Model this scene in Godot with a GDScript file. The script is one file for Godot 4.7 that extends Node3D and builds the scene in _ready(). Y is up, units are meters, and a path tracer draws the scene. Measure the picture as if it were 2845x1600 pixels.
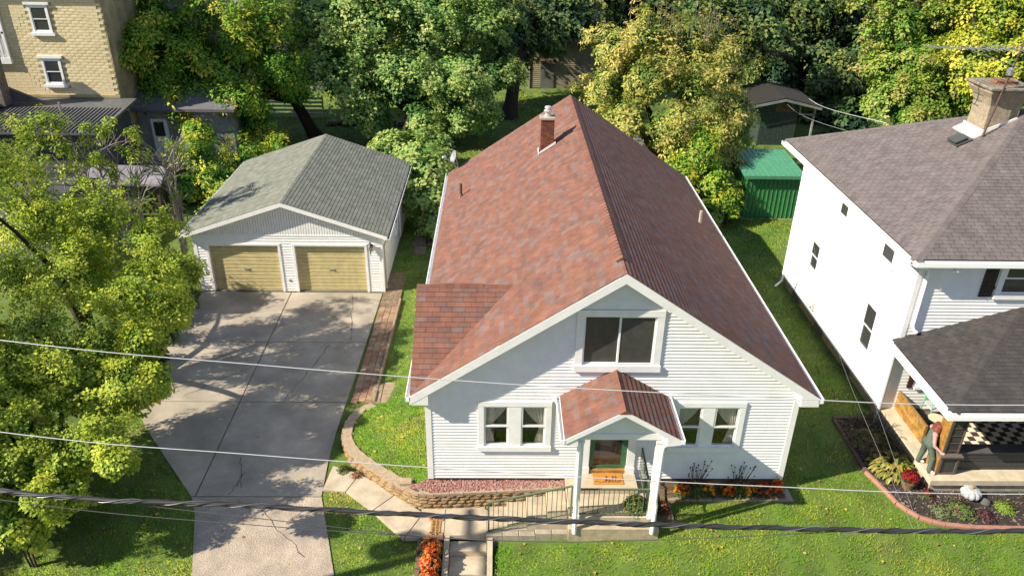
extends Node3D
# A drone view of a white clapboard house with a red shingle roof, its garage, neighbours, gardens and trees.

class MB:
	var v := PackedVector3Array()
	var n := PackedVector3Array()
	var c := PackedColorArray()
	var col := Color(1, 1, 1)
	func tri(a: Vector3, b: Vector3, d: Vector3) -> void:
		var m := (b - a).cross(d - a)
		if m.length_squared() < 1e-16:
			return
		m = m.normalized()
		v.append(a); v.append(d); v.append(b)
		for i in 3:
			n.append(m); c.append(col)
	func tri_n(a: Vector3, b: Vector3, d: Vector3, na: Vector3, nb: Vector3, nd: Vector3) -> void:
		v.append(a); v.append(d); v.append(b)
		n.append(na); n.append(nd); n.append(nb)
		for i in 3:
			c.append(col)
	func quad(a: Vector3, b: Vector3, d: Vector3, e: Vector3) -> void:
		tri(a, b, d); tri(a, d, e)
	func obox(o: Vector3, x: Vector3, y: Vector3, z: Vector3) -> void:
		quad(o, o + y, o + x + y, o + x)
		quad(o + z, o + z + x, o + z + x + y, o + z + y)
		quad(o, o + z, o + z + y, o + y)
		quad(o + x, o + x + y, o + x + y + z, o + x + z)
		quad(o, o + x, o + x + z, o + z)
		quad(o + y, o + y + z, o + y + z + x, o + y + x)
	func box(lo: Vector3, hi: Vector3) -> void:
		var s := hi - lo
		obox(lo, Vector3(s.x, 0, 0), Vector3(0, s.y, 0), Vector3(0, 0, s.z))
	func bevel_box(lo: Vector3, hi: Vector3, b: float) -> void:      # a box whose top edges are chamfered
		var a := [Vector3(lo.x, lo.y, hi.z), Vector3(hi.x, lo.y, hi.z), Vector3(hi.x, lo.y, lo.z), lo]
		var t := hi.y - b
		var m := [Vector3(lo.x, t, hi.z), Vector3(hi.x, t, hi.z), Vector3(hi.x, t, lo.z), Vector3(lo.x, t, lo.z)]
		var u := [Vector3(lo.x + b, hi.y, hi.z - b), Vector3(hi.x - b, hi.y, hi.z - b), Vector3(hi.x - b, hi.y, lo.z + b), Vector3(lo.x + b, hi.y, lo.z + b)]
		for i in 4:
			var j := (i + 1) % 4
			quad(a[i], a[j], m[j], m[i]); quad(m[i], m[j], u[j], u[i])
		quad(u[0], u[1], u[2], u[3]); quad(a[3], a[2], a[1], a[0])
	func prism(p: Array, d: Vector3) -> void:                      # convex outline, counter-clockwise seen from the side d points to
		var k := p.size()
		for i in range(1, k - 1):
			tri(p[0] + d, p[i] + d, p[i + 1] + d); tri(p[0], p[i + 1], p[i])
		for i in k:
			var j := (i + 1) % k
			quad(p[i], p[j], p[j] + d, p[i] + d)
	func bar(a: Vector3, b: Vector3, w: float, h: float) -> void:   # a straight square bar
		var z := (b - a)
		var up := Vector3.UP if absf(z.normalized().y) < 0.95 else Vector3.BACK
		var x := up.cross(z).normalized() * w
		var y := z.cross(x).normalized() * h
		obox(a - x / 2 - y / 2, x, y, z)
	func tube(p: Array, r: Array, sides := 8, caps := true) -> void:
		var rings := []
		var last := Vector3.ZERO
		var side := Vector3.ZERO
		for i in p.size():
			var d: Vector3 = ((p[mini(i + 1, p.size() - 1)] as Vector3) - (p[maxi(i - 1, 0)] as Vector3)).normalized()
			if i == 0:
				side = d.cross(Vector3(0.31, 0.9, 0.17) if absf(d.y) < 0.9 else Vector3(1, 0, 0.2)).normalized()
			else:
				side = (side - d * side.dot(d)).normalized()
			last = d
			var o := d.cross(side)
			var ring := []
			for k in sides:
				var a := TAU * k / sides
				ring.append(side * cos(a) + o * sin(a))
			rings.append(ring)
		for i in p.size() - 1:
			for k in sides:
				var j := (k + 1) % sides
				var n0: Vector3 = rings[i][k]
				var n1: Vector3 = rings[i][j]
				var n2: Vector3 = rings[i + 1][j]
				var n3: Vector3 = rings[i + 1][k]
				var a: Vector3 = p[i] + n0 * r[i]
				var b: Vector3 = p[i] + n1 * r[i]
				var d: Vector3 = p[i + 1] + n2 * r[i + 1]
				var e: Vector3 = p[i + 1] + n3 * r[i + 1]
				tri_n(a, b, d, n0, n1, n2); tri_n(a, d, e, n0, n2, n3)
		if caps:
			for k in sides:
				var j := (k + 1) % sides
				var q := p.size() - 1
				tri(p[0], p[0] + rings[0][j] * r[0], p[0] + rings[0][k] * r[0])
				tri(p[q], p[q] + rings[q][k] * r[q], p[q] + rings[q][j] * r[q])
	func lathe(at: Vector3, prof: Array, sides := 16) -> void:      # profile of Vector2(radius, height), from the bottom up
		for i in prof.size() - 1:
			var p: Vector2 = prof[i]
			var q: Vector2 = prof[i + 1]
			for k in sides:
				var a0 := TAU * k / sides
				var a1 := TAU * (k + 1) / sides
				var u0 := Vector3(cos(a0), 0, -sin(a0))
				var u1 := Vector3(cos(a1), 0, -sin(a1))
				quad(at + u0 * p.x + Vector3.UP * p.y, at + u1 * p.x + Vector3.UP * p.y, at + u1 * q.x + Vector3.UP * q.y, at + u0 * q.x + Vector3.UP * q.y)
	func slab(poly: PackedVector2Array, top: Callable, thick: float) -> void:   # an outline in x and z with a top that follows a height
		var t := Geometry2D.triangulate_polygon(poly)
		for i in range(0, t.size(), 3):
			var q := []
			for k in 3:
				var p := poly[t[i + k]]
				q.append(Vector3(p.x, top.call(p.x, p.y), p.y))
			if ((q[1] as Vector3) - q[0]).cross((q[2] as Vector3) - q[0]).y > 0:
				tri(q[0], q[1], q[2])
			else:
				tri(q[0], q[2], q[1])
		var turn := 1.0 if Geometry2D.is_polygon_clockwise(poly) else -1.0
		for i in poly.size():
			var p := poly[i]
			var q := poly[(i + 1) % poly.size()]
			var a := Vector3(p.x, top.call(p.x, p.y), p.y)
			var b := Vector3(q.x, top.call(q.x, q.y), q.y)
			var dn := Vector3(0, -thick, 0)
			if turn > 0:
				quad(a, b, b + dn, a + dn)
			else:
				quad(b, a, a + dn, b + dn)
	func build() -> ArrayMesh:
		var m := ArrayMesh.new()
		if v.is_empty():
			return m
		var s := []
		s.resize(Mesh.ARRAY_MAX)
		s[Mesh.ARRAY_VERTEX] = v
		s[Mesh.ARRAY_NORMAL] = n
		s[Mesh.ARRAY_COLOR] = c
		m.add_surface_from_arrays(Mesh.PRIMITIVE_TRIANGLES, s)
		return m

var rng := RandomNumberGenerator.new()
var used := {}
var mats := {}
var tex := {}
var eye := Vector3(-2.832, 13.649, 15.455)
var blot := FastNoiseLite.new()

# ---------------------------------------------------------------- helpers
func numbered(called: String) -> String:
	var k: int = used.get(called, 0)
	used[called] = k + 1
	return called if k == 0 else "%s_%03d" % [called, k]

func tag(o: Node3D, label: String, category: String, group := "", kind := "") -> void:
	o.set_meta("label", label)
	o.set_meta("category", category)
	if group:
		o.set_meta("group", group)
	if kind:
		o.set_meta("kind", kind)

func thing(called: String, label: String, category: String, at := Vector3.ZERO, group := "", kind := "") -> Node3D:
	var o := Node3D.new()
	o.name = numbered(called)
	add_child(o)
	o.position = at
	tag(o, label, category, group, kind)
	return o

func part(called: String, mesh: Mesh, m: Material, parent: Node3D, local := false) -> MeshInstance3D:   # the mesh is in world coordinates unless local
	var o := MeshInstance3D.new()
	o.name = called
	o.mesh = mesh
	o.material_override = m
	parent.add_child(o, true)
	if not local:
		o.position = -base_of(parent)
	return o

func base_of(p: Node3D) -> Vector3:
	var at := Vector3.ZERO
	while p and p != self:
		at += p.position
		p = p.get_parent() as Node3D
	return at

func group_part(called: String, parent: Node3D) -> Node3D:
	var o := Node3D.new()
	o.name = called
	parent.add_child(o, true)
	return o

func single(called: String, mesh: Mesh, m: Material, label: String, category: String, group := "", kind := "") -> MeshInstance3D:
	var o := MeshInstance3D.new()
	o.name = numbered(called)
	o.mesh = mesh
	o.material_override = m
	add_child(o)
	tag(o, label, category, group, kind)
	return o

func noise_tex(freq: float, lo: float, hi: float, size: int, kind := FastNoiseLite.TYPE_SIMPLEX_SMOOTH, oct := 4, sd := 1) -> NoiseTexture2D:
	var key := "%s/%s/%s/%s/%s/%s/%s" % [freq, lo, hi, size, kind, oct, sd]
	if not tex.has(key):
		var f := FastNoiseLite.new()
		f.seed = sd
		f.noise_type = kind
		f.frequency = freq
		f.fractal_octaves = oct
		f.fractal_gain = 0.6
		var t := NoiseTexture2D.new()
		t.width = size
		t.height = size
		t.seamless = true
		t.noise = f
		var g := Gradient.new()
		g.set_color(0, Color(lo, lo, lo))
		g.set_color(1, Color(hi, hi, hi))
		t.color_ramp = g
		tex[key] = t
	return tex[key]

func lin(r: float, g: float, b: float) -> Color:
	return Color(r, g, b).linear_to_srgb()

func flat(c: Color, rough := 0.8, metal := 0.0) -> StandardMaterial3D:
	var m := StandardMaterial3D.new()
	m.albedo_color = c
	m.roughness = rough
	m.metallic = metal
	return m

# grain: fine and coarse grey patterns (in repeats per metre) that multiply the base colour
func rough_mat(c: Color, rough := 0.85, fine := 1.5, fine_lo := 0.75, coarse := 0.13, coarse_lo := 0.7, tinted := false, bump := 0.0) -> StandardMaterial3D:
	var m := flat(c, rough)
	m.vertex_color_use_as_albedo = tinted
	m.albedo_texture = noise_tex(0.09, fine_lo, 1.0, 256)
	m.uv1_triplanar = true
	m.uv1_world_triplanar = true
	m.uv1_scale = Vector3.ONE * fine
	m.detail_enabled = true
	m.detail_blend_mode = BaseMaterial3D.BLEND_MODE_MUL
	m.detail_albedo = noise_tex(0.012, coarse_lo, 1.0, 512, FastNoiseLite.TYPE_SIMPLEX_SMOOTH, 5, 7)
	m.detail_uv_layer = BaseMaterial3D.DETAIL_UV_2
	m.uv2_triplanar = true
	m.uv2_world_triplanar = true
	m.uv2_scale = Vector3.ONE * coarse
	if bump > 0:
		m.heightmap_enabled = true
		m.heightmap_texture = noise_tex(0.09, 0.0, 1.0, 256, FastNoiseLite.TYPE_SIMPLEX_SMOOTH, 4, 3)
		m.heightmap_scale = bump
	return m

func leaf_mat(back: float) -> StandardMaterial3D:
	var m := flat(Color(1, 1, 1), 0.55)
	m.metallic_specular = 0.35
	m.vertex_color_use_as_albedo = true
	m.backlight_enabled = true
	m.backlight = lin(back * 0.9, back, back * 0.35)
	return m

# ---------------------------------------------------------------- ground heights
func ramp(z: float, p: Array) -> float:       # p: pairs of z and height, z falling
	if z >= p[0][0]:
		return p[0][1]
	for i in p.size() - 1:
		if z >= p[i + 1][0]:
			var t: float = (p[i][0] - z) / (p[i][0] - p[i + 1][0])
			return lerpf(p[i][1], p[i + 1][1], t)
	return p[-1][1]

func ground(x: float, z: float) -> float:
	var l := ramp(z, [[9.0, -1.5], [2.6, -0.86], [0.5, -0.66], [0.0, -0.65], [-12.0, -1.2], [-20.0, -1.3], [-60.0, -1.35]])
	var r := ramp(z, [[9.0, -1.5], [2.6, -0.72], [1.5, -0.5], [0.5, -0.4], [0.0, -0.37], [-12.0, -0.4], [-18.0, -0.5], [-32.0, -1.1], [-60.0, -1.35]])
	var y := lerpf(l, r, smoothstep(-5.0, 3.0, x))
	if x > -4.03 and x < -2.98 and z > 1.45:       # the street steps are cut into the bank
		y -= 0.7
	return y

# ---------------------------------------------------------------- builders
# Shingle tabs in courses on a slope: o is the lower corner, up the direction up the slope, u along the eave. The nearest `most` tabs are parts.
func shingles(parent: Node3D, o: Vector3, up: Vector3, nrm: Vector3, lv: float, lo: Callable, hi: Callable, tab: float, expo: float, th: float, pal: Array, m: Material, most: int, gap := 0.006) -> void:
	var u := up.cross(nrm).normalized()
	var tabs := []
	var rows := int(ceil(lv / expo))
	for r in rows:
		var v0 := r * expo
		var v1 := minf(v0 + expo * 1.05, lv)
		var us: float = lo.call(minf(v0 + expo * 0.5, lv))
		var ue: float = hi.call(minf(v0 + expo * 0.5, lv))
		var off := (0.5 if r % 2 else 0.0) * tab + rng.randf_range(-0.04, 0.04)
		var k := int(floor((us - off) / tab))
		while off + k * tab < ue:
			var a := maxf(us, off + k * tab)
			var b := minf(ue, off + (k + 1) * tab)
			k += 1
			if b - a < 0.02:
				continue
			var mid := o + u * (a + b) / 2 + up * (v0 + v1) / 2
			var f := blot.get_noise_3d(mid.x, mid.y, mid.z) * 0.25 + rng.randf()
			var ci := clampi(int(f * pal.size()), 0, pal.size() - 1)
			tabs.append([a, b, v0, v1, ci, eye.distance_squared_to(mid)])
	if most > 0 and tabs.size() > most:
		tabs.sort_custom(func(p, q): return p[5] < q[5])
	var rest := MB.new()
	var shared := {}
	var bs := Basis(u, up, nrm)
	for i in tabs.size():
		var t: Array = tabs[i]
		var w: float = t[1] - t[0] - gap
		var h: float = t[3] - t[2]
		if i < most:
			var key := "%d/%d/%d" % [int(w * 200), int(h * 200), t[4]]
			if not shared.has(key):
				var q := MB.new()
				q.col = pal[t[4]]
				shingle(q, Vector3.ZERO, Vector3(w, 0, 0), Vector3(0, h, 0), Vector3(0, 0, 1), th)
				shared[key] = q.build()
			var s := part("shingle", shared[key], m, parent, true)
			s.transform = Transform3D(bs, o + u * t[0] + up * t[2] - base_of(parent))
		else:
			var k: float = rng.randf_range(0.94, 1.06)
			rest.col = (pal[t[4]] as Color) * k
			shingle(rest, o + u * t[0] + up * t[2], u * w, up * h, nrm, th)
	if not rest.v.is_empty():
		var f := part("shingle_field", rest.build(), m, parent)
		f.set_meta("kind", "stuff")

func shingle(q: MB, a: Vector3, w: Vector3, h: Vector3, nrm: Vector3, th: float) -> void:
	var t0 := nrm * th
	var t1 := nrm * th * 0.12
	q.quad(a + t0, a + w + t0, a + w + h + t1, a + h + t1)
	q.quad(a, a + w, a + w + t0, a + t0)
	q.quad(a, a + t0, a + h + t1, a + h)
	q.quad(a + w, a + w + h, a + w + h + t1, a + w + t0)

# One clapboard course split round the openings: rects are [x0, x1, y0, y1]; the wall runs along +x at depth z, facing +z
func clapboards(parent: Node3D, y0: float, y1: float, step: float, z: float, lo: Callable, hi: Callable, holes: Array, m: Material, thick := 0.1, lap := 0.024) -> void:
	var y := y0
	while y < y1 - 0.01:
		var yt := minf(y + step, y1)
		var spans := [[lo.call(y + step * 0.5), hi.call(y + step * 0.5)]]
		for h in holes:
			if y + step * 0.5 > h[2] and y + step * 0.5 < h[3]:
				var next := []
				for s in spans:
					if h[1] <= s[0] or h[0] >= s[1]:
						next.append(s)
						continue
					if h[0] > s[0]:
						next.append([s[0], h[0]])
					if h[1] < s[1]:
						next.append([h[1], s[1]])
				spans = next
		for s in spans:
			if s[1] - s[0] < 0.03:
				continue
			var cuts := [s[0], s[1]]
			if s[1] - s[0] > 3.0 and rng.randf() < 0.55:
				cuts = [s[0], rng.randf_range(s[0] + 0.8, s[1] - 0.8), s[1]]
			for i in cuts.size() - 1:
				var q := MB.new()
				var a: float = cuts[i] + (0.0015 if i else 0.0)
				var b: float = cuts[i + 1]
				q.prism([Vector3(a, y, z - thick), Vector3(a, y, z + lap), Vector3(a, yt - 0.005, z + 0.002), Vector3(a, yt - 0.005, z - thick)], Vector3(b - a, 0, 0))
				part("siding_board", q.build(), m, parent)
		y += step

# A window set in a wall: t places it (x right, y up, z out of the wall); kind: hung, pair, slider, plain
func window(parent: Node3D, t: Transform3D, w: float, h: float, casing: float, kind: String, curtains := false, sash_m: Material = null, dark: Material = null, called := "window") -> Node3D:
	var o := group_part(called, parent)
	o.transform = Transform3D(t.basis, t.origin - base_of(parent))
	var white: Material = mats.trim
	var f := MB.new()
	var iw := w - casing * 2
	var ih := h - casing * 2
	f.box(Vector3(-w / 2, h / 2 - casing, 0), Vector3(w / 2, h / 2, 0.045))
	f.box(Vector3(-w / 2, -h / 2 + casing, 0.001), Vector3(-w / 2 + casing, h / 2 - casing, 0.04))
	f.box(Vector3(w / 2 - casing, -h / 2 + casing, 0.001), Vector3(w / 2, h / 2 - casing, 0.04))
	f.box(Vector3(-w / 2 - 0.02, -h / 2, 0), Vector3(w / 2 + 0.02, -h / 2 + casing, 0.075))
	# reveal
	f.box(Vector3(-iw / 2 - 0.02, ih / 2 - 0.02, -0.1), Vector3(iw / 2 + 0.02, ih / 2 + 0.02, 0.0))
	f.box(Vector3(-iw / 2 - 0.02, -ih / 2 - 0.02, -0.1), Vector3(iw / 2 + 0.02, -ih / 2 + 0.02, 0.0))
	f.box(Vector3(-iw / 2 - 0.02, -ih / 2 + 0.02, -0.1), Vector3(-iw / 2 + 0.02, ih / 2 - 0.02, -0.001))
	f.box(Vector3(iw / 2 - 0.02, -ih / 2 + 0.02, -0.1), Vector3(iw / 2 + 0.02, ih / 2 - 0.02, -0.001))
	part("frame", f.build(), white, o, true)
	var lights := [[-iw / 2, iw / 2]]
	if kind == "pair":
		var mull := 0.31
		lights = [[-iw / 2, -mull / 2], [mull / 2, iw / 2]]
		var p := MB.new()
		p.box(Vector3(-mull / 2, -ih / 2, -0.1), Vector3(mull / 2, ih / 2, 0.035))
		part("mullion", p.build(), white, o, true)
	for l in lights:
		var s := MB.new()
		var x0: float = l[0]
		var x1: float = l[1]
		var b := 0.045
		var panes := []
		if kind == "slider":
			var c := (x0 + x1) / 2
			panes = [[x0, c + 0.02, -ih / 2, ih / 2, -0.05], [c - 0.02, x1, -ih / 2, ih / 2, -0.025]]
		elif kind == "plain":
			panes = [[x0, x1, -ih / 2, ih / 2, -0.01]]
		else:
			panes = [[x0, x1, -0.02, ih / 2, 0.0], [x0, x1, -ih / 2, 0.03, -0.027]]
		for p in panes:
			var z: float = p[4]
			s.box(Vector3(p[0], p[2], z), Vector3(p[1], p[2] + b, z + 0.025))
			s.box(Vector3(p[0], p[3] - b, z), Vector3(p[1], p[3], z + 0.025))
			s.box(Vector3(p[0], p[2] + b, z), Vector3(p[0] + b, p[3] - b, z + 0.025))
			s.box(Vector3(p[1] - b, p[2] + b, z), Vector3(p[1], p[3] - b, z + 0.025))
			var g := MB.new()
			g.box(Vector3(p[0] + b, p[2] + b, z + 0.009), Vector3(p[1] - b, p[3] - b, z + 0.013))
			part("pane", g.build(), mats.glass if not dark else dark, o, true)
		part("sash", s.build(), sash_m if sash_m else white, o, true)
		if curtains:
			var side := -1.0 if (x0 + x1) < 0 else 1.0
			part("curtain", curtain(x0 + 0.03, x1 - 0.03, -ih / 2 + 0.04, ih / 2 - 0.03, -0.11, side), mats.curtain, o, true)
			var q := MB.new()
			q.box(Vector3(x0, -0.01 - ih / 2 * 0.02, -0.13), Vector3(x1, 0.02, -0.1))
	if curtains or kind == "slider" or dark == null:
		var r := MB.new()
		r.box(Vector3(-iw / 2 - 0.1, -ih / 2 - 0.1, -0.75), Vector3(iw / 2 + 0.1, ih / 2 + 0.1, -0.73))
		part("blind" if kind == "slider" else "room_wall", r.build(), mats.room, o, true)
	return o

func curtain(x0: float, x1: float, y0: float, y1: float, z: float, side: float) -> ArrayMesh:   # a swag tied back to one side
	var q := MB.new()
	var rows := 14
	var cols := 22
	var w := x1 - x0
	var tie := 0.42
	var pt := func(i: int, j: int) -> Vector3:
		var t := float(i) / rows
		var f := lerpf(1.0, 0.16, pow(t / (1 - tie), 1.4)) if t < 1 - tie else lerpf(0.16, 0.42, pow((t - 1 + tie) / tie, 0.7))
		var s := float(j) / cols
		var x := x0 + s * f * w if side < 0 else x1 - s * f * w
		return Vector3(x, lerpf(y1, y0, t), z + sin(s * 34.0) * 0.018 * (0.4 + f))
	for i in rows:
		for j in cols:
			var a: Vector3 = pt.call(i + 1, j)
			var b: Vector3 = pt.call(i + 1, j + 1)
			var d: Vector3 = pt.call(i, j + 1)
			var e: Vector3 = pt.call(i, j)
			q.quad(a, b, d, e)
	return q.build()

# ---------------------------------------------------------------- plants
func leaf(q: MB, at: Vector3, along: Vector3, out: Vector3, l: float, w: float, droop: float) -> void:   # a folded blade of four triangles, normals eased towards out
	var d := along.normalized()
	var s := d.cross(out).normalized()
	if s.length_squared() < 0.1:
		s = d.cross(Vector3(0.3, 0.2, 0.9)).normalized()
	var up := s.cross(d).normalized()
	var m := at + d * l * 0.45 - up * droop * 0.25
	var e := at + d * l - up * droop
	var a := m + s * w + up * w * 0.3
	var b := m - s * w + up * w * 0.3
	for t0 in [[at, m, a], [at, b, m], [m, e, a], [m, b, e]]:
		var t: Array = t0
		var n: Vector3 = ((t[1] as Vector3) - t[0]).cross((t[2] as Vector3) - t[0]).normalized()
		if n.y < 0:
			t = [t[0], t[2], t[1]]
			n = -n
		n = (n * 0.75 + Vector3(0, 0.7, 0)).normalized()
		q.tri_n(t[0], t[1], t[2], n, n, n)

func spray(kind: String, size: float, count: int, sd: int) -> ArrayMesh:      # a tuft of leaves about the origin, growing along +y
	rng.seed = sd
	var q := MB.new()
	for i in count:
		if kind == "pinnate":
			var a := TAU * i / count + rng.randf_range(-0.4, 0.4)
			var d := Vector3(cos(a), rng.randf_range(-0.5, 0.7), sin(a)).normalized()
			var at := d * size * 0.1
			for k in 6:
				var t := k / 6.0
				var o := at + d * size * t - Vector3.UP * size * 0.75 * t * t
				var s := d.cross(Vector3.UP).normalized()
				leaf(q, o, s + d * 0.5, Vector3.UP, size * 0.26, size * 0.055, size * 0.06)
				leaf(q, o, -s + d * 0.5, Vector3.UP, size * 0.26, size * 0.055, size * 0.06)
			continue
		var p := Vector3(rng.randf_range(-1, 1), rng.randf_range(-0.5, 0.6), rng.randf_range(-1, 1)) * size * 0.62
		var a2 := atan2(p.z, p.x) + rng.randf_range(-0.9, 0.9)
		var d2 := Vector3(cos(a2), rng.randf_range(-0.55, 0.35), sin(a2))
		var out := Vector3(rng.randf_range(-0.5, 0.5), 1, rng.randf_range(-0.5, 0.5)).normalized()
		var l := size * rng.randf_range(0.42, 0.7)
		leaf(q, p, d2, out, l, l * (0.36 if kind == "broad" else 0.22), l * rng.randf_range(0.05, 0.4))
	return q.build()

func scatter(called: String, parent: Node3D, at: Array, mesh: Mesh, m: Material, stuff := true) -> void:   # at: pairs of a transform and a colour
	var mm := MultiMesh.new()
	mm.transform_format = MultiMesh.TRANSFORM_3D
	mm.use_colors = true
	mm.mesh = mesh
	mm.instance_count = at.size()
	for i in at.size():
		mm.set_instance_transform(i, at[i][0])
		mm.set_instance_color(i, at[i][1])
	var o := MultiMeshInstance3D.new()
	o.name = called
	o.multimesh = mm
	o.material_override = m
	parent.add_child(o, true)
	if parent != self:
		o.position = -base_of(parent)
	if stuff:
		o.set_meta("kind", "stuff")

func toward(dir: Vector3, turn: float, s: float) -> Basis:
	var y := dir.normalized()
	var x := y.cross(Vector3(sin(turn), 0.13, cos(turn))).normalized()
	var z := x.cross(y)
	return Basis(x * s, y * s, z * s)

# lobes: [x, y, z, radius] in the world. Each carries clumps, each clump carries sprays.
func crown(parent: Node3D, lobes: Array, kind: String, leaf_size: float, per: int, pal: Array, m: Material, sd: int, fill := 0.25, clump := 0.42, called := "crown") -> void:
	var mesh := spray(kind, leaf_size, 9 if kind == "pinnate" else 13, sd)
	rng.seed = sd * 77 + 5
	var at := []
	var shape_n := FastNoiseLite.new()
	shape_n.seed = sd
	shape_n.fractal_octaves = 2
	var gap_n := FastNoiseLite.new()
	gap_n.seed = sd + 50
	gap_n.fractal_octaves = 2
	var mean := 0.0
	for l in lobes:
		mean += l[3] / lobes.size()
	shape_n.frequency = 0.55 / mean
	gap_n.frequency = 0.5 / (mean * clump)
	for l in lobes:
		var c := Vector3(l[0], l[1], l[2])
		var r: float = l[3]
		var n := int(per * minf(1.0, r * r * 2.4 + 0.06))
		for i in n:
			var d := Vector3(rng.randfn(), rng.randfn() * 0.9 + 0.12, rng.randfn()).normalized()
			var u := pow(rng.randf(), 0.42) * 1.45
			var p := c + d * r * u * Vector3(1, 0.9, 1)
			var gn := gap_n.get_noise_3dv(p) * 1.7
			if u > 0.86 + shape_n.get_noise_3dv(p) * 0.9 + gn * 0.25 or gn < -0.22 + rng.randf_range(-0.15, 0.15) + (1.0 - fill * 4.0) * 0.1 + (0.2 if fill < 0.06 else 0.0):
				continue
			var f := clampf(0.38 + gn * 0.42 + rng.randf_range(-0.3, 0.38) + (u - 0.8) * 0.25, 0, 0.999) * (pal.size() - 1)  # tone rises outward: leaf tint and sunlit tips both in the colour
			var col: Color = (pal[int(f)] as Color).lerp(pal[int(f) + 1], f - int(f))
			col = col * rng.randf_range(0.8, 1.15)
			at.append([Transform3D(toward(d + Vector3(0, 0.9, 0) + Vector3(rng.randfn(), rng.randfn(), rng.randfn()) * 0.3, rng.randf() * TAU, rng.randf_range(0.7, 1.25)), p), col])
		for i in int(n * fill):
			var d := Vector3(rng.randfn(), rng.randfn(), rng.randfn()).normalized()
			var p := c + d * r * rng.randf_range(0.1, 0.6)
			at.append([Transform3D(toward(d + Vector3.UP, rng.randf() * TAU, 1.0), p), (pal[0] as Color)])  # inner sprays get the darkest tone: crown shade put into the colour
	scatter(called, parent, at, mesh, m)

func trunk(parent: Node3D, foot: Vector3, r: float, tips: Array, m: Material, fork := 0.35, sd := 3) -> void:
	rng.seed = sd
	var top := Vector3.ZERO
	for t in tips:
		top += t
	top /= tips.size()
	var split := foot.lerp(Vector3(lerpf(foot.x, top.x, 0.5), top.y, lerpf(foot.z, top.z, 0.5)), fork)
	var q := MB.new()
	q.tube([foot + Vector3(0, -0.3, 0), foot + Vector3(0, 0.05, 0), foot.lerp(split, 0.25), foot.lerp(split, 0.6) + Vector3(0.05, 0, 0.04), split], [r * 1.9, r * 1.45, r * 1.08, r * 0.95, r * 0.85], 9)
	part("trunk", q.build(), m, parent)
	for t in tips:
		var b := MB.new()
		var e: Vector3 = t
		var bend := Vector3(rng.randf_range(-0.3, 0.3), rng.randf_range(0.1, 0.5), rng.randf_range(-0.3, 0.3)) * split.distance_to(e) * 0.25
		b.tube([split - Vector3(0, r * 0.6, 0), split.lerp(e, 0.35) + bend, split.lerp(e, 0.7) + bend * 0.6, e], [r * 0.62, r * 0.45, r * 0.28, r * 0.1], 7)
		part("limb", b.build(), m, parent)

func tree(called: String, label: String, foot: Vector3, r: float, lobes: Array, kind: String, size: float, per: int, pal: Array, lm: Material, sd: int, group := "", fork := 0.35, fill := 0.25, clump := 0.42) -> Node3D:
	var o := thing(called, label, "tree", foot, group)
	var tips := []
	for i in range(0, lobes.size(), maxi(1, lobes.size() / 7)):
		tips.append(Vector3(lobes[i][0], lobes[i][1], lobes[i][2]))
	trunk(o, foot, r, tips, mats.bark, fork, sd)
	crown(o, lobes, kind, size, per, pal, lm, sd, fill, clump)
	return o

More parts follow.
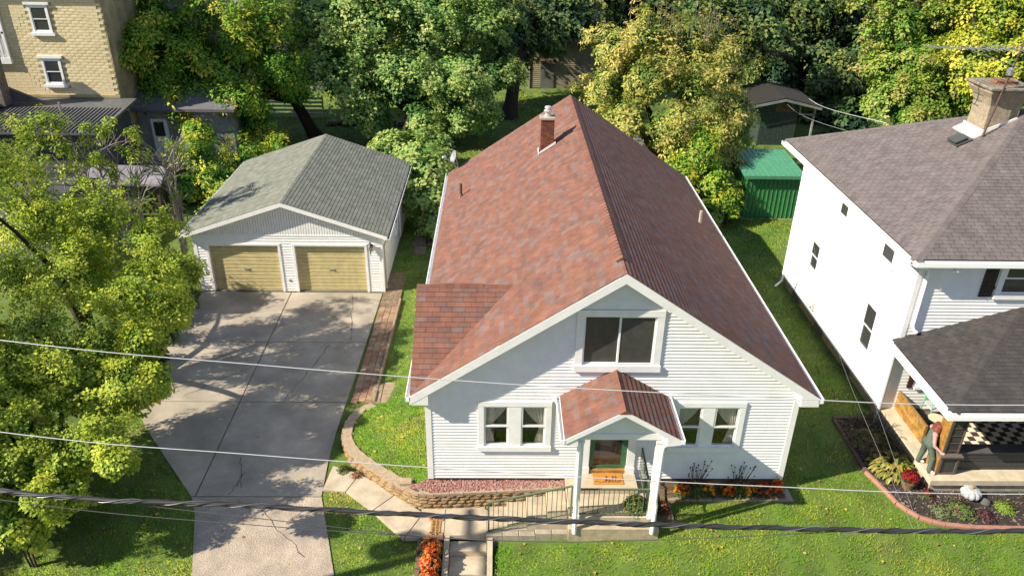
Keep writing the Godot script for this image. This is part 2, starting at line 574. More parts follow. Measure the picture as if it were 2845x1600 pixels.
func make_materials() -> void:
	mats.siding = rough_mat(lin(0.8, 0.8, 0.8), 0.5, 3.0, 0.96, 0.35, 0.93)
	mats.trim = rough_mat(lin(0.8, 0.8, 0.8), 0.4, 3.0, 0.97, 0.4, 0.94)
	mats.gutter = flat(lin(0.82, 0.82, 0.83), 0.35)
	mats.soffit = flat(lin(0.75, 0.75, 0.75), 0.6)
	mats.shingle = rough_mat(Color(1, 1, 1), 0.95, 4.0, 0.6, 0.3, 0.72, true)
	mats.tinted = rough_mat(Color(1, 1, 1), 0.9, 2.0, 0.72, 0.3, 0.8, true, 0.4)
	mats.felt = rough_mat(lin(0.05, 0.04, 0.04), 0.95)
	mats.concrete = rough_mat(lin(0.62, 0.52, 0.38), 0.9, 1.6, 0.82, 0.22, 0.78)
	mats.drive = rough_mat(lin(0.6, 0.525, 0.42), 0.92, 1.7, 0.7, 0.09, 0.72, false, 0.8)
	mats.dark_joint = rough_mat(lin(0.05, 0.045, 0.04), 0.95)
	mats.glass = StandardMaterial3D.new()
	mats.glass.transparency = BaseMaterial3D.TRANSPARENCY_ALPHA
	mats.glass.albedo_color = Color(0.05, 0.06, 0.07, 0.1)
	mats.glass.roughness = 0.03
	mats.dark_glass = flat(lin(0.035, 0.036, 0.04), 0.12)
	mats.dark_glass.metallic_specular = 0.6
	mats.screen = rough_mat(lin(0.075, 0.073, 0.07), 0.4, 9.0, 0.85, 0.5, 0.8)
	mats.curtain = flat(lin(0.75, 0.72, 0.64), 0.9)
	mats.curtain.backlight_enabled = true
	mats.curtain.backlight = lin(0.4, 0.38, 0.32)
	mats.room = flat(lin(0.2, 0.19, 0.18), 0.9)
	mats.green_paint = rough_mat(lin(0.05, 0.17, 0.08), 0.4, 3, 0.85, 0.5, 0.85)
	mats.rail = flat(lin(0.085, 0.115, 0.07), 0.5)
	mats.metal = flat(lin(0.5, 0.5, 0.52), 0.35, 0.8)
	mats.black = flat(lin(0.015, 0.015, 0.017), 0.45)
	mats.bark = rough_mat(lin(0.1, 0.075, 0.055), 0.95, 3.0, 0.5, 0.6, 0.6)
	mats.wood = rough_mat(lin(0.62, 0.33, 0.075), 0.5, 1.2, 0.7, 0.5, 0.62)
	mats.leaf = leaf_mat(0.55)
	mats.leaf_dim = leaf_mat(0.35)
	mats.grass = leaf_mat(0.12)
	mats.lawn = rough_mat(lin(0.18, 0.29, 0.035), 0.95, 1.4, 0.6, 0.11, 0.65)
	mats.soil = rough_mat(lin(0.11, 0.075, 0.05), 0.98, 2.5, 0.45, 0.5, 0.7)
	mats.brown = rough_mat(lin(0.16, 0.08, 0.05), 0.9)
	mats.stucco = rough_mat(lin(0.52, 0.44, 0.33), 0.95, 1.2, 0.8, 0.35, 0.75)

func _ready() -> void:
	# camera
	var cam := Camera3D.new()
	cam.name = "camera"
	cam.fov = 40.5
	cam.near = 0.1
	cam.far = 600.0
	cam.transform = Transform3D(Basis(Vector3(0.99979, 0.01564, 0.01293), Vector3(-0.0078, 0.88441, -0.46664), Vector3(-0.01874, 0.46644, 0.88435)), eye)
	add_child(cam)
	cam.current = true
	# sky, exposure
	var we := WorldEnvironment.new()
	we.name = "world"
	var env := Environment.new()
	env.background_mode = Environment.BG_SKY
	var sky := Sky.new()
	var sm := ProceduralSkyMaterial.new()
	sm.sky_top_color = Color(0.48, 0.56, 0.7)
	sm.sky_horizon_color = Color(0.78, 0.8, 0.82)
	sm.sky_curve = 0.16
	sm.ground_bottom_color = Color(0.25, 0.27, 0.2)
	sm.ground_horizon_color = Color(0.55, 0.58, 0.56)
	sm.sun_angle_max = 20.0
	sky.sky_material = sm
	env.sky = sky
	env.background_energy_multiplier = 0.7
	env.tonemap_mode = Environment.TONE_MAPPER_LINEAR
	env.tonemap_exposure = 2.12
	env.sdfgi_enabled = true
	env.ssao_enabled = true
	env.ssil_enabled = true
	we.environment = env
	add_child(we)
	# sun
	var sun := DirectionalLight3D.new()
	sun.name = "sun"
	sun.light_energy = 1.6
	sun.light_color = Color(1.0, 0.955, 0.87)
	sun.light_angular_distance = 0.53
	sun.shadow_enabled = true
	add_child(sun)
	sun.look_at_from_position(Vector3.ZERO, Vector3(1.0, -0.795, -0.32), Vector3.UP)

	rng.seed = 11
	blot.seed = 5
	blot.frequency = 0.9
	make_materials()
	make_ground()
	make_paving()
	make_house()
	make_porch()
	make_garage()
	make_right_house()
	make_left_houses()
	make_sheds()
	make_far_buildings()
	make_trees()
	make_grass()
	make_front_garden()
	make_neighbour_garden()
	make_person()
	make_wires()

# ---------------------------------------------------------------- setting
func make_ground() -> void:
	var q := MB.new()
	var xs := []
	var x := -108.0
	while x <= 120.0:
		xs.append(x)
		x += 0.25 if x >= -8.0 and x < 0.0 else (1.0 if x >= -24.0 and x < 24.0 else 6.0)
	var z := 40.0
	var zs := []
	while z >= -190.0:
		zs.append(z)
		z -= 0.25 if z > 0.0 and z <= 8.0 else (1.0 if z > -30.0 and z <= 10.0 else 6.0)
	for i in zs.size() - 1:
		for j in xs.size() - 1:
			var a := Vector3(xs[j], ground(xs[j], zs[i]), zs[i])
			var b := Vector3(xs[j + 1], ground(xs[j + 1], zs[i]), zs[i])
			var d := Vector3(xs[j + 1], ground(xs[j + 1], zs[i + 1]), zs[i + 1])
			var e := Vector3(xs[j], ground(xs[j], zs[i + 1]), zs[i + 1])
			q.quad(a, b, d, e)
	single("ground", q.build(), mats.lawn, "green lawn ground spreading under all the houses and trees", "ground", "", "structure")
	# the raised lawn between the retaining wall, the brick strip and the house
	var w := MB.new()
	var rim := terrace_rim()
	for i in rim.size() - 1:
		var a: Vector3 = rim[i]
		var b: Vector3 = rim[i + 1]
		var ha := Vector3(-4.56, house_side(a.z), minf(a.z, -0.02))
		var hb := Vector3(-4.56, house_side(b.z), minf(b.z, -0.02))
		for k in 6:
			var t0 := k / 6.0
			var t1 := (k + 1) / 6.0
			w.quad(mound(a, ha, t1), mound(a, ha, t0), mound(b, hb, t0), mound(b, hb, t1))
	single("terrace_lawn", w.build(), mats.lawn, "raised lawn between curved retaining wall and left side of white house", "lawn", "", "structure")

func mound(a: Vector3, h: Vector3, t: float) -> Vector3:
	return Vector3(lerpf(a.x, h.x, t), lerpf(a.y - 0.05, h.y, smoothstep(0.0, 1.0, t * 0.5 + 0.5 * t)), lerpf(a.z, h.z, t))

func house_side(z: float) -> float:
	return ramp(z, [[0.0, -0.12], [-4.0, -0.2], [-14.0, -1.0], [-20.0, -1.32]])

func terrace_rim() -> Array:
	return [Vector3(-4.92, -0.12, 0.28), Vector3(-5.5, -0.16, -0.12), Vector3(-6.1, -0.2, -0.65), Vector3(-6.7, -0.29, -1.3), Vector3(-7.08, -0.4, -2.1), Vector3(-7.12, -0.52, -2.9), Vector3(-6.98, -0.66, -3.7), Vector3(-6.62, -0.78, -4.15), Vector3(-6.6, -0.86, -5.6), Vector3(-6.6, -1.0, -8.0), Vector3(-6.6, -1.14, -11.0), Vector3(-6.6, -1.25, -14.0), Vector3(-6.5, -1.33, -18.0)]

func make_paving() -> void:
	# driveway panels
	var top := func(x: float, z: float) -> float: return ramp(z, [[9.0, -1.46], [2.6, -0.83], [0.5, -0.63], [0.0, -0.62], [-12.0, -1.17], [-14.0, -1.25]])
	var o := thing("driveway", "wide concrete driveway with dark joints leading to the two car garage", "driveway", Vector3(-10, -0.8, -4), "", "structure")
	var edge := func(z: float) -> float: return ramp(z, [[9.0, -9.3], [2.6, -9.84], [0.3, -10.5], [-2.27, -12.56], [-4.13, -14.0], [-12.15, -14.6]])
	var right := func(z: float) -> float: return ramp(z, [[9.0, -5.2], [2.42, -6.6], [0.67, -7.15], [-0.13, -7.41], [-2.4, -7.5], [-12.15, -7.43]])
	var mid := func(z: float) -> float: return lerpf(-10.59, -11.06, (0.14 - z) / 12.2)
	var cuts := [0.06, -4.31, -8.08, -12.15]
	for i in 3:
		var zs := [cuts[i], lerpf(cuts[i], cuts[i + 1], 0.33), lerpf(cuts[i], cuts[i + 1], 0.66), cuts[i + 1]]
		for s in 2:
			var a := PackedVector2Array()
			for k in 4:
				var z: float = zs[k] + (-0.015 if k == 0 else (0.015 if k == 3 else 0.0))
				a.append(Vector2(edge.call(z) if s == 0 else mid.call(z) + 0.018, z))
			for k in [3, 2, 1, 0]:
				var z: float = zs[k] + (-0.015 if k == 0 else (0.015 if k == 3 else 0.0))
				a.append(Vector2(mid.call(z) - 0.018 if s == 0 else right.call(z), z))
			var q := MB.new()
			q.slab(a, top, 0.12)
			part("concrete_panel", q.build(), mats.drive, o)
	var f := PackedVector2Array()
	for z in [0.075, 0.7, 2.4, 5.0, 9.0]:
		f.append(Vector2(edge.call(z), z))
	for z in [9.0, 5.0, 2.4, 0.7, 0.075]:
		f.append(Vector2(right.call(z), z))
	var fq := MB.new()
	fq.slab(f, top, 0.12)
	part("concrete_panel", fq.build(), rough_mat(lin(0.6, 0.5, 0.395), 0.95, 0.9, 0.65, 0.2, 0.78, false, 1.0), o)
	var ck := MB.new()
	rng.seed = 17
	for c in [[Vector2(-12.6, -4.6), Vector2(-11.0, -6.4)], [Vector2(-9.9, -1.6), Vector2(-9.55, -0.3)], [Vector2(-9.6, -0.9), Vector2(-9.75, 0.0)], [Vector2(-9.4, -4.4), Vector2(-8.7, -7.9)], [Vector2(-12.9, -9.2), Vector2(-11.3, -9.6)], [Vector2(-9.0, 0.3), Vector2(-7.4, 1.9)], [Vector2(-8.0, -8.2), Vector2(-8.6, -11.9)]]:
		var p: Vector2 = c[0]
		for k in 12:
			var e: Vector2 = (c[0] as Vector2).lerp(c[1], (k + 1) / 12.0) + Vector2(rng.randf_range(-0.05, 0.05), rng.randf_range(-0.05, 0.05))
			var s := (e - p).orthogonal().normalized() * rng.randf_range(0.004, 0.011)
			var h := 0.004
			ck.quad(Vector3(p.x - s.x, top.call(p.x, p.y) + h, p.y - s.y), Vector3(e.x - s.x, top.call(e.x, e.y) + h, e.y - s.y), Vector3(e.x + s.x, top.call(e.x, e.y) + h, e.y + s.y), Vector3(p.x + s.x, top.call(p.x, p.y) + h, p.y + s.y))
			p = e
	part("cracks", ck.build(), mats.dark_joint, o).set_meta("kind", "stuff")
	var j := MB.new()
	j.slab(PackedVector2Array([Vector2(-14.3, -12.2), Vector2(-13.6, -4.2), Vector2(-10.4, 0.2), Vector2(-9.6, 5.0), Vector2(-7.0, 5.0), Vector2(-7.55, 0.0), Vector2(-7.5, -12.2)]), func(x, z): return top.call(x, z) - 0.035, 0.05)
	part("joint_filler", j.build(), mats.dark_joint, o)
	# brick strip along the drive
	var b := thing("brick_strip", "narrow strip of tan pavers along right edge of driveway", "paving", Vector3(-7.0, -0.95, -7.5), "", "structure")
	var bt := func(z: float) -> float: return ramp(z, [[0.0, -0.6], [-12.0, -1.14], [-14.0, -1.22]])
	var row := 0
	var z := -4.25
	var bm := []
	for k in 4:
		bm.append(rough_mat([lin(0.42, 0.25, 0.14), lin(0.5, 0.33, 0.2), lin(0.37, 0.21, 0.13), lin(0.46, 0.32, 0.22)][k], 0.9, 3, 0.7, 0.5, 0.75))
	while z > -10.85:
		for k in 3:
			var x0 := -7.35 + k * 0.225
			var zz := z - (0.1 if k % 2 else 0.0)
			var q := MB.new()
			var y: float = bt.call(zz - 0.1) + rng.randf_range(-0.004, 0.004)
			q.bevel_box(Vector3(x0, y - 0.06, zz - 0.2), Vector3(x0 + 0.215, y, zz - 0.008), 0.008)
			part("brick", q.build(), bm[rng.randi() % 4], b)
		z -= 0.206
		row += 1
	for k in 2:
		var q := MB.new()
		q.slab(PackedVector2Array([Vector2(-7.38, -10.9 - k * 1.55), Vector2(-6.66, -10.9 - k * 1.55), Vector2(-6.66, -12.42 - k * 1.6), Vector2(-7.38, -12.42 - k * 1.6)]), func(x, zz): return bt.call(zz) + 0.01, 0.1)
		part("concrete_pad", q.build(), rough_mat(lin(0.43, 0.31, 0.19), 0.9, 2, 0.6, 0.5, 0.6), b)
	var ed := MB.new()
	var prev := Vector3.ZERO
	var zz2 := -4.3
	while zz2 > -11.0:
		ed.bevel_box(Vector3(-6.68, bt.call(zz2) - 0.1, zz2 - 0.58), Vector3(-6.59, bt.call(zz2) + 0.05, zz2), 0.015)
		zz2 -= 0.6
	part("edging", ed.build(), bm[3], b)
	# stepping stones at the foot of the wall
	var st := thing("stepping_stones", "four tan paving slabs beside the brick strip behind curved wall", "paving", Vector3(-6.4, -0.84, -4.8))
	for s in [[-6.76, -6.44, -5.3, -4.8], [-6.76, -6.44, -4.78, -4.28], [-6.42, -6.06, -5.35, -4.72], [-6.42, -6.06, -4.7, -4.26]]:
		var q := MB.new()
		q.bevel_box(Vector3(s[0], -0.95, s[2]), Vector3(s[1], -0.775 if s[0] > -6.5 else -0.8, s[3]), 0.015)
		part("slab", q.build(), rough_mat(lin(0.5, 0.38, 0.25), 0.9, 2, 0.7, 0.6, 0.7), st)
	var bs := thing("back_paver", "two grey pavers lying on grass between garage and white house", "paving", Vector3(-6.2, -1.3, -16.4))
	for s in [[-6.05, -5.5, -16.9], [-6.7, -6.1, -16.9], [-6.6, -6.05, -15.9]]:
		var q := MB.new()
		q.bevel_box(Vector3(s[0], -1.45, s[2] - 0.8), Vector3(s[1], -1.2, s[2]), 0.02)
		part("slab", q.build(), rough_mat(lin(0.3, 0.24, 0.17), 0.95), bs)
	# front walk from the drive to the steps
	var w := thing("front_walk", "pale concrete walk from driveway past the retaining wall to porch steps", "walkway", Vector3(-4.5, -0.6, 0.8), "", "structure")
	var walk := func(_x: float, _z: float) -> float: return -0.585
	for poly in [
		[Vector2(-7.36, -0.16), Vector2(-7.26, -1.1), Vector2(-6.5, -0.78), Vector2(-6.76, -0.1)],
		[Vector2(-6.735, -0.09), Vector2(-6.475, -0.765), Vector2(-5.46, 0.0), Vector2(-5.96, 0.58)],
		[Vector2(-5.94, 0.6), Vector2(-5.44, 0.02), Vector2(-4.72, 0.62), Vector2(-4.76, 0.86), Vector2(-5.06, 1.5)],
		[Vector2(-5.03, 1.5), Vector2(-4.735, 0.87), Vector2(-4.7, 0.5), Vector2(-4.11, 0.42), Vector2(-4.1, 1.46)],
		[Vector2(-4.085, 1.42), Vector2(-4.095, 0.4), Vector2(-3.06, 0.3), Vector2(-3.05, 1.42)],
		[Vector2(-3.04, 1.4), Vector2(-3.05, 0.3), Vector2(-2.5, 0.28), Vector2(-2.5, 1.4)]]:
		var q := MB.new()
		q.slab(PackedVector2Array(poly), walk, 0.12)
		part("concrete_panel", q.build(), mats.concrete, w)
	# steps down to the street
	var s2 := thing("street_steps", "concrete steps with low side walls going down towards the street", "steps", Vector3(-3.5, -0.9, 2.0), "", "structure")
	var heights := [-0.76, -0.93, -1.1, -1.27]
	for k in 4:
		var q := MB.new()
		var z0 := 1.42 + (0.32 if k > 0 else 0.0) + maxf(0, k - 1) * 0.55
		if k == 0:
			q.bevel_box(Vector3(-3.94, -1.3, 1.43), Vector3(-3.04, -0.76, 1.75), 0.012)
		else:
			q.bevel_box(Vector3(-3.94, -1.8, 1.2 + k * 0.55), Vector3(-3.04, heights[k], 1.76 + k * 0.55), 0.012)
		part("step", q.build(), mats.concrete, s2)
	for x0 in [-4.08, -3.03]:
		var q := MB.new()
		q.prism([Vector3(x0, -1.9, 5.0), Vector3(x0, -1.15, 5.0), Vector3(x0, -0.57, 1.44), Vector3(x0, -1.9, 1.44)], Vector3(0.13, 0, 0))
		part("side_wall", q.build(), mats.concrete, s2)
	make_retaining_wall()

func along(path: Array, s: float) -> Vector3:
	var d := s
	for i in path.size() - 1:
		var l: float = (path[i] as Vector3).distance_to(path[i + 1])
		if d <= l or i == path.size() - 2:
			return (path[i] as Vector3).lerp(path[i + 1], d / l)
		d -= l
	return path[-1]

func length_of(path: Array) -> float:
	var d := 0.0
	for i in path.size() - 1:
		d += (path[i] as Vector3).distance_to(path[i + 1])
	return d

func make_retaining_wall() -> void:
	var o := thing("retaining_wall", "tan split block retaining wall curving round the raised lawn and gravel bed", "retaining wall", Vector3(-4.9, -0.6, 0.4))
	var path := [Vector3(-1.1, -0.07, 0.3), Vector3(-2.5, -0.08, 0.4), Vector3(-4.1, -0.09, 0.5), Vector3(-4.7, -0.1, 0.52), Vector3(-5.02, -0.11, 0.38), Vector3(-5.6, -0.14, -0.06), Vector3(-6.2, -0.18, -0.6), Vector3(-6.8, -0.27, -1.25), Vector3(-7.2, -0.38, -2.05), Vector3(-7.25, -0.5, -2.9), Vector3(-7.1, -0.64, -3.75), Vector3(-6.7, -0.76, -4.2)]
	var total := length_of(path)
	var bm := []
	for k in 5:
		bm.append(rough_mat([lin(0.5, 0.32, 0.15), lin(0.56, 0.38, 0.2), lin(0.43, 0.28, 0.15), lin(0.53, 0.33, 0.16), lin(0.48, 0.34, 0.21)][k], 0.95, 5.0, 0.7, 0.9, 0.8, false, 1.5))
	var cap := rough_mat(lin(0.5, 0.38, 0.26), 0.92, 4.0, 0.75, 0.8, 0.8)
	var ch := 0.105
	for row in 7:
		var y0 := -0.75 + row * ch
		var s := -0.12 * (row % 2)
		while s < total:
			var w := rng.randf_range(0.2, 0.3)
			var a := along(path, maxf(s, 0))
			var b := along(path, minf(s + w - 0.008, total))
			var top := (a.y + b.y) / 2 - 0.065
			if a.distance_to(b) > 0.05 and y0 < top - 0.02:
				var yt := minf(y0 + ch - 0.007, top)
				var t := (b - a)
				t.y = 0
				var t1 := t.normalized()
				var outw := Vector3(-t1.z, 0, t1.x) * -1.0
				if outw.z < 0 and absf(outw.z) > absf(outw.x):
					outw = -outw
				if outw.x > 0 and absf(outw.x) > absf(outw.z):
					outw = -outw
				split_block(o, Vector3(a.x, y0, a.z), t, outw, yt - y0, bm[rng.randi() % 5], 0.22)
			s += w
	# caps
	var s2 := 0.0
	while s2 < total - 0.05:
		var w2 := rng.randf_range(0.36, 0.46)
		var a := along(path, s2)
		var b := along(path, minf(s2 + w2 - 0.008, total))
		s2 += w2
		var t := (b - a)
		var t1 := Vector3(t.x, 0, t.z).normalized()
		var outw := Vector3(t1.z, 0, -t1.x)
		if outw.z < 0 and absf(outw.z) > absf(outw.x) or outw.x > 0 and absf(outw.x) > absf(outw.z):
			outw = -outw
		var q := MB.new()
		var yy := minf(a.y, b.y) - 0.065
		var p := [Vector3(a.x, yy, a.z) + outw * 0.025, Vector3(b.x, yy, b.z) + outw * 0.025, Vector3(b.x, yy, b.z) - outw * 0.26, Vector3(a.x, yy, a.z) - outw * 0.26]
		if ((p[1] as Vector3) - p[0]).cross((p[2] as Vector3) - p[0]).y < 0:
			p.reverse()
		q.prism(p, Vector3(0, 0.07, 0))
		part("cap_stone", q.build(), cap, o)
	# loose stones near the bend
	var l := thing("loose_wall_block", "loose tan wall block lying at the end of the pink gravel", "block", Vector3(-5.25, -0.1, 0.12))
	var lq := MB.new()
	lq.bevel_box(Vector3(-5.28, -0.2, -0.02), Vector3(-4.98, -0.03, 0.2), 0.015)
	part("block", lq.build(), cap, l)
	# gravel bed
	var gv := MB.new()
	gv.slab(PackedVector2Array([Vector2(-0.97, 0.05), Vector2(-0.97, 0.27), Vector2(-2.5, 0.36), Vector2(-4.1, 0.45), Vector2(-4.75, 0.45), Vector2(-5.0, 0.3), Vector2(-4.6, 0.03)]), func(_x, _z): return -0.11, 0.3)
	single("gravel_bed", gv.build(), rough_mat(lin(0.2, 0.09, 0.08), 0.95, 4.0, 0.4, 0.5, 0.8), "bed of pink gravel along the front wall above the retaining wall", "gravel bed", "", "structure")
	var st := MB.new()
	rng.seed = 99
	for i in 14:
		var a := TAU * (i % 7) / 7.0
		var d := Vector3(cos(a), 0, sin(a)) * 0.022
		var a2 := TAU * ((i % 7) + 1) / 7.0
		var d2 := Vector3(cos(a2), 0, sin(a2)) * 0.022
		if i < 7:
			st.tri(d, Vector3(0, 0.02, 0), d2)
			st.tri(d * 0.8 - Vector3(0, 0.02, 0), d, d2); st.tri(d * 0.8 - Vector3(0, 0.02, 0), d2, d2 * 0.8 - Vector3(0, 0.02, 0))
	var at := []
	for i in 4200:
		var x := rng.randf_range(-5.0, -0.97)
		var zmax := 0.27 + (-0.97 - x) * 0.055 if x > -4.5 else 0.44 - (-4.5 - x) * 0.35
		var z := rng.randf_range(0.03 if x > -4.6 else 0.03 + (-4.6 - x) * 0.5, zmax)
		var c := [lin(0.42, 0.16, 0.13), lin(0.5, 0.27, 0.24), lin(0.55, 0.38, 0.36), lin(0.36, 0.12, 0.09)][rng.randi() % 4] as Color
		at.append([Transform3D(toward(Vector3(rng.randf_range(-1, 1), 1, rng.randf_range(-1, 1)), rng.randf() * TAU, rng.randf_range(0.7, 1.6)), Vector3(x, -0.105 + rng.randf() * 0.03, z)), c.srgb_to_linear()])
	var gm := rough_mat(Color(1, 1, 1), 0.9, 9, 0.7, 1, 0.8, true)
	scatter("gravel", self, at, st.build(), gm)
	var gn := get_node("gravel")
	tag(gn, "pink and red gravel pebbles in the bed above retaining wall", "gravel", "", "stuff")

func split_block(o: Node3D, a: Vector3, t: Vector3, outw: Vector3, h: float, m: Material, depth: float) -> void:   # a block with a rough split face
	var q := MB.new()
	var g := []
	for i in 4:
		for j in 3:
			var edge := i == 0 or i == 3 or j == 0 or j == 2
			var k := 0.0 if edge else rng.randf_range(0.02, 0.045)
			g.append(a + t * (i / 3.0) + Vector3(0, h * j / 2.0, 0) + outw * (k + (rng.randf_range(-0.004, 0.006) if edge else 0.0)))
	var flip := t.cross(Vector3.UP).dot(outw) < 0
	for i in 3:
		for j in 2:
			var p: Vector3 = g[i * 3 + j]
			var p1: Vector3 = g[(i + 1) * 3 + j]
			var p2: Vector3 = g[(i + 1) * 3 + j + 1]
			var p3: Vector3 = g[i * 3 + j + 1]
			if flip:
				q.quad(p1, p, p3, p2)
			else:
				q.quad(p, p1, p2, p3)
	var b := a - outw * depth
	var top := Vector3(0, h, 0)
	for e in [[g[2], g[11], b + t + top, b + top], [g[0], g[2], b + top, b], [g[11], g[9], b + t, b + t + top]]:
		if flip:
			q.quad(e[3], e[2], e[1], e[0])
		else:
			q.quad(e[0], e[1], e[2], e[3])
	part("block", q.build(), m, o)

# ---------------------------------------------------------------- the white house
func roof_pal() -> Array:
	return [Color(0.29, 0.155, 0.13), Color(0.36, 0.16, 0.115), Color(0.39, 0.17, 0.112), Color(0.37, 0.162, 0.115), Color(0.34, 0.148, 0.11), Color(0.36, 0.17, 0.125), Color(0.345, 0.195, 0.16), Color(0.325, 0.205, 0.185)]

func make_house() -> void:
	var o := thing("clapboard_house", "white clapboard house with red shingle gable roof and small front porch", "house", Vector3(0, 0, -7.5))
	var q := MB.new()
	# foundation
	q.box(Vector3(-4.5, -1.6, -15.0), Vector3(4.5, -0.03, -0.02))
	part("foundation", q.build(), rough_mat(lin(0.4, 0.27, 0.13), 0.95, 2, 0.7, 0.5, 0.7), o)
	# floor
	q = MB.new()
	q.box(Vector3(-4.43, -0.029, -14.9), Vector3(4.43, 0.05, -0.1))
	part("floor", q.build(), mats.brown, o)
	# walls of the sides and the back
	for w in [[Vector3(-4.55, -0.03, -15.06), Vector3(-4.44, 2.9, -0.002)], [Vector3(4.44, -0.03, -15.06), Vector3(4.55, 2.9, -0.002)]]:
		var g := group_part("wall", o)
		var y := -0.03
		while y < 2.85:
			var b := MB.new()
			var left: bool = w[0].x < 0
			var xo: float = w[0].x if left else w[1].x
			var d := -0.016 if left else 0.016
			var xi: float = xo + (0.1 if left else -0.1)
			var pr := [Vector3(xi, y, -15.06), Vector3(xo + d, y, -15.06), Vector3(xo + d * 0.15, y + 0.0925, -15.06), Vector3(xi, y + 0.0925, -15.06)]
			if left:
				pr.reverse()
			b.prism(pr, Vector3(0, 0, 15.05))
			part("siding_board", b.build(), mats.siding, g)
			y += 0.0925
	q = MB.new()
	q.prism([Vector3(-4.43, -0.03, -15.06), Vector3(4.43, -0.03, -15.06), Vector3(4.43, 2.95, -15.06), Vector3(0, 5.9, -15.06), Vector3(-4.43, 2.95, -15.06)], Vector3(0, 0, 0.1))
	part("wall", q.build(), mats.siding, o)
	# front wall, course by course
	var f := group_part("wall", o)
	var holes := [[-0.92, 0.92, 3.42, 4.85], [-3.2, -1.56, 1.0, 2.32], [1.56, 3.2, 1.0, 2.32], [-0.5, 0.5, -1.0, 2.25]]
	var lo := func(y: float) -> float: return -4.55 if y < 2.92 else -(6.0 - y) / 0.6757 + 0.03
	var hi := func(y: float) -> float: return 4.55 if y < 2.92 else (6.0 - y) / 0.6757 - 0.03
	clapboards(f, -0.0, 5.93, 0.0925, 0.0, lo, hi, holes, mats.siding)
	for s in [-1, 1]:
		var b := MB.new()
		b.box(Vector3(4.43 if s > 0 else -4.575, -0.03, -0.1), Vector3(4.575 if s > 0 else -4.43, 2.72, 0.03))
		part("corner_board", b.build(), mats.trim, o)
	q = MB.new()
	q.box(Vector3(-4.5, -0.05, -0.05), Vector3(4.5, -0.001, 0.02))
	part("drip_board", q.build(), rough_mat(lin(0.1, 0.07, 0.06), 0.9), o)
	# windows
	window(o, Transform3D(Basis.IDENTITY, Vector3(0.01, 4.14, 0.012)), 2.02, 1.66, 0.17, "slider", false, null, mats.screen)
	window(o, Transform3D(Basis.IDENTITY, Vector3(-2.38, 1.66, 0.012)), 1.8, 1.5, 0.14, "pair", true)
	window(o, Transform3D(Basis.IDENTITY, Vector3(2.38, 1.66, 0.012)), 1.8, 1.5, 0.14, "pair", true)
	# roof planes
	var rf := group_part("roof", o)
	var rake := atan2(3.275, 4.84)
	var lv := Vector2(4.85, 3.275).length()
	for s in [-1, 1]:
		var up := Vector3(-s * cos(rake), sin(rake), 0)
		var nr := Vector3(s * sin(rake), cos(rake), 0)
		var d := MB.new()
		var e := Vector3(s * 4.86, 2.75, 0.3)
		var p := [e - nr * 0.1, e, Vector3(0, 6.025, 0.3), Vector3(0, 5.9, 0.3)]
		if s < 0:
			p.reverse()
		for i in 4:
			p[i] = Vector3(p[i].x, p[i].y, -15.36)
		if s > 0:
			d.prism(p, Vector3(0, 0, 15.66))
		else:
			d.prism(p, Vector3(0, 0, 15.66))
		part("roof_deck", d.build(), mats.felt, rf)
		var origin := Vector3(s * 4.88, 2.745, 0.325) if s > 0 else Vector3(s * 4.88, 2.745, -15.38)
		shingles(rf, origin + nr * 0.006, up, nr, lv, func(_v): return 0.0, func(_v): return 15.705, 0.31, 0.141, 0.009 if s < 0 else 0.0145, roof_pal(), mats.shingle, 95 if s < 0 else 75)
	# ridge vent and its caps
	var rv := MB.new()
	for s in [-1, 1]:
		var nr := Vector3(s * sin(rake), cos(rake), 0)
		var dn := Vector3(s * cos(rake), -sin(rake), 0)
		var p := [Vector3(0, 6.03, -0.3), Vector3(0, 6.03, -0.3) + dn * 0.14, Vector3(0, 6.03, -0.3) + dn * 0.14 + nr * 0.035, Vector3(0, 6.082, -0.3)]
		if s < 0:
			p.reverse()
		for i in 4:
			p[i] = Vector3(p[i].x, p[i].y, -15.3)
		rv.prism(p, Vector3(0, 0, 14.95))
	part("ridge_vent", rv.build(), mats.felt, rf)
	var cs := 0.0
	while cs < 15.6:
		var h := 0.045 if cs > 0.66 and cs < 15.4 else 0.012
		var b := MB.new()
		b.col = (roof_pal()[1 + rng.randi() % 4] as Color) * rng.randf_range(0.9, 1.1)
		for s in [-1, 1]:
			var nr := Vector3(s * sin(rake), cos(rake), 0)
			var dn := Vector3(s * cos(rake), -sin(rake), 0) * 0.16
			var z0 := 0.325 - cs
			var a0 := Vector3(0, 6.038 + h * 1.1, z0)
			var a1 := a0 - Vector3(0, 0.008, 0.2)
			var e0 := Vector3(0, 6.028, z0) + nr * h + dn
			var e1 := e0 - nr * 0.008 - Vector3(0, 0, 0.2)
			if s > 0:
				b.quad(a0, e0, e1, a1); b.quad(e0, e0 - nr * 0.012, e1 - nr * 0.012, e1); b.quad(a0 - nr * 0.012, e0 - nr * 0.012, e0, a0)
			else:
				b.quad(e0, a0, a1, e1); b.quad(e0 - nr * 0.012, e0, e1, e1 - nr * 0.012); b.quad(e0 - nr * 0.012, a0 - nr * 0.012, a0, e0)
		part("ridge_cap", b.build(), mats.shingle, rf)
		cs += 0.19
	# cross gable on the left
	var up2 := Vector3(0, 1.67, -2.52).normalized()
	var nr2 := Vector3(0, 2.52, 1.67).normalized()
	var l2 := Vector2(1.67, 2.52).length()
	var cd := MB.new()
	cd.tri(Vector3(-4.87, 2.72, 0.31), Vector3(-2.45, 4.39, -2.21), Vector3(-4.87, 4.39, -2.21))
	cd.tri(Vector3(-4.87, 4.39, -2.21), Vector3(-2.45, 4.39, -2.21), Vector3(-4.87, 2.72, -4.73))
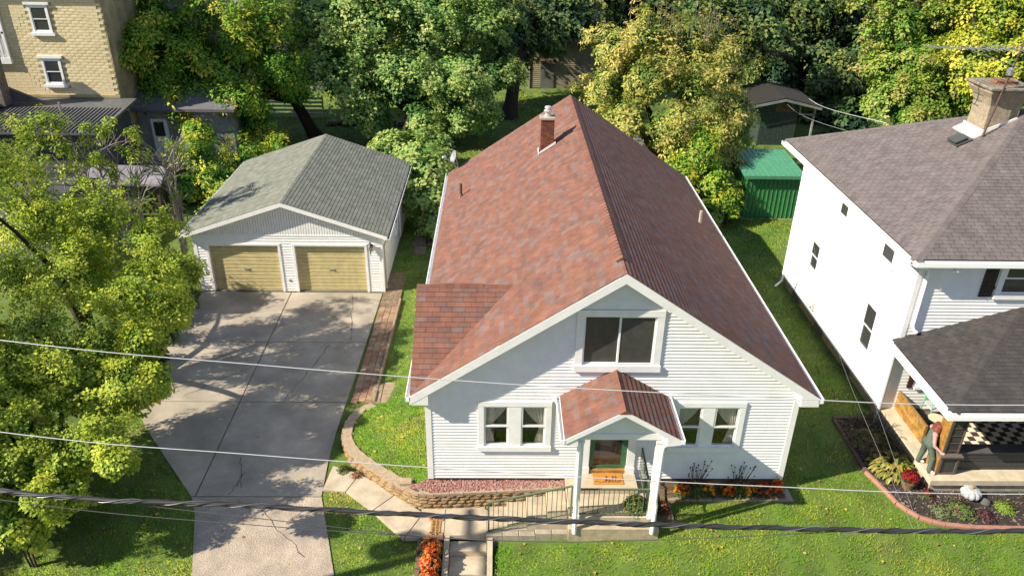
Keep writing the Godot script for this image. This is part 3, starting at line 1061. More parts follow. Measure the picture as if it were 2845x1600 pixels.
	cd.prism([Vector3(-4.85, 2.72, 0.28), Vector3(-4.85, 4.37, -2.21), Vector3(-4.85, 2.72, -4.7)], Vector3(0.03, 0, 0))
	part("roof_deck", cd.build(), mats.felt, rf)
	shingles(rf, Vector3(-4.89, 2.72, 0.31) + nr2 * 0.012, up2, nr2, l2, func(_v): return 0.0, func(v): return 2.45 * v / l2 + 0.06, 0.31, 0.141, 0.016, roof_pal(), mats.shingle, 90)
	shingles(rf, Vector3(-4.89, 2.72, -4.73) + Vector3(0, 2.52, -1.67).normalized() * 0.012, Vector3(0, 1.67, 2.52).normalized(), Vector3(0, 2.52, -1.67).normalized(), l2, func(v): return -2.45 * v / l2 - 0.06, func(_v): return 0.0, 0.31, 0.141, 0.016, roof_pal(), mats.shingle, 0)
	var gx := -4.89
	while gx < -2.6:
		var b := MB.new()
		b.col = (roof_pal()[1 + rng.randi() % 4] as Color) * 0.9
		var h := 0.05 if gx > -4.5 and gx < -3.2 else 0.02
		b.prism([Vector3(gx, 4.3, -2.07), Vector3(gx, 4.4 + h, -2.2), Vector3(gx, 4.4 + h, -2.22), Vector3(gx, 4.3, -2.35)], Vector3(0.185, 0, 0))
		part("ridge_cap", b.build(), mats.shingle, rf)
		gx += 0.19
	# fascia, soffit, returns, gutters
	for s in [-1, 1]:
		for zf in [0.3, -15.36]:
			var b := MB.new()
			var zz: float = zf - (0.0 if zf > 0 else 0.03)
			var p := [Vector3(s * 4.9, 2.5, zz), Vector3(s * 4.9, 2.735, zz), Vector3(0, 6.03, zz), Vector3(0, 5.79, zz)]
			if s > 0:
				p.reverse()
				p = [p[1], p[2], p[3], p[0]]
			if (p[1] - p[0]).cross(p[2] - p[0]).z < 0:
				p.reverse()
			b.prism(p, Vector3(0, 0, 0.03))
			part("rake_board", b.build(), mats.trim, o)
		var so := MB.new()
		var a := [Vector3(s * 4.85, 2.52, -0.01), Vector3(s * 4.85, 2.56, -0.01), Vector3(0, 5.84, -0.01), Vector3(0, 5.8, -0.01)]
		if ((a[1] as Vector3) - a[0]).cross((a[2] as Vector3) - a[0]).z < 0:
			a.reverse()
		so.prism(a, Vector3(0, 0, 0.31))
		part("soffit", so.build(), mats.soffit, o)
		var r := MB.new()
		var x0 := 4.46 if s > 0 else -4.9
		var rp := [Vector3(s * 4.46, 2.5, -0.02), Vector3(s * 4.9, 2.5, -0.02), Vector3(s * 4.9, 2.74, -0.02), Vector3(s * 4.46, 2.98, -0.02)]
		if s < 0:
			rp.reverse()
		r.prism(rp, Vector3(0, 0, 0.345))
		r.box(Vector3(minf(s * 4.555, s * 4.88), 2.5, -15.3), Vector3(maxf(s * 4.555, s * 4.88), 2.54, -0.03))
		part("eave_return", r.build(), mats.trim, o)
		var g := MB.new()
		var gx0 := minf(s * 4.88, s * 5.0)
		g.box(Vector3(gx0, 2.6, -15.38), Vector3(gx0 + 0.12, 2.615, 0.33))
		g.box(Vector3(s * 4.995 - 0.008, 2.615, -15.38), Vector3(s * 4.995 + 0.008, 2.725, 0.33))
		g.box(Vector3(s * 4.89 - 0.008, 2.615, -15.38), Vector3(s * 4.89 + 0.008, 2.715, 0.33))
		g.box(Vector3(gx0, 2.615, 0.318), Vector3(gx0 + 0.12, 2.72, 0.33))
		part("gutter", g.build(), mats.gutter, o)
		var dp := MB.new()
		dp.tube([Vector3(s * 4.94, 2.6, -15.1), Vector3(s * 4.66, 2.35, -15.1), Vector3(s * 4.66, -0.8, -15.1)], [0.04, 0.04, 0.04], 8)
		part("downspout", dp.build(), mats.gutter, o)
	# chimney
	var ch := group_part("chimney", o)
	var cm := []
	for k in 4:
		cm.append(rough_mat([lin(0.36, 0.1, 0.05), lin(0.3, 0.085, 0.05), lin(0.42, 0.14, 0.07), lin(0.25, 0.08, 0.055)][k], 0.9, 5, 0.6, 1, 0.8))
	var core := MB.new()
	core.box(Vector3(-1.36, 4.6, -11.08), Vector3(-0.94, 6.33, -10.72))
	part("mortar", core.build(), rough_mat(lin(0.42, 0.33, 0.25), 0.95), ch)
	for row in 21:
		var y := 4.98 + row * 0.065
		var off := 0.1 if row % 2 else 0.0
		for side in 4:
			for k in 3:
				var a := -0.22 + off * 0.9 + (k - (1 if off > 0 else 0)) * 0.2
				var u0 := clampf(a, -0.22, 0.22)
				var u1 := clampf(a + 0.19, -0.22, 0.22)
				if u1 - u0 < 0.03:
					continue
				var b := MB.new()
				var c0 := Vector3(-1.15, y, -10.9)
				var hz := 0.19
				if side == 0:
					b.box(c0 + Vector3(u0, 0, hz - 0.02), c0 + Vector3(u1, 0.054, hz + 0.008))
				elif side == 1:
					b.box(c0 + Vector3(u0, 0, -hz - 0.008), c0 + Vector3(u1, 0.054, -hz + 0.02))
				elif side == 2:
					b.box(c0 + Vector3(-0.228, 0, clampf(u0, -0.185, 0.185)), c0 + Vector3(-0.2, 0.054, clampf(u1, -0.18, 0.185)))
				else:
					b.box(c0 + Vector3(0.2, 0, clampf(u0, -0.185, 0.185)), c0 + Vector3(0.228, 0.054, clampf(u1, -0.18, 0.185)))
				part("brick", b.build(), cm[rng.randi() % 4], ch)
	q = MB.new()
	q.bevel_box(Vector3(-1.42, 6.33, -11.13), Vector3(-0.88, 6.41, -10.67), 0.02)
	q.lathe(Vector3(-1.15, 6.4, -10.9), [Vector2(0.16, 0), Vector2(0.13, 0.03), Vector2(0.1, 0.06)], 12)
	part("cap", q.build(), rough_mat(lin(0.55, 0.5, 0.42), 0.9), ch)
	q = MB.new()
	q.lathe(Vector3(-1.15, 6.45, -10.9), [Vector2(0.1, 0), Vector2(0.09, 0.12), Vector2(0.14, 0.13), Vector2(0.14, 0.17), Vector2(0.08, 0.2), Vector2(0.08, 0.24), Vector2(0.12, 0.25), Vector2(0.1, 0.3), Vector2(0.0, 0.32)], 14)
	part("flue_pot", q.build(), flat(lin(0.55, 0.55, 0.55), 0.4, 0.5), ch)
	q = MB.new()
	q.prism([Vector3(-1.43, 5.13, -10.66), Vector3(-0.86, 5.515, -10.66), Vector3(-0.86, 5.6, -10.66), Vector3(-1.43, 5.2, -10.66)], Vector3(0, 0, 0.02))
	q.prism([Vector3(-1.43, 5.1, -11.13), Vector3(-1.43, 5.1, -10.64), Vector3(-1.43, 5.24, -10.64), Vector3(-1.43, 5.24, -11.13)], Vector3(-0.02, 0, 0))
	part("flashing", q.build(), mats.trim, ch)
	# pipes and dish
	q = MB.new()
	q.tube([Vector3(-4.2, 3.1, -11.5), Vector3(-4.2, 3.72, -11.5)], [0.05, 0.05], 10)
	q.lathe(Vector3(-4.2, 3.17, -11.5), [Vector2(0.15, 0), Vector2(0.1, 0.08), Vector2(0.055, 0.16)], 10)
	part("vent_pipe", q.build(), flat(lin(0.09, 0.05, 0.04), 0.6), o)
	q = MB.new()
	q.tube([Vector3(4.05, 3.2, -9.0), Vector3(4.05, 3.75, -9.0)], [0.055, 0.055], 10)
	part("vent_pipe", q.build(), flat(lin(0.35, 0.3, 0.26), 0.6), o)
	var sd := thing("satellite_dish", "grey satellite dish on a bent mast behind the red roof's left eave", "satellite dish", Vector3(-4.6, 2.8, -15.25))
	q = MB.new()
	var c := Vector3(-4.62, 3.5, -15.2)
	var ax := Vector3(-0.75, 0.3, 0.35).normalized()
	var sx := ax.cross(Vector3.UP).normalized()
	var sy := sx.cross(ax)
	for i in 4:
		for k in 18:
			var r0 := 0.27 * i / 4.0
			var r1 := 0.27 * (i + 1) / 4.0
			var a0 := TAU * k / 18
			var a1 := TAU * (k + 1) / 18
			var pf := func(r: float, a: float) -> Vector3: return c + (sx * cos(a) * 0.85 + sy * sin(a)) * r + ax * r * r * 0.9
			q.quad(pf.call(r0, a0), pf.call(r1, a0), pf.call(r1, a1), pf.call(r0, a1))
	part("reflector", q.build(), flat(lin(0.22, 0.23, 0.27), 0.45), sd)
	q = MB.new()
	q.tube([Vector3(-4.5, 2.8, -15.3), Vector3(-4.5, 3.2, -15.26), c - ax * 0.03], [0.025, 0.025, 0.025], 8)
	part("mast", q.build(), mats.metal, sd)
	q = MB.new()
	q.tube([Vector3(-4.52, 3.18, -15.24), c + ax * 0.45 - sy * 0.15], [0.02, 0.02], 8)
	part("arm", q.build(), mats.metal, sd)
	q = MB.new()
	var fe := c + ax * 0.45 - sy * 0.12
	q.tube([fe + ax * 0.06, fe - ax * 0.02, fe - ax * 0.1], [0.05, 0.06, 0.035], 10)
	part("feed", q.build(), flat(lin(0.6, 0.6, 0.6), 0.5), sd)

func poly(q: MB, p: Array, d: Vector3) -> void:     # a convex prism whichever way the outline turns
	if ((p[1] as Vector3) - p[0]).cross((p[2] as Vector3) - p[0]).dot(d) < 0:
		p = p.duplicate()
		p.reverse()
	q.prism(p, d)

func get_thing(n: String) -> Node3D:
	return get_node(n) as Node3D

func make_porch() -> void:
	var o := get_thing("clapboard_house")
	var rf := group_part("porch_roof", o)
	var rake := atan2(0.77, 1.28)
	var lv := Vector2(1.3, 0.782).length()
	for s in [-1, 1]:
		var up := Vector3(-s * cos(rake), sin(rake), 0)
		var nr := Vector3(s * sin(rake), cos(rake), 0)
		var d := MB.new()
		poly(d, [Vector3(s * 1.28, 2.58, 0.0), Vector3(s * 1.28, 2.5, 0.0), Vector3(0, 3.27, 0.0), Vector3(0, 3.35, 0.0)], Vector3(0, 0, 1.66))
		part("roof_deck", d.build(), mats.felt, rf)
		var org := Vector3(s * 1.3, 2.572, 1.69) if s > 0 else Vector3(s * 1.3, 2.572, 0.02)
		shingles(rf, org + nr * 0.006, up, nr, lv, func(_v): return 0.0, func(_v): return 1.67, 0.3, 0.145, 0.011 if s < 0 else 0.016, roof_pal(), mats.shingle, 400)
		var b := MB.new()
		poly(b, [Vector3(s * 1.3, 2.44, 1.66), Vector3(s * 1.3, 2.575, 1.66), Vector3(0, 3.36, 1.66), Vector3(0, 3.22, 1.66)], Vector3(0, 0, 0.035))
		part("rake_board", b.build(), mats.trim, rf)
		var so := MB.new()
		poly(so, [Vector3(s * 1.28, 2.46, 1.45), Vector3(s * 1.28, 2.49, 1.45), Vector3(0, 3.26, 1.45), Vector3(0, 3.23, 1.45)], Vector3(0, 0, 0.21))
		so.box(Vector3(minf(s * 0.95, s * 1.28), 2.42, 0.02), Vector3(maxf(s * 0.95, s * 1.28), 2.45, 1.66))
		part("soffit", so.build(), mats.soffit, rf)
		var r := MB.new()
		poly(r, [Vector3(s * 1.0, 2.38, 1.45), Vector3(s * 1.31, 2.42, 1.45), Vector3(s * 1.31, 2.56, 1.45), Vector3(s * 1.0, 2.72, 1.45)], Vector3(0, 0, 0.225))
		part("eave_return", r.build(), mats.trim, rf)
		var g := MB.new()
		g.box(Vector3(minf(s * 1.3, s * 1.4), 2.46, 0.02), Vector3(maxf(s * 1.3, s * 1.4), 2.475, 1.7))
		g.box(Vector3(s * 1.397 - 0.007, 2.475, 0.02), Vector3(s * 1.397 + 0.007, 2.575, 1.7))
		g.box(Vector3(s * 1.307 - 0.007, 2.475, 0.02), Vector3(s * 1.307 + 0.007, 2.56, 1.7))
		g.box(Vector3(minf(s * 1.3, s * 1.4), 2.475, 1.69), Vector3(maxf(s * 1.3, s * 1.4), 2.57, 1.702))
		part("gutter", g.build(), mats.gutter, rf)
		# post, beside it the downspout with its elbow
		var po := MB.new()
		po.box(Vector3(s * 0.9 - 0.065, 0.0, 1.32), Vector3(s * 0.9 + 0.065, 2.4, 1.45))
		po.box(Vector3(s * 0.9 - 0.085, 2.3, 1.3), Vector3(s * 0.9 + 0.085, 2.36, 1.47))
		po.box(Vector3(s * 0.9 - 0.085, 0.0, 1.3), Vector3(s * 0.9 + 0.085, 0.1, 1.47))
		part("post", po.build(), mats.trim, o)
		var dp := MB.new()
		if s > 0:
			dp.tube([Vector3(1.35, 2.47, 1.6), Vector3(1.3, 2.42, 1.6), Vector3(1.05, 2.36, 1.56), Vector3(0.98, 2.28, 1.53), Vector3(0.96, 2.1, 1.52), Vector3(0.95, 0.65, 1.52), Vector3(0.97, 0.5, 1.55), Vector3(0.95, -0.36, 1.56)], [0.05, 0.05, 0.05, 0.05, 0.05, 0.05, 0.05, 0.055], 8)
		else:
			dp.tube([Vector3(-1.35, 2.47, 1.6), Vector3(-1.2, 2.42, 1.58), Vector3(-0.98, 2.36, 1.55), Vector3(-0.95, 2.2, 1.52), Vector3(-0.94, 0.65, 1.52), Vector3(-0.93, 0.5, 1.55), Vector3(-0.93, -0.36, 1.56)], [0.05, 0.05, 0.05, 0.05, 0.05, 0.05, 0.055], 8)
		part("downspout", dp.build(), mats.gutter, o)
	var y := 0.0
	while y < 0.7:
		var hw := (3.24 - (2.56 + y + 0.1)) / 0.6016
		if hw > 0.05:
			var b := MB.new()
			poly(b, [Vector3(-hw - 0.16, 2.56 + y, 1.38), Vector3(-hw, 2.56 + y + 0.098, 1.38), Vector3(hw, 2.56 + y + 0.098, 1.38), Vector3(hw + 0.16, 2.56 + y, 1.38)], Vector3(0, 0, 0.05))
			part("gable_board", b.build(), mats.trim, rf)
		y += 0.1
	var bm := MB.new()
	bm.box(Vector3(-0.98, 2.4, 1.31), Vector3(0.98, 2.56, 1.46))
	bm.box(Vector3(-0.98, 2.4, 0.02), Vector3(-0.85, 2.56, 1.31)); bm.box(Vector3(0.85, 2.4, 0.02), Vector3(0.98, 2.56, 1.31))
	part("beam", bm.build(), mats.trim, rf)
	bm = MB.new()
	bm.box(Vector3(-0.85, 2.54, 0.02), Vector3(0.85, 2.56, 1.31))
	part("ceiling", bm.build(), mats.soffit, rf)
	var rc := 0.0
	while rc < 1.66:
		var b := MB.new()
		b.col = (roof_pal()[1 + rng.randi() % 4] as Color) * 0.95
		poly(b, [Vector3(-0.14, 3.285, 1.7 - rc), Vector3(0, 3.392, 1.7 - rc), Vector3(0.14, 3.285, 1.7 - rc)], Vector3(0, -0.004, -0.19))
		part("ridge_cap", b.build(), mats.shingle, rf)
		rc += 0.185
	# door
	var d := group_part("front_door", o)
	var q := MB.new()
	for s in [-1, 1]:
		q.box(Vector3(s * 0.58 - 0.1, 0.36, 0.0), Vector3(s * 0.58 + 0.1, 2.3, 0.05))
		q.box(Vector3(s * 0.58 - 0.115, 0.18, 0.0), Vector3(s * 0.58 + 0.115, 0.38, 0.07))
	q.box(Vector3(-0.72, 2.24, 0.0), Vector3(0.72, 2.38, 0.055))
	part("door_casing", q.build(), mats.trim, d)
	q = MB.new()
	for s in [-1, 1]:
		q.box(Vector3(s * 0.41 - 0.065, 0.3, -0.06), Vector3(s * 0.41 + 0.065, 2.22, -0.015))
	q.box(Vector3(-0.345, 0.3, -0.06), Vector3(0.345, 0.4, -0.015)); q.box(Vector3(-0.345, 2.1, -0.06), Vector3(0.345, 2.22, -0.015))
	part("door_frame", q.build(), mats.green_paint, d)
	q = MB.new()
	q.box(Vector3(-0.345, 0.4, -0.05), Vector3(0.345, 2.1, -0.04))
	var sg := flat(lin(0.03, 0.025, 0.022), 0.04)
	sg.metallic_specular = 0.75
	part("storm_pane", q.build(), sg, d)
	q = MB.new()
	q.box(Vector3(0.3, 1.1, -0.015), Vector3(0.33, 1.3, 0.03))
	part("handle", q.build(), mats.black, d)
	q = MB.new()
	q.bevel_box(Vector3(-0.5, 0.19, -0.1), Vector3(0.5, 0.3, 0.05), 0.015)
	part("threshold", q.build(), mats.wood, d)
	# slabs and steps
	var st := thing("porch_steps", "tan concrete porch landing with steps going down to the walk", "steps", Vector3(-0.8, -0.4, 0.8))
	q = MB.new()
	q.bevel_box(Vector3(-0.73, -0.1, 0.02), Vector3(0.73, 0.18, 0.6), 0.015)
	part("door_landing", q.build(), mats.concrete, st)
	q = MB.new()
	q.bevel_box(Vector3(-1.06, -0.3, 0.021), Vector3(0.95, 0.0, 1.4), 0.015)
	part("landing", q.build(), mats.concrete, st)
	for k in 3:
		q = MB.new()
		q.bevel_box(Vector3(-1.56 - k * 0.495, -0.9, 0.3 + k * 0.03), Vector3(-1.068 - k * 0.495, -0.15 - k * 0.15, 1.34), 0.015)
		part("step", q.build(), mats.concrete, st)
	q = MB.new()
	q.bevel_box(Vector3(-1.07, -0.9, 0.2), Vector3(1.12, -0.22, 1.56), 0.02)
	part("footing", q.build(), rough_mat(lin(0.6, 0.49, 0.33), 0.95, 2, 0.75, 0.5, 0.78), st)
	for k in 5:
		q = MB.new()
		q.bevel_box(Vector3(-3.06 + k * 0.4, -0.95, 1.345), Vector3(-2.668 + k * 0.4, -0.5 + (0.06 if k > 2 else 0.0), 1.5), 0.015)
		part("curb_stone", q.build(), rough_mat(lin(0.52, 0.45, 0.35), 0.95, 3, 0.7, 0.5, 0.78), st)
	# handrails
	var hr := thing("porch_handrail", "sage green metal handrail with thin balusters round landing and steps", "handrail", Vector3(-1.0, 0.0, 1.38))
	var rails := [[Vector3(-0.85, 0.86, 1.38), Vector3(0.82, 0.86, 1.38)], [Vector3(-0.85, 0.1, 1.38), Vector3(0.82, 0.1, 1.38)], [Vector3(-3.0, 0.42, 1.37), Vector3(-1.02, 0.95, 1.37)], [Vector3(-3.0, -0.48, 1.37), Vector3(-1.02, 0.08, 1.37)], [Vector3(0.84, 1.02, 0.06), Vector3(0.84, 0.86, 1.3)], [Vector3(0.84, 0.28, 0.06), Vector3(0.84, 0.1, 1.3)]]
	for i in rails.size():
		var b := MB.new()
		b.bar(rails[i][0], rails[i][1], 0.045 if i % 2 == 0 else 0.025, 0.03)
		part("rail", b.build(), mats.rail, hr)
	for r in [[0, 14], [2, 17], [4, 9]]:
		var a: Array = rails[r[0]]
		var b2: Array = rails[r[0] + 1]
		for k in r[1] + 1:
			var t: float = float(k) / r[1]
			var b := MB.new()
			b.bar((b2[0] as Vector3).lerp(b2[1], t), (a[0] as Vector3).lerp(a[1], t) - Vector3(0, 0.02, 0), 0.016, 0.016)
			part("baluster", b.build(), mats.rail, hr)
	for p in [Vector3(-3.0, 0.4, 1.37), Vector3(-1.02, 0.94, 1.37)]:
		var b := MB.new()
		b.bar(Vector3(p.x, p.y - 1.0, p.z), p, 0.04, 0.04)
		part("rail_post", b.build(), mats.rail, hr)
	var vol := MB.new()
	vol.tube([Vector3(-3.0, 0.42, 1.37), Vector3(-3.08, 0.36, 1.37), Vector3(-3.08, 0.24, 1.37), Vector3(-3.0, 0.2, 1.37)], [0.018, 0.018, 0.018, 0.018], 6)
	part("rail_end", vol.build(), mats.rail, hr)
	# hello mat
	var coir := rough_mat(lin(0.62, 0.27, 0.045), 0.98, 6, 0.75, 1.0, 0.9, false, 0.4)
	var ink := flat(lin(0.02, 0.014, 0.01), 0.95)
	var m := thing("hello_mat", "orange coir doormat with hello in black script before the green door", "doormat", Vector3(0.01, 0.18, 0.26))
	q = MB.new()
	q.bevel_box(Vector3(-0.37, 0.18, 0.03), Vector3(0.39, 0.196, 0.47), 0.004)
	part("mat", q.build(), coir, m)
	q = MB.new()
	var pen := func(pts: Array) -> void:
		var c := Curve3D.new()
		for p in pts:
			c.add_point(Vector3(-0.37 + p[0] * 0.76, 0.1975, 0.03 + (1.0 - p[1]) * 0.44))
		for i in range(1, pts.size() - 1):
			var t := (c.get_point_position(i + 1) - c.get_point_position(i - 1)) * 0.22
			c.set_point_in(i, -t)
			c.set_point_out(i, t)
		var pp := c.tessellate(4, 3)
		for i in pp.size() - 1:
			var e := (pp[i + 1] - pp[i])
			if e.length() < 0.001:
				continue
			var s := Vector3(e.z, 0, -e.x).normalized() * 0.0075
			var x := e.normalized() * 0.003
			q.quad(pp[i] - s - x, pp[i + 1] - s + x, pp[i + 1] + s + x, pp[i] + s - x)
	pen.call([[0.05, 0.22], [0.12, 0.27], [0.22, 0.19], [0.34, 0.2], [0.4, 0.28]])
	pen.call([[0.38, 0.25], [0.455, 0.45], [0.47, 0.65], [0.445, 0.68], [0.435, 0.5], [0.425, 0.2]])
	pen.call([[0.43, 0.25], [0.465, 0.38], [0.495, 0.34], [0.49, 0.2], [0.525, 0.22]])
	pen.call([[0.525, 0.22], [0.575, 0.32], [0.555, 0.39], [0.53, 0.28], [0.56, 0.19], [0.61, 0.25]])
	pen.call([[0.61, 0.25], [0.68, 0.5], [0.685, 0.67], [0.655, 0.66], [0.645, 0.35], [0.665, 0.2], [0.71, 0.26]])
	pen.call([[0.71, 0.26], [0.775, 0.5], [0.78, 0.67], [0.75, 0.66], [0.74, 0.35], [0.76, 0.2], [0.81, 0.26]])
	pen.call([[0.87, 0.36], [0.825, 0.34], [0.815, 0.23], [0.85, 0.18], [0.89, 0.24], [0.875, 0.36], [0.92, 0.31], [0.97, 0.34]])
	part("lettering", q.build(), ink, m)
	# bone mat
	var bn := thing("bone_mat", "tan bone shaped doormat with dark lettering on walk beside planter", "doormat", Vector3(-4.31, -0.58, 1.14))
	q = MB.new()
	var tb := func(_x, _z): return -0.566
	q.box(Vector3(-4.43, -0.584, 0.9), Vector3(-4.19, -0.5665, 1.38))
	for e in [[-4.42, 0.89], [-4.2, 0.89], [-4.42, 1.39], [-4.2, 1.39]]:
		var pp := PackedVector2Array()
		for k in 14:
			pp.append(Vector2(e[0] + cos(TAU * k / 14) * 0.085, e[1] + sin(TAU * k / 14) * 0.075))
		q.slab(pp, tb, 0.016)
	part("mat", q.build(), rough_mat(lin(0.5, 0.26, 0.09), 0.98, 6, 0.75, 1, 0.9), bn)
	for l in [["A SPOILED DOG", -4.265, 0.052], ["LIVES HERE", -4.36, 0.062]]:
		var tm := TextMesh.new()
		tm.text = l[0]
		var sf := SystemFont.new()
		sf.font_names = PackedStringArray(["Droid Sans"])
		sf.font_weight = 700
		tm.font = sf
		tm.font_size = 32
		tm.pixel_size = float(l[2]) / 23.0
		tm.depth = 0.003
		tm.curve_step = 3
		var mi := part("lettering", tm, ink, bn, true)
		mi.transform = Transform3D(Basis(Vector3(0, 0, 1), Vector3(1, 0, 0), Vector3(0, 1, 0)), Vector3(l[1], -0.5635, 1.14) - bn.position)
	q = MB.new()
	for e in [[-4.42, 0.89], [-4.2, 0.89], [-4.42, 1.36], [-4.19, 1.36], [-4.37, 1.41], [-4.25, 1.41]]:
		q.lathe(Vector3(e[0], -0.5655, e[1]), [Vector2(0.022, 0.0), Vector2(0.021, 0.003), Vector2(0.0, 0.0035)], 8)
		for k in 3:
			q.lathe(Vector3(e[0] - 0.024 + k * 0.024, -0.5655, e[1] - 0.032 + absf(k - 1) * 0.008), [Vector2(0.009, 0.0), Vector2(0.008, 0.003), Vector2(0.0, 0.0035)], 6)
	part("paw_print", q.build(), ink, bn)

# ---------------------------------------------------------------- the garage
func make_garage() -> void:
	var o := thing("garage", "white two car garage with yellow doors and grey shingle roof", "garage", Vector3(-11.0, -1.2, -16.0))
	var z := -12.2
	var q := MB.new()
	q.box(Vector3(-14.62, -1.6, -20.3), Vector3(-7.34, -1.15, z - 0.02))
	part("foundation", q.build(), rough_mat(lin(0.3, 0.27, 0.24), 0.95), o)
	var holes := [[-14.08, -11.38, -1.3, 0.87], [-10.74, -8.02, -1.3, 0.87]]
	var f := group_part("wall", o)
	clapboards(f, -1.14, 1.28, 0.115, z, func(_y): return -14.62, func(_y): return -7.34, holes, mats.siding)
	# upright boards of the gable
	var x := -14.5
	while x < -7.5:
		var top := 1.32 + (3.62 - absf(x + 0.045 + 11.0)) * 0.36 - 0.03
		if top > 1.34:
			var b := MB.new()
			b.box(Vector3(x, 1.29, z - 0.1), Vector3(x + 0.085, top, z + 0.012))
			part("gable_board", b.build(), mats.siding, f)
		x += 0.1
	q = MB.new()
	poly(q, [Vector3(-14.5, 1.26, z - 0.1), Vector3(-7.5, 1.26, z - 0.1), Vector3(-7.5, 1.33, z - 0.1), Vector3(-11.0, 2.58, z - 0.1), Vector3(-14.5, 1.33, z - 0.1)], Vector3(0, 0, 0.05))
	q.box(Vector3(-14.62, 1.26, z - 0.05), Vector3(-7.34, 1.295, z + 0.03))
	part("gable_trim", q.build(), mats.trim, f)
	for w in [-14.62, -7.44]:
		q = MB.new()
		q.box(Vector3(w, -1.15, -20.3), Vector3(w + 0.1, 1.4, z - 0.11))
		part("wall", q.build(), mats.siding, o)
	q = MB.new()
	q.box(Vector3(-14.5, -1.15, -20.3), Vector3(-7.46, 1.4, -20.2))
	part("wall", q.build(), mats.siding, o)
	for cx in [-14.62, -7.44]:
		var b := MB.new()
		b.box(Vector3(cx - 0.02, -1.15, z - 0.1), Vector3(cx + 0.12, 1.28, z + 0.03))
		part("corner_board", b.build(), mats.trim, o)
	# doors
	var dm := rough_mat(lin(0.6, 0.51, 0.25), 0.55, 2, 0.88, 0.4, 0.85)
	for h in holes:
		var d := group_part("garage_door", o)
		var x0: float = h[0]
		var x1: float = h[1]
		for k in 13:
			var y0 := -1.16 + k * 0.1555
			var b := MB.new()
			var prof := [Vector2(0.0, 0.0), Vector2(0.02, 0.018), Vector2(0.13, 0.018), Vector2(0.15, 0.0), Vector2(0.1535, 0.0)]
			for i in prof.size() - 1:
				var p0: Vector2 = prof[i]
				var p1: Vector2 = prof[i + 1]
				b.quad(Vector3(x0, y0 + p0.x, z - 0.12 + p0.y), Vector3(x1, y0 + p0.x, z - 0.12 + p0.y), Vector3(x1, y0 + p1.x, z - 0.12 + p1.y), Vector3(x0, y0 + p1.x, z - 0.12 + p1.y))
			b.box(Vector3(x0, y0, z - 0.14), Vector3(x1, y0 + 0.1545, z - 0.121))
			part("door_panel", b.build(), dm, d)
		var t := MB.new()
		t.box(Vector3(x0 - 0.09, -1.16, z - 0.12), Vector3(x0 + 0.005, 0.88, z + 0.04))
		t.box(Vector3(x1 - 0.005, -1.16, z - 0.12), Vector3(x1 + 0.09, 0.88, z + 0.04))
		t.box(Vector3(x0 - 0.09, 0.86, z - 0.12), Vector3(x1 + 0.09, 0.93, z + 0.045))
		part("door_casing", t.build(), mats.trim, d)
		t = MB.new()
		t.box(Vector3((x0 + x1) / 2 - 0.11, -0.27, z - 0.1), Vector3((x0 + x1) / 2 + 0.11, -0.21, z - 0.085))
		t.tube([Vector3((x0 + x1) / 2, -0.24, z - 0.1), Vector3((x0 + x1) / 2, -0.24, z - 0.05)], [0.025, 0.02], 8)
		part("handle", t.build(), mats.metal, d)
	q = MB.new()
	q.box(Vector3(-11.1, -0.72, z), Vector3(-11.0, -0.63, z + 0.03))
	part("outlet_box", q.build(), flat(lin(0.15, 0.14, 0.13), 0.5), o)
	# lamp
	var l := group_part("wall_lamp", o)
	q = MB.new()
	q.lathe(Vector3(-7.77, 0.5, z + 0.14), [Vector2(0.012, 0.0), Vector2(0.02, 0.16), Vector2(0.05, 0.2), Vector2(0.055, 0.21)], 8)
	q.lathe(Vector3(-7.77, 0.93, z + 0.14), [Vector2(0.13, 0.0), Vector2(0.1, 0.04), Vector2(0.03, 0.1), Vector2(0.02, 0.16), Vector2(0.0, 0.17)], 8)
	q.box(Vector3(-7.8, 0.68, z + 0.015), Vector3(-7.74, 0.95, z + 0.04))
	q.bar(Vector3(-7.77, 0.92, z + 0.03), Vector3(-7.77, 0.92, z + 0.14), 0.02, 0.02)
	part("lamp_body", q.build(), mats.black, l)
	q = MB.new()
	q.lathe(Vector3(-7.77, 0.71, z + 0.14), [Vector2(0.055, 0.0), Vector2(0.1, 0.22)], 6)
	part("lamp_glass", q.build(), flat(lin(0.2, 0.19, 0.17), 0.15), l)
	# roof
	var rf := group_part("roof", o)
	var rise := 1.34
	var half := 3.92
	var ra := atan2(rise, half)
	var lv := Vector2(rise, half).length()
	var pal := [Color(0.31, 0.33, 0.27), Color(0.325, 0.345, 0.285), Color(0.34, 0.36, 0.3), Color(0.36, 0.38, 0.32), Color(0.33, 0.35, 0.29)]
	for s in [-1, 1]:
		var up := Vector3(-s * cos(ra), sin(ra), 0)
		var nr := Vector3(s * sin(ra), cos(ra), 0)
		var d := MB.new()
		poly(d, [Vector3(-11.0 + s * half, 1.4, -20.65), Vector3(-11.0 + s * half, 1.29, -20.65), Vector3(-11.0, 2.62, -20.65), Vector3(-11.0, 2.73, -20.65)], Vector3(0, 0, 8.73))
		part("roof_deck", d.build(), mats.felt, rf)
		var org := Vector3(-11.0 + s * (half + 0.02), 1.393, -11.9 if s > 0 else -20.67)
		shingles(rf, org + nr * 0.006, up, nr, lv + 0.01, func(_v): return 0.0, func(_v): return 8.77, 0.31, 0.14, 0.012 if s > 0 else 0.008, pal, mats.shingle, 230 if s > 0 else 60)
		var b := MB.new()
		poly(b, [Vector3(-11.0 + s * half, 1.24, -11.92), Vector3(-11.0 + s * half, 1.385, -11.92), Vector3(-11.0, 2.73, -11.92), Vector3(-11.0, 2.57, -11.92)], Vector3(0, 0, 0.035))
		part("rake_board", b.build(), mats.trim, o)
		var so := MB.new()
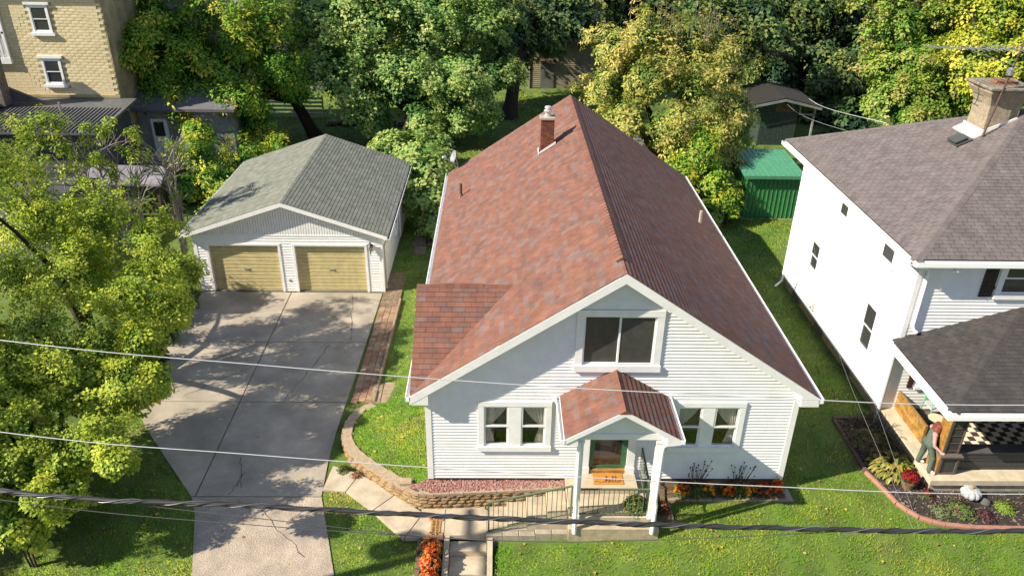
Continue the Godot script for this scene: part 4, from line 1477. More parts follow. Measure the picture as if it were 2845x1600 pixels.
		poly(so, [Vector3(-11.0 + s * half, 1.23, z - 0.02), Vector3(-11.0 + s * half, 1.27, z - 0.02), Vector3(-11.0, 2.6, z - 0.02), Vector3(-11.0, 2.56, z - 0.02)], Vector3(0, 0, 0.29))
		part("soffit", so.build(), mats.soffit, o)
		var g := MB.new()
		var gx: float = -11.0 + s * (half + 0.06)
		g.box(Vector3(gx - 0.05, 1.27, -20.65), Vector3(gx + 0.05, 1.285, -11.9))
		g.box(Vector3(gx + s * 0.05 - 0.006, 1.285, -20.65), Vector3(gx + s * 0.05 + 0.006, 1.37, -11.9))
		g.box(Vector3(gx - s * 0.045 - 0.006, 1.285, -20.65), Vector3(gx - s * 0.045 + 0.006, 1.35, -11.9))
		part("gutter", g.build(), mats.gutter, o)
		var gb := MB.new()
		gb.box(Vector3(gx - 0.04, 1.2855, -20.6), Vector3(gx + 0.04, 1.3, -11.95))
		part("gutter_leaves", gb.build(), mats.felt, o)
	for k in 44:
		var b := MB.new()
		b.col = (pal[rng.randi() % 5] as Color) * 1.1
		var zc := -11.89 - k * 0.2
		poly(b, [Vector3(-11.17, 2.685, zc), Vector3(-11.0, 2.752, zc), Vector3(-10.83, 2.685, zc)], Vector3(0, -0.004, -0.205))
		part("ridge_cap", b.build(), mats.shingle, rf)
	q = MB.new()
	q.tube([Vector3(-7.03, 1.28, -12.05), Vector3(-7.2, 1.0, -12.35), Vector3(-7.28, 0.8, -12.4), Vector3(-7.28, -1.1, -12.4)], [0.035, 0.035, 0.035, 0.035], 8)
	part("downspout", q.build(), flat(lin(0.42, 0.36, 0.3), 0.5), o)
	q = MB.new()
	q.tube([Vector3(-7.03, 1.28, -20.3), Vector3(-7.28, 0.9, -20.3), Vector3(-7.28, -1.15, -20.3), Vector3(-7.0, -1.25, -20.2)], [0.035, 0.035, 0.035, 0.035], 8)
	part("downspout", q.build(), mats.gutter, o)
	# window and door of the right side
	var side := Basis(Vector3(0, 0, -1), Vector3.UP, Vector3(1, 0, 0))
	window(o, Transform3D(side, Vector3(-7.335, 0.05, -16.3)), 0.75, 0.8, 0.08, "hung", false, null, mats.dark_glass)
	q = MB.new()
	q.box(Vector3(-7.34, -1.15, -18.6), Vector3(-7.3, 0.9, -17.6))
	part("side_door", q.build(), mats.trim, o)

# ---------------------------------------------------------------- the neighbour on the right
func make_right_house() -> void:
	var o := thing("two_storey_house", "tall white house with mauve grey hip roof and dark roofed front porch", "house", Vector3(13.2, 0, -7.3))
	var q := MB.new()
	q.box(Vector3(8.47, -1.2, -11.55), Vector3(18.0, 0.04, -3.06))
	part("foundation", q.build(), rough_mat(lin(0.5, 0.38, 0.2), 0.95, 1.5, 0.75, 0.5, 0.75), o)
	for z0 in [-10.0, -7.6, -5.2]:
		q = MB.new()
		q.box(Vector3(8.46, -0.45, z0 - 0.75), Vector3(8.475, -0.02, z0))
		part("basement_window", q.build(), flat(lin(0.09, 0.075, 0.06), 0.3), o)
	# left wall: courses of white boards with openings
	var lw := group_part("wall", o)
	var holes := [[-8.25, -7.6, 4.0, 4.74], [-5.06, -4.3, 3.98, 4.74], [-9.68, -9.0, 1.4, 2.46], [-5.1, -4.38, 1.02, 2.48]]
	var y := 0.06
	while y < 4.98:
		var spans := [[-11.58, -3.02]]
		for h in holes:
			if y + 0.05 > h[2] and y + 0.05 < h[3]:
				var nx := []
				for s in spans:
					if h[0] > s[0] and h[1] < s[1]:
						nx.append([s[0], h[0]]); nx.append([h[1], s[1]])
					else:
						nx.append(s)
				spans = nx
		for s in spans:
			var b := MB.new()
			poly(b, [Vector3(8.53, y, s[0]), Vector3(8.408, y, s[0]), Vector3(8.418, y + 0.105, s[0]), Vector3(8.53, y + 0.105, s[0])], Vector3(0, 0, s[1] - s[0]))
			part("siding_board", b.build(), mats.siding, lw)
		y += 0.105
	var fw := group_part("wall", o)
	clapboards(fw, 0.05, 4.98, 0.105, -3.0, func(_y): return 8.5, func(_y): return 18.0, [[10.75, 12.1, 3.86, 4.86], [9.25, 10.2, 0.8, 2.0]], mats.siding)
	q = MB.new()
	q.box(Vector3(17.9, 0.04, -11.58), Vector3(18.0, 5.0, -3.1)); q.box(Vector3(8.54, 0.04, -11.58), Vector3(17.9, 5.0, -11.48))
	q.box(Vector3(9.4, -0.8, -12.7), Vector3(17.0, 4.95, -11.6))
	part("wall", q.build(), mats.siding, o)
	q = MB.new()
	q.box(Vector3(8.39, 0.04, -3.1), Vector3(8.52, 4.95, -2.965))
	part("corner_board", q.build(), mats.trim, o)
	q = MB.new()
	q.box(Vector3(8.39, 0.04, -11.6), Vector3(8.5, 4.95, -11.5))
	part("corner_board", q.build(), mats.trim, o)
	q = MB.new()
	q.box(Vector3(8.54, 2.6, -11.4), Vector3(17.8, 2.7, -3.2)); q.box(Vector3(8.54, 0.05, -11.4), Vector3(17.8, 0.1, -3.2))
	part("floor", q.build(), mats.brown, o)
	var side := Basis(Vector3(0, 0, 1), Vector3.UP, Vector3(-1, 0, 0))
	window(o, Transform3D(side, Vector3(8.408, 4.38, -7.92)), 0.78, 0.84, 0.09, "plain", false, null, mats.dark_glass)
	window(o, Transform3D(side, Vector3(8.408, 4.36, -4.68)), 0.9, 0.88, 0.09, "plain", false, null, mats.dark_glass)
	window(o, Transform3D(side, Vector3(8.408, 1.93, -9.34)), 0.86, 1.2, 0.09, "hung", false, null, mats.dark_glass)
	window(o, Transform3D(side, Vector3(8.408, 1.75, -4.74)), 0.88, 1.62, 0.09, "hung", false, null, mats.dark_glass)
	window(o, Transform3D(Basis.IDENTITY, Vector3(11.42, 4.34, -2.985)), 1.62, 1.24, 0.15, "hung", false, null, mats.dark_glass)
	window(o, Transform3D(Basis.IDENTITY, Vector3(9.72, 1.4, -2.985)), 0.98, 1.3, 0.1, "hung", false, null, mats.dark_glass)
	var shm := rough_mat(lin(0.13, 0.09, 0.06), 0.8, 3, 0.35, 1.2, 0.4)
	for s in [[10.2, 3.78, 0.36, 1.06, shm], [9.0, 0.78, 0.16, 1.25, rough_mat(lin(0.09, 0.02, 0.022), 0.6)]]:
		var sh := group_part("shutter", o)
		for k in 3:
			var b := MB.new()
			b.box(Vector3(s[0] + k * s[2] / 3.0, s[1], -2.99), Vector3(s[0] + (k + 0.94) * s[2] / 3.0, s[1] + s[3], -2.95))
			part("plank", b.build(), s[4], sh)
		var b2 := MB.new()
		b2.box(Vector3(s[0], s[1] + 0.24, -2.95), Vector3(s[0] + s[2], s[1] + 0.33, -2.925))
		part("batten", b2.build(), s[4], sh)
	# hip roof
	var rf := group_part("roof", o)
	var a := atan(0.5)
	var pal := [Color(0.252, 0.214, 0.218), Color(0.258, 0.218, 0.222), Color(0.265, 0.224, 0.227), Color(0.272, 0.229, 0.231), Color(0.262, 0.223, 0.226)]
	var ey := 5.03
	var pk := Vector3(13.25, 7.645, -7.855)
	var c := [Vector3(8.02, ey, -2.63), Vector3(18.48, ey, -2.63), Vector3(18.48, ey, -13.08), Vector3(8.02, ey, -13.08)]
	q = MB.new()
	for i in 4:
		q.tri(c[i], c[(i + 1) % 4], pk)
		q.quad(c[i] - Vector3(0, 0.12, 0), c[(i + 1) % 4] - Vector3(0, 0.12, 0), c[(i + 1) % 4], c[i])
	q.quad(c[3] - Vector3(0, 0.12, 0), c[2] - Vector3(0, 0.12, 0), c[1] - Vector3(0, 0.12, 0), c[0] - Vector3(0, 0.12, 0))
	part("roof_deck", q.build(), mats.felt, rf)
	var sl := 5.23 / cos(a)
	var faces := [[c[3], Vector3(cos(a), sin(a), 0), Vector3(-sin(a), cos(a), 0), 130], [c[0], Vector3(0, sin(a), -cos(a)), Vector3(0, cos(a), sin(a)), 110], [c[1], Vector3(-cos(a), sin(a), 0), Vector3(sin(a), cos(a), 0), 0], [c[2], Vector3(0, sin(a), cos(a)), Vector3(0, cos(a), -sin(a)), 0]]
	for f in faces:
		shingles(rf, f[0] + f[2] * 0.006, f[1], f[2], sl, func(v): return v * cos(a), func(v): return 10.45 - v * cos(a), 0.305, 0.13, 0.01, pal, mats.shingle, f[3], 0.016)
	for i in 4:
		var n := 40
		for k in n:
			var p0: Vector3 = (c[i] as Vector3).lerp(pk, float(k) / n) + Vector3(0, 0.022, 0)
			var p1: Vector3 = (c[i] as Vector3).lerp(pk, (k + 1.06) / n) + Vector3(0, 0.012, 0)
			var d := (p1 - p0)
			var s := d.cross(Vector3.UP).normalized() * 0.15
			var b := MB.new()
			b.col = (pal[2 + rng.randi() % 3] as Color) * 1.06
			var dn := Vector3(0, -0.052, 0)
			b.quad(p0, p0 + s + dn, p1 + s + dn, p1); b.quad(p0 - s + dn, p0, p1, p1 - s + dn)
			b.quad(p0 - s + dn * 1.4, p0 + s + dn * 1.4, p0, p0 - s + dn)
			part("hip_cap", b.build(), mats.shingle, rf)
	# eaves: fascia and gutters
	for e in [[c[3], c[0], Vector3(-1, 0, 0)], [c[0], c[1], Vector3(0, 0, 1)]]:
		var out: Vector3 = e[2]
		var b := MB.new()
		var p0: Vector3 = e[0]
		var p1: Vector3 = e[1]
		b.obox(p0 + out * 0.02 - Vector3(0, 0.17, 0), p1 - p0, Vector3(0, 0.012, 0), out * 0.11)
		b.obox(p0 + out * 0.12 - Vector3(0, 0.158, 0), p1 - p0, Vector3(0, 0.12, 0), out * 0.012)
		b.obox(p0 + out * 0.005 - Vector3(0, 0.2, 0), p1 - p0, Vector3(0, 0.17, 0), out * 0.015)
		part("gutter", b.build(), mats.gutter, o)
	q = MB.new()
	q.box(Vector3(8.03, 4.85, -13.0), Vector3(8.53, 4.88, -2.66)); q.box(Vector3(8.53, 4.85, -3.0), Vector3(18.4, 4.88, -2.66))
	part("soffit", q.build(), mats.soffit, o)
	q = MB.new()
	q.tube([Vector3(8.1, 4.92, -2.58), Vector3(8.3, 4.75, -2.8), Vector3(8.62, 4.6, -2.93), Vector3(8.64, 4.4, -2.93), Vector3(8.64, 2.9, -2.93), Vector3(8.66, 2.78, -2.9), Vector3(8.75, 2.7, -2.85)], [0.05, 0.05, 0.05, 0.05, 0.05, 0.05, 0.05], 8)
	part("downspout", q.build(), mats.gutter, o)
	q = MB.new()
	q.tube([Vector3(8.0, 4.92, -12.9), Vector3(8.2, 4.75, -12.4), Vector3(8.36, 4.5, -11.62), Vector3(8.35, 0.0, -11.64), Vector3(8.33, -0.2, -11.6), Vector3(8.0, -0.33, -11.35)], [0.045, 0.045, 0.045, 0.045, 0.045, 0.045], 8)
	part("downspout", q.build(), mats.gutter, o)
	q = MB.new()
	q.tube([Vector3(8.34, 2.4, -2.9), Vector3(8.34, 0.0, -2.9), Vector3(8.28, -0.1, -2.86), Vector3(8.3, -0.45, -2.8)], [0.055, 0.055, 0.055, 0.055], 8)
	part("downspout", q.build(), flat(lin(0.4, 0.42, 0.45), 0.5), o)
	q = MB.new()
	q.tube([Vector3(8.37, 0.12, -11.2), Vector3(8.37, 0.14, -8.6), Vector3(8.37, 0.1, -6.0), Vector3(8.37, 0.13, -3.3)], [0.014, 0.014, 0.014, 0.014], 6)
	q.tube([Vector3(8.37, 4.0, -3.5), Vector3(8.37, 0.3, -3.42), Vector3(8.37, 0.12, -3.3)], [0.008, 0.008, 0.008], 5)
	part("wall_conduit", q.build(), flat(lin(0.5, 0.5, 0.48), 0.5), o)
	q = MB.new()
	q.box(Vector3(8.3, 0.2, -8.75), Vector3(8.41, 0.5, -8.5))
	q.tube([Vector3(8.33, 0.35, -8.62), Vector3(8.24, 0.35, -8.62)], [0.08, 0.08], 12)
	part("electric_meter", q.build(), flat(lin(0.45, 0.45, 0.45), 0.4), o)
	q = MB.new()
	q.box(Vector3(8.395, -0.05, -11.58), Vector3(8.42, 0.06, -3.0))
	part("water_table", q.build(), mats.trim, o)
	# roof vents
	for p in [Vector3(11.3, 6.72, -7.6), Vector3(13.0, 6.6, -5.35)]:
		var b := MB.new()
		var left: bool = p.x < 12
		var upv := Vector3(cos(a), sin(a), 0) if left else Vector3(0, sin(a), -cos(a))
		var nr := Vector3(-sin(a), cos(a), 0) if left else Vector3(0, cos(a), sin(a))
		var u := upv.cross(nr)
		b.obox(p - u * 0.3 - upv * 0.25, u * 0.6, upv * 0.5, nr * 0.02)
		b.obox(p - u * 0.22 - upv * 0.2, u * 0.44, upv * 0.34, nr * 0.11)
		b.obox(p - u * 0.25 - upv * 0.24 + nr * 0.09, u * 0.5, upv * 0.36, nr * 0.03)
		part("roof_vent", b.build(), flat(lin(0.05, 0.055, 0.05), 0.5), rf)
	# flood lamp under the eave
	q = MB.new()
	q.tube([Vector3(9.15, 4.84, -2.75), Vector3(9.2, 4.78, -2.68), Vector3(9.15, 4.68, -2.6)], [0.04, 0.06, 0.075], 10)
	part("flood_lamp", q.build(), mats.trim, o)
	# chimney: rendered stack with a flared top
	var ch := group_part("chimney", o)
	q = MB.new()
	var base := Vector3(12.35, 6.7, -8.0)
	var lev := [[0.0, 0.5], [0.7, 0.46], [1.1, 0.47], [1.35, 0.56], [1.5, 0.66], [1.62, 0.66]]
	for i in lev.size() - 1:
		var h0: float = lev[i][0]
		var h1: float = lev[i + 1][0]
		var w0: float = lev[i][1]
		var w1: float = lev[i + 1][1]
		for k in 4:
			var d0 := [Vector3(-1, 0, 1), Vector3(1, 0, 1), Vector3(1, 0, -1), Vector3(-1, 0, -1)]
			var m0: Vector3 = d0[k]
			var m1: Vector3 = d0[(k + 1) % 4]
			q.quad(base + m0 * w0 + Vector3(0, h0, 0), base + m1 * w0 + Vector3(0, h0, 0), base + m1 * w1 + Vector3(0, h1, 0), base + m0 * w1 + Vector3(0, h1, 0))
	q.box(base + Vector3(-0.64, 1.55, -0.64), base + Vector3(0.64, 1.61, 0.64))
	part("stack", q.build(), rough_mat(lin(0.54, 0.45, 0.32), 0.95, 2, 0.75, 0.9, 0.75, false, 1.5), ch)
	q = MB.new()
	q.bevel_box(base + Vector3(-0.72, 1.61, -0.72), base + Vector3(0.72, 1.68, 0.72), 0.02)
	part("cap", q.build(), rough_mat(lin(0.5, 0.43, 0.33), 0.95, 2, 0.6, 0.9, 0.6), ch)
	q = MB.new()
	q.box(base + Vector3(-0.25, 1.68, -0.25), base + Vector3(0.35, 1.76, 0.2))
	part("flue", q.build(), rough_mat(lin(0.36, 0.16, 0.09), 0.95), ch)
	q = MB.new()
	q.prism([base + Vector3(-0.95, -0.12, 0.57), base + Vector3(-0.5, 0.06, 0.57), base + Vector3(-0.5, 0.36, 0.53), base + Vector3(-0.62, 0.3, 0.53)], Vector3(0, 0, 0.03))
	q.obox(base + Vector3(-0.8, 0.12, -0.55), Vector3(0.3, 0.15, 0), Vector3(-0.02, 0.04, 0), Vector3(0, 0, 1.12))
	q.obox(base + Vector3(-0.53, 0.05, -0.55), Vector3(0.02, 0, 0), Vector3(0, 0.34, 0), Vector3(0, 0, 1.1))
	q.prism([base + Vector3(-0.55, 0.1, 0.51), base + Vector3(0.4, 0.5, 0.51), base + Vector3(0.55, 0.42, 0.51), base + Vector3(0.55, 0.68, 0.51), base + Vector3(0.4, 0.78, 0.51), base + Vector3(-0.55, 0.36, 0.51)], Vector3(0, 0, 0.02))
	part("flashing", q.build(), mats.trim, ch)
	# aerial
	var an := thing("roof_antenna", "tall rusty mast with a wide television aerial strapped to the chimney", "antenna", Vector3(12.0, 6.5, -7.35))
	q = MB.new()
	var foot := Vector3(11.75, 6.75, -7.3)
	var head := Vector3(12.15, 9.7, -7.3)
	q.tube([foot, head], [0.035, 0.03], 8)
	q.bar(foot + Vector3(0.2, 1.5, 0), foot + Vector3(0.55, 1.45, -0.2), 0.03, 0.03)
	part("mast", q.build(), rough_mat(lin(0.16, 0.09, 0.07), 0.8), an)
	q = MB.new()
	q.lathe(foot + Vector3(0.26, 2.1, 0.0), [Vector2(0.02, -0.1), Vector2(0.1, -0.08), Vector2(0.1, 0.08), Vector2(0.03, 0.14)], 10)
	part("rotor", q.build(), mats.metal, an)
	q = MB.new()
	var dirb := Vector3(-1, -0.02, -0.12).normalized()
	var b0 := head + Vector3(1.3, -0.2, 0.2)
	var b1 := head + dirb * 2.6 + Vector3(0, -0.18, 0)
	q.bar(b0, b1, 0.03, 0.03)
	q.bar(head + Vector3(0.05, -0.7, 0), head + dirb * 1.5 + Vector3(0, -0.2, 0), 0.02, 0.02)
	part("boom", q.build(), mats.metal, an)
	for k in 22:
		var t := k / 21.0
		var p := b1.lerp(b0, t)
		var l := lerpf(0.24, 0.8, t)
		var e := MB.new()
		e.bar(p + Vector3(0.0, 0.02, -l), p + Vector3(0.0, 0.02, l), 0.014, 0.014)
		part("element", e.build(), mats.metal, an)
	for s in [Vector3(-0.45, 0.5, 0.75), Vector3(0.9, 0.3, 0.7)]:
		var e := MB.new()
		e.bar(head - Vector3(0.02, 0.15, 0), head + s, 0.025, 0.025)
		part("element", e.build(), mats.metal, an)
	# ---- porch
	var pr := group_part("porch_roof", o)
	var pa := atan(0.32)
	var dpal := [Color(0.082, 0.072, 0.075), Color(0.09, 0.079, 0.081), Color(0.097, 0.084, 0.085), Color(0.105, 0.091, 0.092)]
	var pc := Vector3(8.2, 2.38, 0.34)
	q = MB.new()
	var wl := 3.34
	var ty := 2.38 + wl * 0.32
	q.tri(pc, Vector3(8.2 + wl, ty, -3.0), Vector3(8.2, 2.38, -3.0))
	q.quad(pc, Vector3(17.5, 2.38, 0.34), Vector3(17.5, ty, -3.0), Vector3(8.2 + wl, ty, -3.0))
	q.quad(Vector3(8.2, 2.28, -3.0), Vector3(17.5, 2.28, -3.0), Vector3(17.5, 2.28, 0.34), Vector3(8.2, 2.28, 0.34))
	part("roof_deck", q.build(), mats.felt, pr)
	var nl := Vector3(-sin(pa), cos(pa), 0)
	var nf := Vector3(0, cos(pa), sin(pa))
	shingles(pr, Vector3(8.2, 2.38, -3.0) + nl * 0.006, Vector3(cos(pa), sin(pa), 0), nl, wl / cos(pa), func(_v): return 0.0, func(v): return 3.34 - v * cos(pa), 0.305, 0.13, 0.01, dpal, mats.shingle, 140, 0.012)
	shingles(pr, pc + nf * 0.006, Vector3(0, sin(pa), -cos(pa)), nf, wl / cos(pa), func(v): return v * cos(pa), func(_v): return 9.3, 0.305, 0.13, 0.01, dpal, mats.shingle, 160, 0.012)
	for k in 24:
		var p0: Vector3 = pc.lerp(Vector3(8.2 + wl, ty, -3.0), k / 24.0) + Vector3(0, 0.022, 0)
		var p1: Vector3 = pc.lerp(Vector3(8.2 + wl, ty, -3.0), (k + 1.05) / 24.0) + Vector3(0, 0.012, 0)
		var s := (p1 - p0).cross(Vector3.UP).normalized() * 0.14
		var b := MB.new()
		b.col = dpal[1 + rng.randi() % 3]
		var dn := Vector3(0, -0.034, 0)
		b.quad(p0, p0 + s + dn, p1 + s + dn, p1); b.quad(p0 - s + dn, p0, p1, p1 - s + dn)
		part("hip_cap", b.build(), mats.shingle, pr)
	q = MB.new()
	q.box(Vector3(8.15, 2.2, -3.0), Vector3(8.19, 2.36, 0.39)); q.box(Vector3(8.19, 2.2, 0.35), Vector3(17.5, 2.36, 0.39))
	q.box(Vector3(8.03, 2.24, -3.3), Vector3(8.15, 2.255, 0.5)); q.box(Vector3(8.03, 2.255, -3.3), Vector3(8.042, 2.37, 0.5)); q.box(Vector3(8.15, 2.24, 0.39), Vector3(17.5, 2.255, 0.5))
	q.box(Vector3(8.042, 2.255, 0.488), Vector3(17.5, 2.37, 0.5)); q.box(Vector3(8.042, 2.255, -3.3), Vector3(8.15, 2.36, -3.288))
	part("gutter", q.build(), mats.gutter, pr)
	q = MB.new()
	q.box(Vector3(8.6, 2.1, -0.55), Vector3(17.4, 2.28, -0.13)); q.box(Vector3(8.6, 2.1, -2.98), Vector3(8.9, 2.28, -0.56))
	part("beam", q.build(), mats.trim, pr)
	# deck and its front
	var dk := group_part("porch", o)
	q = MB.new()
	q.bevel_box(Vector3(8.4, -0.12, -3.0), Vector3(17.5, 0.05, 0.12), 0.015)
	part("slab", q.build(), rough_mat(lin(0.62, 0.53, 0.39), 0.9, 1.4, 0.84, 0.4, 0.84), dk)
	q = MB.new()
	q.box(Vector3(8.46, -1.0, -3.05), Vector3(17.5, -0.12, 0.05))
	part("foundation", q.build(), mats.stucco, dk)
	q = MB.new()
	q.box(Vector3(8.95, 0.051, -2.95), Vector3(17.4, 0.056, -0.5))
	part("porch_floor", q.build(), rough_mat(lin(0.2, 0.18, 0.16), 0.7), dk)
	# low wooden side wall
	for k in 5:
		var b := MB.new()
		b.bevel_box(Vector3(8.83, 0.06 + k * 0.118, -3.0), Vector3(8.9, 0.174 + k * 0.118, -1.36), 0.004)
		part("side_plank", b.build(), rough_mat([lin(0.62, 0.34, 0.07), lin(0.55, 0.27, 0.05), lin(0.66, 0.38, 0.1), lin(0.6, 0.3, 0.06), lin(0.58, 0.33, 0.09)][k], 0.5, 0.8, 0.7, 0.6, 0.6), dk)
	# corner column on its pedestal: stained wood to the side, dark panels to the front
	var cl := group_part("column", o)
	var dark := rough_mat(lin(0.055, 0.055, 0.055), 0.6, 3, 0.8, 1, 0.8)
	q = MB.new()
	q.box(Vector3(8.64, 0.05, -0.62), Vector3(9.13, 0.62, -0.13))
	q.box(Vector3(8.7, 0.66, -0.6), Vector3(9.08, 2.1, -0.2))
	part("core", q.build(), dark, cl)
	q = MB.new()
	q.bevel_box(Vector3(8.58, 0.61, -0.68), Vector3(9.18, 0.67, -0.06), 0.01)
	part("pedestal_cap", q.build(), rough_mat(lin(0.2, 0.17, 0.15), 0.6), cl)
	for k in 4:
		var b := MB.new()
		b.box(Vector3(8.61, 0.055, -0.62 + k * 0.123), Vector3(8.64, 0.61, -0.505 + k * 0.123))
		b.box(Vector3(8.67, 0.67, -0.6 + k * 0.1), Vector3(8.7, 2.1, -0.505 + k * 0.1))
		part("side_plank", b.build(), mats.wood, cl)
	q = MB.new()
	q.box(Vector3(8.645, 0.055, -0.128), Vector3(8.7, 0.61, -0.1)); q.box(Vector3(9.07, 0.055, -0.128), Vector3(9.13, 0.61, -0.1)); q.box(Vector3(8.7, 0.055, -0.128), Vector3(9.07, 0.11, -0.1)); q.box(Vector3(8.7, 0.55, -0.128), Vector3(9.07, 0.61, -0.1))
	q.box(Vector3(8.67, 0.67, -0.198), Vector3(8.73, 2.1, -0.17)); q.box(Vector3(9.05, 0.67, -0.198), Vector3(9.09, 2.1, -0.17))
	for k in 6:
		q.box(Vector3(8.73, 0.75 + k * 0.24, -0.198), Vector3(9.05, 0.77 + k * 0.24, -0.18))
	part("front_trim", q.build(), rough_mat(lin(0.15, 0.11, 0.1), 0.6), cl)
	# low front wall
	var fl := group_part("front_wall", o)
	for k in 4:
		var b := MB.new()
		b.box(Vector3(9.2, 0.055 + k * 0.135, -0.5), Vector3(17.4, 0.18 + k * 0.135, -0.3 + (0.012 if k % 2 else 0.0)))
		part("wall_board", b.build(), dark, fl)
	q = MB.new()
	q.bevel_box(Vector3(9.19, 0.6, -0.62), Vector3(17.4, 0.65, -0.26), 0.01)
	part("wall_cap", q.build(), rough_mat(lin(0.13, 0.125, 0.12), 0.6), fl)
	# checkered rug
	var im := Image.create(26, 18, false, Image.FORMAT_RGB8)
	for i in 26:
		for j in 18:
			im.set_pixel(i, j, Color(0.83, 0.75, 0.66) if (i / 2 + j / 2) % 2 else Color(0.2, 0.17, 0.18))
	var rm := flat(Color(1, 1, 1), 0.95)
	rm.albedo_texture = ImageTexture.create_from_image(im)
	rm.texture_filter = BaseMaterial3D.TEXTURE_FILTER_NEAREST
	var rug := thing("checkered_rug", "black and cream checkered rug on the neighbour's porch floor", "rug", Vector3(11.15, 0.06, -1.95))
	var pm := PlaneMesh.new()
	pm.size = Vector2(2.6, 1.8)
	var rr := part("print", pm, rm, rug, true)
	rr.position = Vector3(0, 0.012, 0)
	q = MB.new()
	q.box(Vector3(9.86, 0.058, -2.84), Vector3(12.44, 0.07, -1.06))
	part("pile", q.build(), flat(lin(0.3, 0.26, 0.22), 0.95), rug)
	# chair and little table
	var cm := flat(lin(0.12, 0.36, 0.2), 0.45)
	var chh := thing("metal_garden_chair", "pale green metal garden chair standing on neighbour's porch", "chair", Vector3(9.75, 0.06, -2.5))
	q = MB.new()
	q.bevel_box(Vector3(9.5, 0.44, -2.72), Vector3(9.98, 0.48, -2.28), 0.012)
	part("seat", q.build(), flat(lin(0.4, 0.4, 0.41), 0.5), chh)
	q = MB.new()
	q.tube([Vector3(9.5, 0.46, -2.74), Vector3(9.5, 0.95, -2.84), Vector3(9.74, 1.05, -2.87), Vector3(9.98, 0.95, -2.84), Vector3(9.98, 0.46, -2.74)], [0.022, 0.022, 0.022, 0.022, 0.022], 8)
	q.obox(Vector3(9.55, 0.52, -2.77), Vector3(0.38, 0, 0), Vector3(0, 0.45, -0.08), Vector3(0, 0.003, 0.02))
	part("backrest", q.build(), cm, chh)
	for s in [9.5, 9.98]:
		var b := MB.new()
		b.tube([Vector3(s, 0.06, -2.28), Vector3(s, 0.45, -2.3), Vector3(s, 0.66, -2.36), Vector3(s, 0.68, -2.6), Vector3(s, 0.66, -2.78)], [0.018, 0.018, 0.018, 0.02, 0.018], 8)
		part("arm", b.build(), cm, chh)
		b = MB.new()
		b.tube([Vector3(s, 0.06, -2.82), Vector3(s, 0.46, -2.74)], [0.018, 0.018], 8)
		part("leg", b.build(), cm, chh)
	var tb := thing("porch_table", "small round cream table beside the green chair on the porch", "table", Vector3(9.5, 0.06, -1.98))
	q = MB.new()
	q.lathe(Vector3(9.5, 0.42, -1.98), [Vector2(0.0, 0.0), Vector2(0.22, 0.0), Vector2(0.235, 0.02), Vector2(0.0, 0.022)], 20)
	part("tabletop", q.build(), flat(lin(0.55, 0.47, 0.34), 0.6), tb)
	for k in 3:
		var b := MB.new()
		var an2 := TAU * k / 3
		b.tube([Vector3(9.5 + cos(an2) * 0.2, 0.06, -1.98 + sin(an2) * 0.2), Vector3(9.5 + cos(an2) * 0.06, 0.42, -1.98 + sin(an2) * 0.06)], [0.012, 0.012], 6)
		part("leg", b.build(), mats.black, tb)
	var jg := thing("white_jug", "white watering jug standing on porch floor beside the column", "jug", Vector3(9.35, 0.06, -1.45))
	q = MB.new()
	q.lathe(Vector3(9.35, 0.06, -1.45), [Vector2(0.08, 0.0), Vector2(0.11, 0.05), Vector2(0.11, 0.2), Vector2(0.05, 0.28), Vector2(0.05, 0.33), Vector2(0.0, 0.331)], 14)
	part("body", q.build(), flat(lin(0.7, 0.7, 0.7), 0.4), jg)
	q = MB.new()
	q.tube([Vector3(9.45, 0.14, -1.45), Vector3(9.53, 0.2, -1.45), Vector3(9.52, 0.3, -1.45), Vector3(9.4, 0.35, -1.45)], [0.012, 0.012, 0.012, 0.012], 6)
	part("handle", q.build(), flat(lin(0.7, 0.7, 0.7), 0.4), jg)

